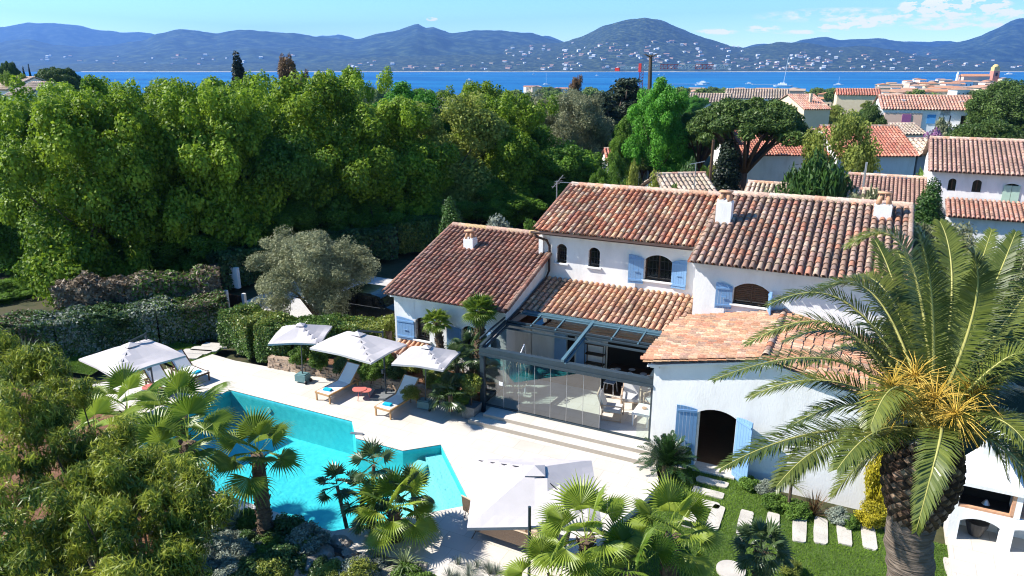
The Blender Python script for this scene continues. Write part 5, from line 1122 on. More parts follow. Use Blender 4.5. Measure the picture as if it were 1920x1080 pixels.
# (tip pixel, tip depth, middle pixels with depth) for the fronds the photo shows
FR = [((1338, 712), 10.0, [(1590, 640, 10.6)]), ((1400, 645), 10.8, [(1590, 560, 10.9)]), ((1440, 572), 11.3, [(1600, 520, 11.2)]), ((1520, 552), 11.6, [(1650, 500, 11.3)]), ((1583, 535), 12.2, [(1665, 500, 11.6)]),
      ((1588, 462), 11.2, [(1720, 400, 11.0)]), ((1682, 470), 12.6, [(1720, 560, 11.6)]), ((1762, 415), 11.4, [(1800, 520, 10.9)]), ((1905, 435), 11.6, [(1860, 560, 11.0)]), ((1990, 470), 11.4, [(1890, 600, 10.8)]), ((2030, 560), 10.8, [(1900, 640, 10.6)]), ((2090, 700), 10.4, [(1900, 660, 10.4)]),
      ((1352, 878), 9.6, [(1560, 790, 10.0)]), ((1456, 912), 9.3, [(1560, 810, 9.7)]), ((1718, 996), 9.0, [(1775, 790, 8.7)]), ((1632, 800), 9.2, [(1680, 690, 9.6)]), ((1960, 905), 9.6, [(1880, 800, 9.8)]), ((1985, 1000), 9.2, [(1900, 820, 9.4)]),
      ((1510, 690), 12.4, [(1640, 620, 11.6)]), ((1850, 500), 13.2, [(1830, 600, 11.8)]), ((1960, 760), 12.4, [(1860, 700, 11.5)]), ((1700, 560), 13.4, [(1730, 660, 11.9)]), ((1600, 610), 13.0, [(1680, 620, 11.6)]), ((1820, 470), 10.0, [(1850, 560, 10.0)]), ((2060, 620), 12.5, [(1900, 640, 11.4)]), ((1930, 840), 8.6, [(1850, 760, 9.2)]), ((1405, 745), 11.6, [(1570, 690, 11.4)]), ((1570, 880), 9.0, [(1650, 790, 9.4)]), ((1560, 930), 11.2, [(1650, 830, 10.8)]), ((2020, 860), 10.2, [(1880, 760, 10.2)]), ((1480, 800), 11.4, [(1620, 740, 11.0)]), ((1640, 450), 12.4, [(1690, 560, 11.6)]), ((1860, 430), 12.6, [(1820, 560, 11.6)]), ((1470, 640), 11.8, [(1620, 600, 11.3)]), ((1950, 560), 12.8, [(1860, 640, 11.8)]), ((1935, 660), 9.6, [(1860, 680, 9.8)]), ((1890, 900), 10.4, [(1850, 790, 10.3)]), ((1600, 900), 11.6, [(1670, 790, 11.0)]), ((1720, 430), 10.2, [(1755, 560, 10.2)])]
for i, (tp, td, mids) in enumerate(FR):
    c = Vector(DC) + Vector((rnd.uniform(-.12, .12), rnd.uniform(-.12, .12), rnd.uniform(-.1, .15))); tip = Vector(AD(*tp, td)); md = [Vector(AD(*m)) for m in mids]
    L = LV(); rr = B(); Ls = (tip - c).length; pinnate(L, [c, c.lerp(md[0], .6)] + md + [md[0].lerp(tip, .55) + Vector((0, 0, .12)), tip], (.30 if tp == (1718, 996) else .44), int(74 + Ls * 24), .022, .35, .45 + rnd.uniform(-.2, .25), Lr=rr, rw=.032)
    f = rr.obj('frond', 'rachis', DP, True); L.obj('leaflets', 'lf_date', f)
for i, (px, py, d) in enumerate([(1795, 775, 9.35), (1668, 725, 9.7), (1715, 700, 10.2), (1830, 735, 10.0), (1690, 760, 9.6), (1755, 745, 9.8)]):
    hub = Vector(AD(px, py, d)); b = B(); b.tube([DC, Vector(DC).lerp(hub, .6) + Vector((0, 0, .1)), hub], [.03, .025, .015], 6)
    for k in range(95):
        a = rnd.uniform(0, 6.28); e = rnd.uniform(-.9, 1.2); dd = Vector((math.cos(a) * math.cos(e), math.sin(a) * math.cos(e), math.sin(e))); l = rnd.uniform(.28, .52); st_ = hub - (hub - Vector(DC)).normalized() * rnd.uniform(0, .15)
        b.tube([st_, st_ + dd * l * .5 + Vector((rnd.uniform(-.02, .02), 0, .01)), st_ + dd * l + Vector((0, 0, -.14 * l))], [.0055, .005, .003], 4, cap=False)
    b.obj('flower_stalk', 'yellow', DP)
# cycad by the steps
rnd.seed(12); p = G(1250, 885, -.05); CY = thing('cycad', 'dark green cycad with stiff arching fronds beside the terrace steps', 'cycad', (p[0], p[1], -.1)); L = LV(); rr = B()
for k in range(62):
    az = k * 2.39996; el = R(88 - 84 * (k / 62) ** .9); l = 1.08 * rnd.uniform(.85, 1.1); o = Vector((p[0], p[1], .18)); d = Vector((math.cos(az) * math.cos(el), math.sin(az) * math.cos(el), math.sin(el)))
    pinnate(L, [o, o + d * l * .6 + Vector((0, 0, .12)), o + d * l + Vector((0, 0, -.22 * math.cos(el)))], .19, 30, .020, .1, .45, Lr=rr, rw=.012)
L.obj('fronds', 'lf_cyc', CY); rr.obj('frond_ribs', 'lf_cyc', CY); b = B(); b.tube([(p[0], p[1], -.2), (p[0], p[1], .2)], [.17, .15], 12, jit=.2); b.obj('trunk', 'palmbark', CY)
rnd.seed(13)
# the foreground tree with willowy leaves, lower left
FT = thing('foreground_tree', 'willowy olive-green tree with drooping narrow leaves filling the lower left corner', 'tree', (-8.4, 4.6, -.1))
rgf = np.random.default_rng(21); bl = []
for (px, py, d, s) in [(20, 700, 11, .7), (60, 760, 10.5, .8), (120, 740, 11, .6), (30, 850, 10, .9), (110, 860, 10, .8), (180, 850, 10.5, .5), (230, 880, 10.2, .45), (270, 910, 10, .5), (320, 930, 9.8, .5), (60, 950, 9.3, .9), (150, 960, 9.2, .8), (240, 980, 9.2, .6), (330, 1000, 9.5, .42), (380, 960, 9.8, .28),
                       (50, 1050, 8.8, .8), (150, 1060, 8.8, .8), (250, 1065, 8.9, .6), (330, 1070, 9.0, .4), (0, 780, 10, .8), (-20, 920, 9.5, .8), (80, 690, 11.3, .4), (215, 840, 10.6, .3), (290, 870, 10.4, .35), (360, 905, 10, .25), (-20, 660, 11.5, .5), (205, 910, 9.6, .5), (100, 1130, 8.4, .9), (250, 1140, 8.4, .8)]:
    q = AD(px, py, d)
    for _ in range(int(8 + s * 11)):
        o = rgf.normal(0, s * .44, 3); k = rgf.uniform(.09, .22); bl.append((q[0] + o[0], q[1] + o[1], q[2] + o[2] * .7, k, k, k * 1.15))
V, Q, tn = crown_mesh(bl, 95000, .017, rgf, 6.5, .45, .75, droop=.9, shell=.9); npmesh('crown', V, Q, 'lf_acacia', FT, np.clip((tn - .5) * 1.35 + .46, 0, 1))
b = B(); base = Vector((-8.4, 4.6, -.2)); fork = Vector((-8.2, 5.4, 2.2)); b.tube([base, base.lerp(fork, .5) + Vector((.1, 0, 0)), fork], [.16, .13, .11], 9)
for k in range(26):
    q = Vector(bl[int(rgf.integers(len(bl)))][:3]); m = fork.lerp(q, .5) + Vector((0, 0, .25)); b.tube([fork, m, q], [.05, .025, .008], 5)
b.obj('trunk', 'bark', FT, True)
for i, (px, py, d, w, h, key) in enumerate([(60, 1100, 9.6, 2.4, 1.8, 'shrubD'), (200, 1040, 11, 2.0, 1.5, 'shrub'), (90, 880, 13.5, 2.6, 1.9, 'shrubD'), (30, 780, 16, 2.6, 2.2, 'shrubD'), (150, 930, 12.4, 1.8, 1.4, 'shrub'), (420, 1050, 12.2, 1.5, .9, 'shrubS'), (400, 1000, 13.2, 1.2, .9, 'shrub')]):
    q = AD(px, py, d); plant(key, 'shrub', ['dark shrub at the bottom left corner', 'green shrub under the foreground tree near the bottom', 'dark shrub hidden behind the foreground tree', 'dark shrub at the left edge under the palms', 'green shrub in the shade of the foreground tree', 'grey-green shrub at the bottom left of the tall fan palm', 'green shrub left of the tall fan palm trunk'][i], 'shrub', (q[0], q[1], -.1), (w / 2, w / 2, h / 1.75), rnd.uniform(0, 6))

# ================================================================== POOLSIDE THINGS
rnd.seed(31)
def canopy(parent, cx, cy, hx, hy, rot, z, rise, mat_='fabric', vent=True, sag=.06, tiltv=(0, 0)):
    b = B(); c, s_ = math.cos(rot), math.sin(rot); N = 10
    def P(u, v):                                  # u, v in -1..1
        m = max(abs(u), abs(v)); zz = z + rise * (1 - m) ** 1.0 - sag * math.sin(math.pi * m) * (0 if abs(abs(u) - abs(v)) < .01 else min(1, abs(abs(u) - abs(v)) * 1.5))
        if m > .999: zz += -.05 * (1 - abs(abs(u) - abs(v))) + .03
        x, y = u * hx, v * hy; return (cx + x * c - y * s_, cy + x * s_ + y * c, zz + tiltv[0] * u + tiltv[1] * v)
    vs = [P(-1 + 2 * i / N, -1 + 2 * j / N) for j in range(N + 1) for i in range(N + 1)]
    b.add(vs, [(j * (N + 1) + i, j * (N + 1) + i + 1, (j + 1) * (N + 1) + i + 1, (j + 1) * (N + 1) + i) for j in range(N) for i in range(N)])
    e = []                                        # valance
    ring = [P(-1 + 2 * i / N, -1) for i in range(N)] + [P(1, -1 + 2 * i / N) for i in range(N)] + [P(1 - 2 * i / N, 1) for i in range(N)] + [P(-1, 1 - 2 * i / N) for i in range(N)]
    n = len(ring); b.add(ring + [(x, y, zz - .07) for x, y, zz in ring], [(i, (i + 1) % n, n + (i + 1) % n, n + i) for i in range(n)])
    o = b.obj('canopy', mat_, parent)
    if vent:
        b = B(); k = .17; q = [P(-k, -k), P(k, -k), P(k, k), P(-k, k)]; top = P(0, 0)
        q = [(x, y, zz + .03) for x, y, zz in q]; b.add(q + [(top[0], top[1], top[2] + .06)], [(0, 1, 4), (1, 2, 4), (2, 3, 4), (3, 0, 4)]); b.obj('vent_flap', mat_, o)
    r_ = B(); t = (cx, cy, z + rise - .04)
    for u, v in ((-1, -1), (1, -1), (1, 1), (-1, 1)): q = P(u, v); r_.bar(t, (q[0], q[1], q[2] - .03), .018)
    r_.obj('ribs', 'black', parent); return o
def box_parasol(label, cx, cy, hx, hy, rot, z, bx, by):
    r = thing('parasol', label, 'parasol', (bx, by, 0), 'parasols with ballast boxes'); canopy(r, cx, cy, hx, hy, rot, z, .42)
    b = B(); b.tube([(bx, by, .2), (cx, cy, z + .4)], .022, 8); b.obj('pole', 'frame', r)
    b = B(); b.box((bx - .24, by - .19, .06), (bx + .24, by + .19, .33), rz=.1); b.box((bx - .20, by - .15, .33), (bx + .20, by + .15, .36), rz=.1); o = b.obj('ballast_box', 'tealbox', r)
    b = B()
    for dy in (-.15, .15): b.tube([(bx + .26, by + dy, .07), (bx + .30, by + dy, .07)], .07, 12)
    b.obj('wheels', 'black', o)
box_parasol('pale square parasol with a ballast box, at the left end of the stone wall', -18.95, 20.0, .98, .98, R(27), 2.14, -19.28, 20.22)
box_parasol('pale square parasol with a ballast box, beside the right wooden lounger', -13.30, 20.10, .96, .86, R(10), 2.18, -13.62, 20.38)
# cantilever parasols
def cantilever(label, cx, cy, hx, hy, rot, z, mx_, my_, mh_, base=True, rise=.5):
    r = thing('cantilever_parasol', label, 'parasol', (mx_, my_, 0)); canopy(r, cx, cy, hx, hy, rot, z, rise)
    b = B(); b.tube([(mx_, my_, .05), (mx_, my_, mh_)], .035, 10); b.obj('mast', 'frame', r)
    b = B(); b.bar((mx_, my_, (mh_ if base else z) - .05), (cx, cy, z + rise + (.08 if base else -.12)), .045, .06)
    if not base: b.bar((mx_, my_, mh_ - .05), (mx_ + 1.0, my_ - .25, 2.05), .035, .05)
    else: b.bar((mx_, my_, mh_ - .9), (mx_ + (cx - mx_) * .45, my_ + (cy - my_) * .45, mh_ - .1), .03, .04); b.obj('arm', 'frame', r)
    b = B(); b.box((mx_ - .08, my_ - .05, .95), (mx_ + .02, my_ - .12, 1.1)); b.obj('crank', 'frame', r)
    if base: b = B(); b.box((mx_ - .5, my_ - .45, .004), (mx_ + .5, my_ + .35, .09), rz=.35); b.obj('base_slab', 'slate', r)
    return r
cantilever('large white cantilever parasol between the two wooden loungers', -15.93, 19.65, 1.42, 1.0, R(-3), 2.32, -15.55, 20.62, 2.62)
cantilever('large white parasol on the grass at the left, in front of the long hedge', -22.85, 15.65, 1.35, 1.25, R(-11), 2.10, -23.7, 16.9, 2.45)
BP = cantilever('huge pale parasol over the sofa set at the bottom of the terrace', -6.24, 13.82, 1.48, 1.46, R(25), 2.36, G(993, 950, 2.9)[0], G(993, 950, 2.9)[1], 2.9, base=False, rise=.62)
# sun loungers
def lounger(label, x, y, rz, m='wood', sl='sling', towel=True):
    r = thing('sun_lounger', label, 'sun lounger', (x, y, 0), 'sun loungers around the pool', rz)
    L_, w = 1.95, .66; hz_ = .34; hg = 1.18                                          # foot end at y=0, back hinge at hg
    b = B()
    for s in (-1, 1): b.bar((s * w / 2, 0, hz_), (s * w / 2, L_ - .25, hz_), .045, .07)
    for yy in (.02, .6, hg, L_ - .27): b.bar((-w / 2, yy, hz_), (w / 2, yy, hz_), .045, .06)
    b.obj('frame', m, r, local=True)
    for yy in (.06, L_ - .35):
        for s in (-1, 1): b = B(); b.bar((s * w / 2, yy, 0), (s * w / 2, yy, hz_), .05, .05); b.obj('leg', m, r, local=True)
    a = R(42); bx = B(); e = (hg + .82 * math.cos(a), hz_ + .82 * math.sin(a))
    for s in (-1, 1): bx.bar((s * w / 2, hg, hz_ + .03), (s * w / 2, e[0], e[1] + .03), .04, .05)
    bx.bar((-w / 2, e[0], e[1] + .03), (w / 2, e[0], e[1] + .03), .04, .05); bx.bar((0, L_ - .35, hz_), (0, hg + .45 * math.cos(a), hz_ + .45 * math.sin(a)), .03, .03); bk = bx.obj('back_frame', m, r, local=True)
    b = B(); q = w / 2 - .03; vs = []
    prof = [(.03, hz_ + .045), (.5, hz_ + .032), (hg, hz_ + .04), (hg + .4 * math.cos(a), hz_ + .4 * math.sin(a) + .035), (e[0] - .02, e[1] + .045)]
    for yy, zz in prof: vs += [(-q, yy, zz), (q, yy, zz)]
    b.add(vs, [(2 * i, 2 * i + 1, 2 * i + 3, 2 * i + 2) for i in range(4)]); b.obj('sling', sl, r, local=True)
    return r
def towel(label, x, y, z, rz):
    b = B(); b.box((-.16, -.09, 0), (.16, .09, .035)); b.box((-.155, -.085, .037), (.155, .08, .065)); o = b.obj('towel', 'turq'); o.location = (x, y, z); o.rotation_euler.z = rz; tag(o, label, 'towel'); return o
def place_l(label, foot_l, foot_r, head, m='wood', tl=None):
    a = np.array(G(*foot_l)[:2]); c = np.array(G(*foot_r)[:2]); mid = (a + c) / 2; hd = np.array(G(*head)[:2]); d = hd - mid; rz = math.atan2(d[1], d[0]) - math.pi / 2
    lounger(label, mid[0], mid[1], rz, m)
    if tl: d = d / np.linalg.norm(d); towel(tl, mid[0] + d[0] * .32, mid[1] + d[1] * .32, .385, rz + .15)
place_l('wooden sun lounger with white sling left of the coral table', (592, 750), (617, 760), (680, 715), tl='folded turquoise towel on the left wooden lounger')
place_l('wooden sun lounger with white sling beside the right box parasol', (703, 779), (731, 789), (790, 738), tl='folded turquoise towel on the right wooden lounger')
place_l('brown framed sun lounger on the terrace corner near the left parasol', (368, 726), (392, 712), (318, 693), 'darkwood', tl='folded turquoise towel on the brown framed lounger')
place_l('brown framed sun lounger mostly hidden by the left fan palms', (318, 748), (345, 738), (268, 712), 'darkwood')
# small coral tables
def coral(label, x, y, s=1.0):
    r = thing('side_table', label, 'side table', (x, y, 0)); b = B(); b.tube([(x, y, .36), (x, y, .385)], [.27 * s, .27 * s], 24); b.tube([(x + .28, y + .05, .34), (x + .28, y + .05, .365)], [.20 * s, .20 * s], 24); b.obj('tabletop', 'red', r)
    for a in range(3): b = B(); an = a * 2.09 + .4; b.bar((x + .14 + .2 * math.cos(an), y + .2 * math.sin(an), .36), (x + .14 + .27 * math.cos(an), y + .27 * math.sin(an), 0), .02); b.obj('leg', 'red', r)
p = G(672, 748, 0); coral('coral red metal side table with two round tops between the wooden loungers', p[0], p[1] + .1)
p = G(283, 742, 0); coral('coral red side table between the brown framed loungers', p[0], p[1])
# planter with a small round tree
p = G(878, 786, 0); PT = thing('potted_tree', 'small round-headed tree in a square slate planter beside the steps', 'potted tree', (p[0], p[1] + .22, 0)); x, y = p[0], p[1] + .22
b = B(); b.add([(x - .24, y - .24, 0), (x + .24, y - .24, 0), (x + .24, y + .24, 0), (x - .24, y + .24, 0), (x - .29, y - .29, .5), (x + .29, y - .29, .5), (x + .29, y + .29, .5), (x - .29, y + .29, .5)], [(0, 1, 5, 4), (1, 2, 6, 5), (2, 3, 7, 6), (3, 0, 4, 7)])
b.add([(x - .25, y - .25, .45), (x + .25, y - .25, .45), (x + .25, y + .25, .45), (x - .25, y + .25, .45)], [(0, 1, 2, 3)]); b.obj('planter', 'slate', PT)
b = B(); b.tube([(x, y, .4), (x + .02, y, 1.0)], .025, 6); b.obj('stem', 'bark', PT)
rgp = np.random.default_rng(3); V, Q, tn = crown_mesh(crown_blobs(.36, .36, .40, 30, .15, rgp, 1.3, -.9), 5000, .055, rgp); V = V + np.array([x, y, 0]); npmesh('crown', V, Q, 'lf_hedgey', PT, tn)
# low dry-stone wall
SW = [tuple(G(505, 688, 0)[:2]), (-19.2, 20.95), (-16.0, 21.05), (-13.0, 21.0), (-12.2, 20.9)]
WT = thing('stone_wall', 'low dry-stone retaining wall of brown stones behind the loungers', 'stone wall', (SW[1][0], SW[1][1], 0)); b = B()
for (p, q) in zip(SW[:-1], SW[1:]):
    p = np.array(p); q = np.array(q); L_ = np.linalg.norm(q - p); d = (q - p) / L_; nn = np.array([-d[1], d[0]])
    for row_ in range(5):
        t = -rnd.random() * .2
        while t < L_:
            w = rnd.uniform(.14, .38); z0 = row_ * .095; h = .09; t0, t1 = max(t, 0), min(t + w - .012, L_); t += w
            if t1 - t0 < .04: continue
            o = rnd.uniform(-.03, .03) + row_ * .012 - .10; a = p + d * t0 + nn * o; c = p + d * t1 + nn * (o + rnd.uniform(-.02, .02)); e = nn * .28; j = lambda: rnd.uniform(-.012, .012)
            vs = [(a[0] + j(), a[1] + j(), z0), (c[0] + j(), c[1] + j(), z0), (c[0] + e[0], c[1] + e[1], z0), (a[0] + e[0], a[1] + e[1], z0)]; vs += [(X_ + j(), Y_ + j(), z0 + h + j() * .6) for X_, Y_, _ in vs]
            b.add(vs, [(0, 1, 5, 4), (1, 2, 6, 5), (2, 3, 7, 6), (3, 0, 4, 7), (4, 5, 6, 7)])
b.obj('stones', 'stone', WT)
# wicker sofa, armchairs under the huge parasol
def sofa(label, x, y, rz, n):
    r = thing('wicker_sofa' if n > 1 else 'wicker_armchair', label, 'sofa' if n > 1 else 'armchair', (x, y, 0), None, rz); w = .85 * n if n > 1 else .8; d = .75; b = B()
    pts = [(-w / 2, d * .5), (-w / 2, -d * .35), (-w / 2 + .15, -d / 2), (w / 2 - .15, -d / 2), (w / 2, -d * .35), (w / 2, d * .5)]
    for a, c in zip(pts[:-1], pts[1:]): b.add([(a[0], a[1], .28), (c[0], c[1], .28), (c[0] * 1.06, c[1] * 1.08, .72), (a[0] * 1.06, a[1] * 1.08, .72)], [(0, 1, 2, 3)]); b.add([(a[0] * .97, a[1] * .96, .28), (c[0] * .97, c[1] * .96, .28), (c[0] * 1.03, c[1] * 1.04, .72), (a[0] * 1.03, a[1] * 1.04, .72)], [(3, 2, 1, 0)])
    b.box((-w / 2, -d * .45, .26), (w / 2, d * .5, .30)); b.obj('woven_shell', 'wicker', r, local=True)
    b = B(); b.tube([(a[0] * 1.05, a[1] * 1.06, .73) for a in pts], .022, 6); b.obj('rail', 'cush', r, local=True)
    for k in range(n):
        cx = -w / 2 + w * (k + .5) / n; b = B(); b.box((cx - w / n / 2 + .03, -d * .4, .30), (cx + w / n / 2 - .03, d * .48, .44)); b.obj('seat_cushion', 'cush', r, local=True)
        b = B(); b.box((cx - w / n / 2 + .05, -d * .42, .44), (cx + w / n / 2 - .05, -d * .24, .80)); b.obj('back_cushion', 'cush', r, local=True)
    for sx in (-1, 1):
        for sy in (-1, 1): b = B(); b.bar((sx * w * .42, sy * d * .4, .28), (sx * w * .47, sy * d * .48, 0), .02); b.obj('leg', 'darkwood', r, local=True)
    return r
p = G(960, 1035, 0); sofa('brown wicker sofa with sand cushions seen from behind under the huge parasol', p[0], p[1] + .35, R(-2), 3)
for dx, lb in ((-.65, 'left turquoise towel on the wicker sofa'), (.55, 'right turquoise towel on the wicker sofa')): towel(lb, p[0] + dx, p[1] + .42, .445, .1)
p2 = G(893, 975, 0); sofa('wicker armchair peeking out left of the huge parasol', p2[0] + .1, p2[1] + .2, R(75), 1)
# lounge chairs, table and dining set inside the veranda
def chair_w(label, x, y, rz):
    r = thing('armchair', label, 'armchair', (x, y, .28), None, rz); b = B()
    for s in (-1, 1):
        b.bar((s * .33, -.33, 0), (s * .33, -.33, .58), .035); b.bar((s * .33, .33, 0), (s * .33, .33, .58), .035); b.bar((s * .33, -.35, .58), (s * .33, .35, .58), .045, .03); b.bar((s * .33, -.33, .03), (s * .33, .33, .03), .03)
    for yy in (-.3, .3): b.bar((-.33, yy, .3), (.33, yy, .3), .03)
    b.bar((-.3, .3, .3), (-.3, .52, .95), .03); b.bar((.3, .3, .3), (.3, .52, .95), .03); b.bar((-.3, .52, .95), (.3, .52, .95), .04); b.obj('frame', 'cush', r, local=True)
    b = B(); b.box((-.29, -.3, .32), (.29, .3, .42)); b.obj('seat_cushion', 'lightgrey', r, local=True)
    b = B(); b.add([(-.28, .24, .42), (.28, .24, .42), (.28, .44, .92), (-.28, .44, .92), (-.28, .34, .42), (.28, .34, .42), (.28, .52, .90), (-.28, .52, .90)], [(0, 1, 2, 3), (5, 4, 7, 6), (0, 3, 7, 4), (1, 5, 6, 2), (3, 2, 6, 7)]); b.obj('back_cushion', 'lightgrey', r, local=True)
chair_w('pale framed armchair with grey cushion nearest to the glass wall', -7.05, 22.2, R(100)); chair_w('pale framed armchair facing the low table from behind', -6.75, 23.3, R(15)); chair_w('pale framed armchair at the right end of the veranda', -5.85, 23.5, R(-30))
r = thing('low_table', 'pale low table inside the right end of the veranda', 'table', (-6.0, 22.35, .28)); b = B(); b.box((-6.3, 21.9, .70), (-5.7, 22.8, .74)); b.obj('tabletop', 'white', r)
for sx in (-6.25, -5.75):
    for sy in (21.95, 22.75): b = B(); b.bar((sx, sy, .28), (sx, sy, .70), .04); b.obj('leg', 'white', r)
b = B(); b.tube([(-6.0, 22.4, .742), (-6.0, 22.4, .80)], [.06, .09], 12); tag(b.obj('bowl', 'terra'), 'small terracotta bowl on the low table in the veranda', 'bowl')
r = thing('dining_table', 'dark dining table at the back of the veranda', 'table', (-7.0, 24.7, .28)); b = B(); b.box((-8.1, 24.35, 1.0), (-5.9, 25.1, 1.04)); b.obj('tabletop', 'darkwood', r)
for sx in (-8.0, -6.0):
    for sy in (24.42, 25.02): b = B(); b.bar((sx, sy, .28), (sx, sy, 1.0), .06); b.obj('leg', 'darkwood', r)
for i, (x, y, rz, lb) in enumerate([(-7.8, 24.1, 3.1, 'first'), (-7.1, 24.05, 3.2, 'second'), (-6.4, 24.1, 3.0, 'third')]):
    r = thing('dining_chair', '%s pale metal dining chair from the left at the dark table in the veranda' % lb, 'chair', (x, y, .28), 'dining chairs in the veranda', rz); b = B(); b.box((-.2, -.2, .43), (.2, .2, .46)); b.obj('seat', 'lightgrey', r, local=True)
    b = B(); b.tube([(-.19, -.2, .46), (-.21, -.24, .8), (0, -.27, .88), (.21, -.24, .8), (.19, -.2, .46)], .015, 6); b.box((-.03, -.26, .46), (.03, -.24, .86)); b.obj('backrest', 'lightgrey', r, local=True)
    for sx in (-1, 1):
        for sy in (-1, 1): b = B(); b.bar((sx * .17, sy * .17, .44), (sx * .21, sy * .21, 0), .025); b.obj('leg', 'lightgrey', r, local=True)
for i, (x, y) in enumerate([(-7.7, 24.6), (-7.2, 24.8), (-6.7, 24.6), (-6.3, 24.85)]):
    b = B(); b.tube([(x, y, 1.042), (x, y, 1.06)], [.09, .13], 14); tag(b.obj('plate', 'white'), 'white plate laid on the dark dining table', 'plate', 'plates on the dining table')
r = thing('shelf_unit', 'black metal shelf unit against the back wall of the veranda', 'shelf', (-8.75, 25.05, .28)); b = B()
for sx in (-9.15, -8.4):
    for sy in (24.9, 25.2): b.bar((sx, sy, .28), (sx, sy, 1.75), .025)
b.obj('frame', 'black', r)
for z in (.5, .9, 1.3, 1.72): b = B(); b.box((-9.15, 24.9, z), (-8.4, 25.2, z + .02)); b.obj('shelf', 'darkwood', r)
r = thing('hanging_chair', 'round wicker hanging chair just inside the left end of the glass wall', 'hanging chair', (-10.6, 22.0, .28)); b = B()
for k in range(7): a = math.pi * k / 7; b.tube([(-10.6 + .42 * math.cos(a) * math.sin(t), 22.0 + .42 * math.sin(a) * math.sin(t), 1.35 + .6 * math.cos(t)) for t in np.linspace(0, 6.28, 18)], .012, 4)
b.obj('basket', 'cush', r); b = B(); b.tube([(-10.6, 22.0, 1.95), (-10.6, 22.45, 2.3), (-10.6, 22.6, 1.8), (-10.6, 22.55, .3)], .025, 6); b.obj('stand', 'white', r)
b = B(); b.box((-2.95, 22.3, .28 - .4), (-2.0, 23.8, .22)); r = b.obj('bed', 'lightgrey'); tag(r, 'bed with pale cover seen through the open blue door', 'bed')
p = G(548, 744, -.4); b = B(); b.tube([(p[0], 18.34, -.42), (p[0], 18.31, -.42)], [.11, .11], 18); tag(b.obj('pool_light', 'linerp'), 'round underwater lamp in the long pool wall', 'pool lamp')
b = B(); p = G(668, 815, 0); b.box((p[0] - .22, p[1] - .02, .01), (p[0] + .22, p[1] + .08, .05), rz=.3); tag(b.obj('skimmer_paddle', 'steel'), 'small grey metal paddle lying on the inner corner of the pool edge', 'paddle')
# barbecue kitchen on the right
KB = thing('barbecue', 'white masonry barbecue with arched wood store and sloping hood', 'barbecue', (3.9, 20.6, -.05)); b = B(); yk = 20.15
wall_y(b, 3.0, 6.4, -.05, .92, yk, .12, [(3.25, 4.15, -.05, .68, .14), (4.45, 5.6, -.05, .70, .10)])
b.box((3.0, yk + .12, .80), (6.4, yk + .9, .92)); b.box((3.0, yk + .12, -.05), (3.12, yk + .9, .8)); b.box((6.28, yk + .12, -.05), (6.4, yk + .9, .8)); b.box((4.24, yk + .12, -.05), (4.36, yk + .9, .8)); b.box((3.12, yk + .8, -.05), (6.28, yk + .9, .8)); b.obj('counter', 'wall', KB)
b = B(); b.box((3.0, yk, .93), (3.14, yk + .9, 1.6)); b.box((4.36, yk, .93), (4.5, yk + .9, 1.6)); b.box((3.14, yk + .8, .93), (4.36, yk + .9, 1.6)); b.obj('fire_chamber', 'wall', KB)
b = B(); b.box((3.14, yk + .02, .925), (4.36, yk + .12, .98)); b.box((4.28, yk - .002, .98), (4.36, yk + .1, 1.58)); b.obj('brick_trim', 'terra', KB)
b = B(); b.box((3.14, yk + .7, .93), (4.36, yk + .79, 1.6)); b.box((3.14, yk + .12, .93), (4.36, yk + .7, .95)); b.obj('dark_lining', 'dark', KB)  # near-black panels on the back and base of the chamber
b = B(); b.box((2.92, yk - .08, 1.6), (4.58, yk + .98, 1.70)); a = [(2.98, yk - .02), (4.52, yk - .02), (4.52, yk + .92), (2.98, yk + .92)]; c = [(3.5, yk + .4), (4.05, yk + .4), (4.05, yk + .85), (3.5, yk + .85)]
b.add([(x, y, 1.7) for x, y in a] + [(x, y, 2.35) for x, y in c], [(0, 1, 5, 4), (1, 2, 6, 5), (2, 3, 7, 6), (3, 0, 4, 7), (4, 5, 6, 7)]); b.box((3.5, yk + .4, 2.35), (4.05, yk + .85, 2.9)); b.obj('hood', 'wall', KB)
b = B(); b.box((4.5, yk + .1, .922), (6.4, yk + .9, .95)); b.obj('worktop', 'terra', KB); b = B(); b.box((4.5, yk + .92, .92), (6.4, yk + .96, 1.7)); b.obj('lattice', 'darkwood', KB)
b = B(); b.tube([(3.7, yk + .4, .0), (3.7, yk + .4, .3), (3.7, yk + .4, .42)], [.16, .26, .28], 20); tag(b.obj('cauldron', 'black'), 'dark round pot standing in the arched wood store of the barbecue', 'pot')
b = B(); b.tube([(3.8, yk + .4, .955), (3.8, yk + .4, 1.08)], [.10, .03], 10); tag(b.obj('grill_lamp', 'steel'), 'small grey object standing in the fire chamber of the barbecue', 'grill tool')
# gate and pillar by the drive
GP = thing('garden_gate', 'brown wooden gate between white pillars at the end of the long hedge', 'gate', tuple(G(450, 585, 0))); q = G(447, 598, 0); b = B()
for k in range(8): b.box((q[0] - .45 + k * .115, q[1] - .02, .0), (q[0] - .45 + k * .115 + .105, q[1] + .02, 1.25))
b.obj('boards', 'darkwood', GP)
for dx in (-.65, .55): b = B(); b.box((q[0] + dx - .08, q[1] - .08, 0), (q[0] + dx + .08, q[1] + .08, 1.4)); b.obj('pillar', 'wall', GP)
b = B(); q = G(428, 560, 0); b.box((q[0] - 1.5, q[1] + 1.6, 0), (q[0] - .9, q[1] + 1.8, 1.2)); tag(b.obj('boundary_wall', 'wall'), 'short white wall in the shade behind the garden gate', 'wall')
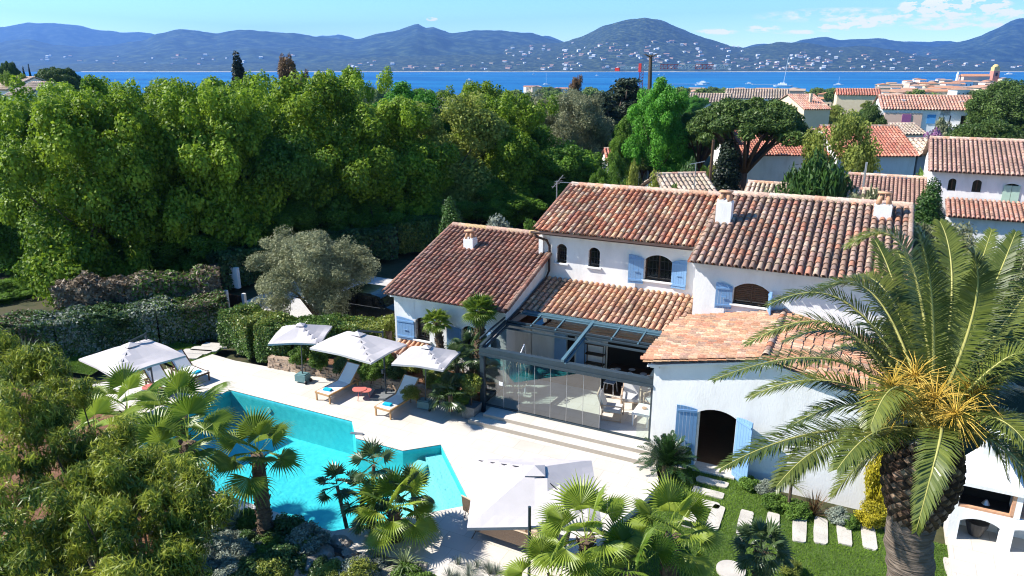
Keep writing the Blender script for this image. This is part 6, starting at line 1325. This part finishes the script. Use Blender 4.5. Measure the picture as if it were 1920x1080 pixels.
# ---- the car
def car(label, x, y, rz):
    r = thing('parked_car', label, 'car', (x, y, 0), None, rz); L_, w = 4.3, 1.74; prof = [(-2.12, .38), (-2.16, .70), (-2.0, .88), (-1.85, .95), (-1.45, 1.42), (-1.1, 1.52), (.2, 1.54), (.75, 1.42), (1.2, 1.0), (1.9, .84), (2.14, .62), (2.12, .32)]
    b = B(); n = len(prof)
    def ring(s, inset=0): return [(px, s * (w / 2 - (.16 if pz > 1.1 else (.03 if pz > .9 else 0)) - inset), pz) for px, pz in prof]
    a, c = ring(-1), ring(1); b.add(a + c, [(i, i + 1, n + i + 1, n + i) for i in range(n - 1)])
    for s, rr in ((-1, a), (1, c)): b.add(rr + [(px, s * w / 2, .30) for px, _ in prof], [(i, i + 1, n + i + 1, n + i) if s > 0 else (i + 1, i, n + i, n + i + 1) for i in range(n - 1)])
    b.add([(-2.12, -w / 2, .3), (2.12, -w / 2, .3), (2.12, w / 2, .3), (-2.12, w / 2, .3)], [(0, 1, 2, 3)]); body = b.obj('body', 'carpaint', r, True, local=True)
    for s in (-1, 1):
        for k, (xa, xb, xc, xd) in enumerate(((-1.42, -.55, -.55, -1.05), (-.48, .42, .30, -.48), (.48, 1.0, .55, .36))):
            y0 = s * (w / 2 - .025); y1 = s * (w / 2 - .125); b = B(); b.add([(xa, y0, .97), (xb, y0, .97), (xc, y1, 1.42), (xd, y1, 1.42)], [(0, 1, 2, 3)]); b.obj('side_window', 'pane', body, local=True)
        b = B(); b.bar((-1.8, s * (w / 2 + .004), .94), (1.1, s * (w / 2 + .004), .94), .012, .025); b.obj('trim', 'rim', body, local=True)
        b = B(); b.box((.92, s * (w / 2 + .02) - .06, .95), (1.08, s * (w / 2 + .02) + .08, 1.08)); b.obj('mirror', 'carpaint', body, local=True)
        for wx in (-1.35, 1.32):
            b = B(); yy = s * (w / 2 - .08); b.tube([(wx, yy - .11, .32), (wx, yy + .11, .32)], .32, 22); wh = b.obj('wheel', 'tyre', r, True, local=True)
            b = B(); yo = s * (w / 2 + .035)
            b.tube([(wx, yo - .02, .32), (wx, yo, .32)], .08, 10)
            for k in range(6): a_ = k * math.pi / 3; b.bar((wx, yo, .32), (wx + .2 * math.cos(a_), yo, .32 + .2 * math.sin(a_)), .05, .02, up=(0, 1, 0))
            b.tube([(wx + .21 * math.cos(t), yo, .32 + .21 * math.sin(t)) for t in np.linspace(0, 6.283, 20)], .018, 5); b.obj('rim', 'rim', wh, local=True)
    b = B(); b.add([(.82, -.72, 1.39), (.82, .72, 1.39), (1.18, .80, 1.03), (1.18, -.80, 1.03)], [(0, 1, 2, 3)]); b.obj('windscreen', 'pane', body, local=True)
    b = B(); b.add([(-1.50, -.70, 1.38), (-1.50, .70, 1.38), (-1.85, .78, .98), (-1.85, -.78, .98)], [(3, 2, 1, 0)]); b.obj('rear_window', 'pane', body, local=True)
    for s in (-1, 1): b = B(); b.box((2.06, s * .62 - .16, .58), (2.15, s * .62 + .16, .72)); b.obj('headlight', 'rim', body, local=True)
p = G(700, 600, 0); car('dark green estate car parked on the gravel beside the left wing', -21.2, 27.7, R(2))

# ================================================================== NEIGHBOURS, TOWN, BAY
rnd.seed(41)
def house(name, label, x0, x1, y0, y1, z0, ze, rise, pal, wallm='wall', rot=0.0, eave=.35, wins=(), shutm=None, pitch=.24, expo=.36, seg=4, group=None, doors=(), hip=False, chim=()):
    """a gabled house, its ridge along local x; front wall faces local -y"""
    cx, cy = (x0 + x1) / 2, (y0 + y1) / 2; r = thing(name, label, 'house', (cx, cy, z0), group, rot); w, d = (x1 - x0), (y1 - y0); h = ze - z0
    b = B(); wall_y(b, -w / 2, w / 2, -1.5, h, -d / 2, .3, [(a, c, e, f, g_) for a, c, e, f, g_ in wins])
    b.box((-w / 2, d / 2 - .3, -1.5), (w / 2, d / 2, h)); 
    for s in (-1, 1): xs0, xs1 = (-w / 2, -w / 2 + .3) if s < 0 else (w / 2 - .3, w / 2); b.box((xs0, -d / 2 + .3, -1.5), (xs1, d / 2 - .3, h)); b.prism([(-d / 2, h), (d / 2, h), (0, h + rise)], 'x', xs0, xs1)
    b.obj('wall', wallm, r, local=True)
    run = d / 2 + eave; ri = rise * run / (d / 2); zt = h + rise + .12
    for s in (-1, 1):
        b = B(); O = (-w / 2 - .2, s * (d / 2 + eave), zt - ri); up = Vector((0, -s * run, ri)); tiled(b, O, (1, 0, 0), up, w + .4, up.length, pal, pitch=pitch, expo=expo if s < 0 else expo * 2, seg=seg); o = b.obj('roof', 'tiles', r, True, local=True)
    b = B(); ridge_caps(b, (-w / 2 - .2, 0, zt + .03), (w / 2 + .2, 0, zt + .03)); b.obj('ridge_tile', 'tiles', o, True, local=True)
    for a, c, e, f, g_ in wins:
        wd = B(); pts = seg_arch(a, c, f - g_, g_) if g_ else [(a, f), (c, f)]; wd.prism([(a, e)] + pts + [(c, e)], 'y', -d / 2 + .16, -d / 2 + .18); wo_ = wd.obj('window', 'pane', r, local=True)
        fb = B(); fb.bar(((a + c) / 2, -d / 2 + .14, e), ((a + c) / 2, -d / 2 + .14, f - .02), .06); fb.bar((a, -d / 2 + .14, e + .03), (c, -d / 2 + .14, e + .03), .06); fb.obj('frame', 'darkwood', wo_, local=True)
        if shutm:
            for s in (-1, 1):
                sb = B(); xx = a if s < 0 else c; ww = (c - a) / 2; sb.box((min(xx, xx + s * ww), -d / 2 - .05, e), (max(xx, xx + s * ww), -d / 2 - .012, f)); sb.obj('shutter', shutm, r, local=True)
    for (x, y, zz, hh) in chim:
        b = B(); b.box((x - .25, y - .25, zz - .6), (x + .25, y + .25, zz + hh)); b.box((x - .32, y - .32, zz + hh), (x + .32, y + .32, zz + hh + .08)); b.obj('chimney', wallm, r, local=True)
    return r
# right neighbour: upper white block
LRZ, ANZ = 4.10, 4.3
e0, e1 = AD(1742, 318, 42), AD(1925, 337, 40.5); XN0 = e0[0] + .2; YN = e0[1] + .35
HN = house('neighbour_house', 'white neighbour house at the right with red-brown tiles and a pale green shuttered door', XN0, XN0 + 11, YN, YN + 8.2, .0, e0[2] - .05, 1.35, 'K', pitch=.235, expo=.36, seg=5,
     wins=[(-5.5 + .9, -5.5 + 1.3, 5.15, 5.85, .16), (-5.5 + 2.1, -5.5 + 2.55, 5.15, 5.85, .16), (-5.5 + 3.6, -5.5 + 4.4, 4.4, 5.75, .15)], eave=.4)
d_ = B(); cxn, cyn = XN0 + 5.5, YN + 4.1
for s in (0, 1): d_.box((XN0 + 3.6 + s * .41, YN - .06, 4.4), (XN0 + 3.99 + s * .41, YN - .01, 5.64))
ROOT[HN.name] = np.array([cxn, cyn, 0.]); d_.obj('green_shutter', 'green_paint', HN)
b = B(); p = AD(1780, 405, 39); tiled(b, (XN0 + .9, YN - 2.6, LRZ), (1, 0, 0), (0, 2.5, .62), 10.0, 2.58, 'N', seg=5); b.obj('roof', 'tiles', HN, True)
b = B(); b.box((XN0 + 1.0, YN - 2.3, -.3), (XN0 + 10.8, YN - .01, LRZ - .05)); b.obj('lower_wall', 'wall', HN)
q = AD(1650, 380, 41); q1 = AD(1735, 385, 41)
b = B(); tiled(b, (XN0 - 4.4, YN - .9, ANZ), (1, 0, 0), (0, 4.2, 1.0), 4.9, 4.3, 'K', seg=5, pitch=.235); b.obj('roof', 'tiles', HN, True)
b = B(); ridge_caps(b, (XN0 - 4.5, YN + 3.3, ANZ + 1.07), (XN0 + .0, YN + 3.3, ANZ + 1.07)); b.obj('ridge_tile', 'tiles', HN, True)
b = B(); b.box((XN0 - 4.2, YN - .6, -.3), (XN0 - .01, YN + 6.5, ANZ - .05)); b.obj('annex_wall', 'wall', HN)
# house with the bright red roof
def px_house(name, label, pxl, pxr, py_eave, depth, w_scale, hgt_rise, dep, pal, z0=-1, rot=None, **kw):
    """a house whose front left eave corner stands at the given pixel and camera depth; rot None = along the villa"""
    a = AD(pxl, py_eave, depth); ro = 0.0 if rot is None else rot; L_ = (pxr - pxl) / F * depth / max(.5, math.cos(YAW - ro)) * w_scale
    c, n = math.cos(ro), math.sin(ro); cx = a[0] + c * L_ / 2 - n * dep / 2; cy = a[1] + n * L_ / 2 + c * dep / 2
    return house(name, label, cx - L_ / 2, cx + L_ / 2, cy - dep / 2, cy + dep / 2, z0, a[2], hgt_rise, pal, rot=ro, **kw)
px_house('neighbour_house', 'bluish white house with a bright red tile roof and a small skylight', 1572, 1718, 291, 60, 1.0, 1.9, 8, 'R', z0=-.5, rot=YAW, seg=5, pitch=.27, expo=.4, wins=[(.4, 2.3, .9, 2.6, 0)], wallm='wall')
a = AD(1672, 262, 63); b = B(); b.box((a[0] - .35, a[1] - .4, a[2] - .12), (a[0] + .35, a[1] + .4, a[2] + .12)); sk = b.obj('skylight', 'steel'); tag(sk, 'small skylight set in the bright red roof', 'skylight')
px_house('neighbour_house', 'white house with dark windows standing in the shade behind the umbrella pine', 1385, 1575, 290, 62, .95, 1.6, 8, 'R', z0=-1.5, rot=YAW, wins=[(-2.7, -1.9, .6, 2.4, 0), (-4.3, -3.4, 1.0, 2.4, 0), (1.5, 2.3, .6, 2.4, 0), (.2 - 1, .8 - 1, 0, 2.2, .3)], shutm=None)
px_house('neighbour_house', 'low house with ribbed beige roof behind the weeping shrub', 1392, 1606, 392, 40, .9, 1.0, 5.0, 'Y', z0=-.5, seg=5, pitch=.25, expo=.6)
px_house('neighbour_house', 'low house with grey-beige hipped roof and white flue behind the left chimney', 1262, 1352, 380, 42, 1.0, 1.1, 5.5, 'G', z0=-.5, seg=4, rot=R(35), pitch=.3, expo=.5, chim=[(-2.4, 1.6, 3.2, 1.1)])
px_house('neighbour_house', 'small house with terracotta roof between the dark trees', 1140, 1200, 303, 78, 1.0, 1.0, 5, 'R', rot=YAW, z0=-1.5, seg=4, pitch=.3, expo=.5)
px_house('neighbour_house', 'grey gabled house with a pale chimney left of the bright green tree', 1112, 1160, 275, 96, 1.0, 1.4, 6, 'G', z0=-2, wallm='grey', seg=3, pitch=.4, expo=.7, rot=R(60), chim=[(2.5, 0, 6.5, .6)])
px_house('neighbour_house', 'white house glimpsed below the bright green tree', 1215, 1262, 290, 84, 1.0, 1.0, 6, 'K', rot=YAW, z0=-1.5, seg=3, pitch=.4, expo=.7)
px_house('neighbour_house', 'grey gable-ended house right of the bright red roof', 1722, 1760, 290, 60, 1.0, .9, 5, 'Y', rot=YAW, z0=-.5, wallm='grey', seg=3, pitch=.4, expo=.6, chim=[(-.6, -1, 4.0, 1.6), (1.3, 0, 4.0, 1.4)])
px_house('neighbour_house', 'low house with pale brown roof above the bright red roof', 1620, 1735, 252, 84, 1.0, .9, 6, 'G', rot=YAW, z0=-1.5, seg=3, pitch=.4, expo=.6)
# white row house with coloured shutters
r = px_house('row_house', 'long pink and white row house with purple and blue shutters under a long pale roof', 1655, 1852, 204, 118, 1.0, 1.9, 9, 'N', z0=-3, rot=R(10), seg=3, pitch=.45, expo=.8, wallm='white', wins=[(-.4, 1.2, 6.2, 7.6, 0), (2.6, 3.4, 6.2, 7.6, 0), (-1, 1, 3.2, 4.8, 0), (5.2, 6.0, 6.2, 7.6, 0)], chim=[(-5.5, -2.0, 8.2, 1.6), (2.9, -2.0, 8.2, 1.5), (7.0, -2.2, 8.2, 1.5), (-2, 1.5, 9, 1.2), (4, 1.5, 9, 1.2)])
a = AD(1655, 206, 118); ROOT[r.name] = np.array([0, 0, 0.]); L_ = (1852 - 1655) / F * 118; cxx, cyy = L_ / 2, 4.5
def rp(nm, x0_, x1_, z0_, z1_, m, off=.06): bb = B(); bb.box((x0_, -cyy - off, z0_), (x1_, -cyy - .003, z1_)); bb.obj(nm, m, r, local=True)
rp('pink_wall', -cxx, -3.0, -1, a[2] + 3 - .4, 'pink', .25); rp('purple_shutter', -5.9, -4.6, 6.2, 7.7, mat('purple_paint', (.28, .10, .24), rough=.6), .35); rp('blue_shutter', -2.2, -1.0, 6.3, 7.7, mat('azure_paint', (.08, .30, .62), rough=.6), .12); rp('balcony', -.6, 4.0, 4.9, 5.9, 'white', .9)
px_house('beige_house', 'cream gabled house standing left of the long row house', 1508, 1560, 205, 150, 1.0, 2.6, 14, 'N', z0=-4, wallm='cream', seg=3, pitch=.5, expo=.9, rot=R(35), chim=[(0, -4, 9, 1.6)])
px_house('beige_house', 'pale house with an orange roof beside the cream gable', 1570, 1640, 178, 240, 1.0, 1.8, 10, 'R', rot=R(8), z0=-6, wallm='cream', seg=3, pitch=.8, expo=1.2)
px_house('hotel', 'long pale hotel with several hipped brown roofs beyond the umbrella pine', 1360, 1465, 184, 235, 1.0, 2.6, 14, 'G', rot=R(8), z0=-7, wallm='white', seg=3, pitch=.8, expo=1.2, wins=[(-7, -5, 5.4, 6.6, 0), (-3.5, -1.5, 5.4, 6.6, 0), (2, 4, 5.4, 6.6, 0), (6, 8, 5.4, 6.6, 0)])
px_house('hotel', 'white block with brown roof left of the long pale hotel', 1290, 1362, 192, 225, 1.0, 2.4, 12, 'G', rot=R(8), z0=-7, wallm='white', seg=3, pitch=.8, expo=1.2, wins=[(-3, -2, 4, 5.4, 0), (2, 3, 4, 5.4, 0)])
for pxl, pxr, py, d, pal, lb in [(-20, 34, 168, 120, 'Y', 'beige roofed house at the left edge'), (10, 62, 180, 110, 'G', 'grey-beige roofed house at the far left behind the row'), (48, 112, 160, 165, 'N', 'long pink roofed house under the umbrella pine at far left')]:
    px_house('neighbour_house', lb, pxl, pxr, py, d, 1.0, 1.8, 9, pal, z0=-4, seg=3, pitch=.5, expo=.8)
# utility poles, aerial
a = AD(1335, 262, 46); b = B(); b.tube([(a[0], a[1], -.3), (a[0] + .1, a[1], a[2])], [.13, .09], 8); tag(b.obj('utility_pole', 'darkwood'), 'brown wooden utility pole rising beside the grey-beige roof', 'pole')
a = AD(1625, 304, 44); b = B(); b.tube([(a[0], a[1], -.3), (a[0], a[1], a[2])], [.07, .06], 8); tag(b.obj('utility_pole', 'steel'), 'thin grey pole in front of the yellow-green tree', 'pole')
a = AD(1305, 305, 42); b = B(); b.tube([(a[0], a[1], 2), (a[0], a[1], a[2])], .03, 6); b.bar((a[0] - .3, a[1], a[2] - .1), (a[0] + .5, a[1], a[2] + .1), .03)
for k in range(6): b.bar((a[0] - .3 + k * .15, a[1] - .25, a[2] - .1 + .04 * k), (a[0] - .3 + k * .15, a[1] + .25, a[2] - .1 + .04 * k), .02)
tag(b.obj('aerial', 'steel'), 'television aerial on the grey-beige roof', 'aerial')
a = AD(1220, 103, 200); g0 = gz(a[0], a[1]); b = B(); b.tube([(a[0], a[1], g0), (a[0] + .2, a[1], (a[2] + g0) / 2), (a[0], a[1], a[2])], [.6, .55, .45], 9, jit=.3)
for k in range(6): an = k * 1.05; b.tube([(a[0], a[1], a[2] - .6), (a[0] + 2.2 * math.cos(an), a[1] + 2.2 * math.sin(an), a[2] + .3)], [.2, .05], 5)
tag(b.obj('bare_trunk', 'bark'), 'tall bare grey trunk standing against the bay', 'dead tree')
# the red and white crane
a = AD(1200, 124, 330); g0 = gz(a[0], a[1]); CRN = thing('tower_crane', 'red and white tower crane with a long lattice jib in front of the bay', 'crane', (a[0], a[1], g0)); b = B()
def lattice(b, p, q, w, n):
    p = Vector(p); q = Vector(q); d = (q - p) / n; s = Vector((CR[0], CR[1], 0)) if abs(d.normalized().z) > .5 else Vector((0, 0, 1))
    for k in range(n): b.bar(p + d * k, p + d * (k + 1), .22); b.bar(p + d * k + s * w, p + d * (k + 1) + s * w, .22); b.bar(p + d * k, p + d * (k + 1) + s * w, .16); b.bar(p + d * k + s * w, p + d * k, .16)
lattice(b, (a[0], a[1], g0), (a[0], a[1], a[2] - 2), 1.6, 12); b.obj('mast', 'craneR', CRN)
jd = Vector((CR[0], CR[1], 0)); base_ = Vector((a[0], a[1], a[2] - 1.2)); pxm = 330 / F
for k, (x0_, x1_, m) in enumerate([(8, 38, 'white'), (38, 72, 'craneR'), (72, 104, 'white'), (104, 138, 'craneR'), (138, 172, 'white')]):
    b = B(); lattice(b, base_ + jd * (x0_ * pxm), base_ + jd * (x1_ * pxm), 1.9, 5); b.obj('jib', m, CRN)
b = B(); lattice(b, base_ - jd * (42 * pxm), base_, 1.0, 5); b.obj('counter_jib', 'white', CRN)
b = B(); q = base_ - jd * (42 * pxm); b.box((q[0] - 1.0, q[1] - .6, q[2] - .9), (q[0] + 1.0, q[1] + .6, q[2] + .5)); b.obj('counterweight', 'craneR', CRN)
b = B(); b.box((a[0] - .5, a[1] - .5, a[2] - 2.6), (a[0] + .7, a[1] + .5, a[2] + 1.2)); b.obj('cab', 'craneR', CRN)
# old town
tm = [tiny_house(11, 9, 8, 1.1, w_, r_, 'town_house') for w_, r_ in (('cream', 'roof_far'), ('pink', 'roof_far2'), ('white', 'roof_far3'), ('cream', 'roof_far2'), ('white', 'roof_far'), ('cream', 'roof_far3'))]
def town(px, pyt, d, s, rz=None):
    a = AD(px, pyt, d); o = bpy.data.objects.new('town_house', rnd.choice(tm)); COL.objects.link(o); o.scale = (s * rnd.uniform(.8, 1.5), s, s); o.location = (a[0], a[1], a[2] - 9.0 * s); o.rotation_euler.z = YAW + (rnd.choice((0, 1.57, .3, -.4, 1.2)) if rz is None else rz)
    tag(o, 'small old-town house with a tiled roof in the cluster by the bay', 'house', 'old town houses by the bay')
for i in range(96):
    px = rnd.uniform(1655, 1885); yt = 148 + 22 * (i / 96.) + (6 if px < 1700 else 0); d = 860 - (yt - 148) * 20 + rnd.uniform(-20, 20); town(px, yt + rnd.uniform(-4.5, 4), d, rnd.uniform(.6, 1.2))
for i in range(36): town(rnd.uniform(1180, 1500), rnd.uniform(164, 186), rnd.uniform(330, 620), rnd.uniform(.6, .95))
for i in range(26): town(rnd.uniform(1480, 1700), rnd.uniform(170, 184), rnd.uniform(320, 560), rnd.uniform(.6, .95))
for i in range(10): town(rnd.uniform(980, 1060), rnd.uniform(160, 166), rnd.uniform(640, 760), .8)
# bell tower
a = AD(1868, 121, 840); z0 = gz(a[0], a[1]); s = 840 / F; BT = thing('bell_tower', 'church bell tower, pink below and ochre above with a domed top', 'bell tower', (a[0], a[1], z0), None, YAW); b = B(); w = 7.2 * s; zt_ = AD(1868, 133, 840)[2] - z0
b.add([(-w, -w, 0), (w, -w, 0), (w, w, 0), (-w, w, 0), (-w * .78, -w * .78, zt_), (w * .78, -w * .78, zt_), (w * .78, w * .78, zt_), (-w * .78, w * .78, zt_)], [(0, 1, 5, 4), (1, 2, 6, 5), (2, 3, 7, 6), (3, 0, 4, 7), (4, 5, 6, 7)]); b.obj('lower_stage', mat('tower_pink', (.55, .20, .14), (.60, .26, .18), .2, .9), BT, local=True)
b = B(); w2 = w * .72; zt2 = zt_ + 7 * s; b.box((-w2, -w2, zt_), (w2, w2, zt2)); n = 12; b.tube([(0, 0, zt2), (0, 0, zt2 + 2.6 * s), (0, 0, zt2 + 4.4 * s), (0, 0, zt2 + 5 * s)], [w2 * 1.05, w2 * .95, w2 * .55, .2], n); b.obj('upper_stage', mat('tower_ochre', (.66, .46, .16), (.70, .52, .22), .2, .9), BT, local=True)
b = B(); b.box((-w * .25, -w * .95, zt_ * .80), (w * .25, -w * .6, zt_ * .93)); b.obj('belfry_shade', 'dark', BT, local=True)  # slab on the tower face, the opening's shade put into its colour
a = AD(1825, 143, 830); b = B(); b.box((-22 * s, -5, -9), (26 * s, 5, 0)); b.cur = 1; b.add([(-23 * s, -5.6, 0), (27 * s, -5.6, 0), (27 * s, 5.6, 0), (-23 * s, 5.6, 0), (-23 * s, 0, 2.6), (27 * s, 0, 2.6)], [(0, 1, 5, 4), (2, 3, 4, 5), (0, 4, 3), (1, 2, 5)]); o = b.obj('church', ['pink', 'roof_far3']); o.location = a; o.rotation_euler.z = YAW; tag(o, 'long church nave with orange roof beside the bell tower', 'church')
a = AD(1797, 134, 830); b = B(); b.tube([(0, 0, -10), (0, 0, -3), (0, 0, -2), (0, 0, 0)], [1.6, 1.4, 1.0, .1], 10); o = b.obj('chapel_spire', 'white'); o.location = a; tag(o, 'small white chapel spire left of the church', 'spire')
# boats
def boat(name, label, px, py, L_, mast=0, lean=0.0, hull='white', cabin=True, cat='boat', group=None):
    d_ = ray(px, py); t = (SEA - H) / d_[2]; q = CC + d_ * t; r = thing(name, label, cat, (q[0], q[1], SEA), group, YAW + rnd.uniform(-.3, .3)); b = B(); n = 8; w = L_ * .13
    top = [(L_ * (k / n - .5), w * math.sin(math.pi * min(1, .25 + .75 * (1 - k / n))) ** .6) for k in range(n + 1)]; top[-1] = (L_ * .5, 0.01)
    vs = [(x, -y_, L_ * .09) for x, y_ in top] + [(x, y_, L_ * .09) for x, y_ in top] + [(x * .9, -y_ * .6, -.2) for x, y_ in top] + [(x * .9, y_ * .6, -.2) for x, y_ in top]; m = n + 1
    b.add(vs, [(i, i + 1, m + i + 1, m + i) for i in range(n)] + [(2 * m + i, 2 * m + i + 1, i + 1, i) for i in range(n)] + [(m + i, m + i + 1, 3 * m + i + 1, 3 * m + i) for i in range(n)] + [(0, m, 3 * m, 2 * m)]); b.obj('hull', hull, r, local=True)
    if cabin: b = B(); b.box((-L_ * .25, -w * .6, L_ * .09), (L_ * .18, w * .6, L_ * .17)); b.box((-L_ * .15, -w * .45, L_ * .17), (L_ * .08, w * .45, L_ * .22)); b.obj('cabin', 'white', r, local=True)
    if mast: b = B(); b.bar((0, 0, .5), (lean * mast, 0, mast), max(.25, mast * .013)); b.bar((0, 0, mast * .62), (.1 * mast, 0, mast * .60), .2); b.obj('mast', 'white', r, local=True)
    return r
boat('motor_yacht', 'white motor yacht leaving a wake on the bay', 1318, 157, 24); boat('motor_yacht', 'second white motor yacht just below the one with the wake', 1314, 160.5, 20)
boat('sailing_yacht', 'very tall leaning white mast of a sailing yacht', 1468, 163, 30, mast=44, lean=.08, cat='sailing boat'); boat('sailing_yacht', 'sailing boat with a thin mast left of the terracotta roofs', 1244, 158, 16, mast=19, cat='sailing boat'); boat('sailing_yacht', 'tall white mast right of the far harbour', 1572, 160, 16, mast=14, cat='sailing boat')
boat('sailing_boat', 'small white sailing boat far out left of the crane', 1119, 142, 14, mast=20, cat='sailing boat'); boat('sailing_boat', 'small sailing boat right of the bare trunk', 1236, 141, 14, mast=18, cat='sailing boat'); boat('sailing_boat', 'tiny sailing boat near the far shore above the grey-green tree', 1000, 140, 14, mast=16, cat='sailing boat')
boat('sailing_boat', 'sailing boat with a mast in front of the harbour roofs', 1024, 160, 16, mast=20, cat='sailing boat'); boat('motor_boat', 'white boat at the edge of the harbour by the dark cedar', 1170, 158, 18); boat('motor_boat', 'white boat near the trees right of the motor yachts', 1405, 158, 16); boat('motor_boat', 'white ferry beside the bell tower', 1893, 141, 40); boat('motor_boat', 'small boat in the middle of the bay left of the yacht mast', 880, 150, 14); boat('motor_boat', 'small boat far out on the left part of the bay', 790, 138, 16)
for (x0_, x1_, y_) in ((1240, 1312, 157.6), (1410, 1466, 158.2), (1148, 1165, 152)):
    pA = CC + ray(x0_, y_) * ((SEA + .3 - H) / ray(x0_, y_)[2]); pB = CC + ray(x1_, y_) * ((SEA + .3 - H) / ray(x1_, y_)[2]); b = B(); b.bar(tuple(pA), tuple(pB), 7, .2); tag(b.obj('wake', 'white'), kind='structure')

by = lambda grp: [o for o in bpy.data.objects if o.get('group') == grp]
relabel(by('trees behind the front of the dense row'), '%s from the left of the trees standing behind the front of the dense row')
relabel(by('low trees under the dense row'), '%s from the left of the dark low trees at the foot of the dense row')
relabel(by('rocks in the rockery'), '%s from the left of the pale limestone rocks in front of the pool')
relabel(by('stepping stones on the lawn'), '%s from the left of the pale stone slabs set in the grass')
relabel(by('low shrubs in the rockery'), '%s from the left of the low shrubs between the rocks in front of the pool')
relabel(by('shrubs beyond the ridge'), '%s from the left of the green garden shrubs beyond the main ridge')
relabel(by('lavender tufts by the terrace'), '%s from the left of the lavender tufts at the lower edge of the terrace')
relabel(by('plates on the dining table'), '%s from the left of the white plates on the dark dining table')
relabel(by('low trees between the neighbour houses'), '%s from left of the low trees between the neighbour houses')
relabel(by('trees in the gardens beyond'), '%s from the left of the green trees in the far gardens')
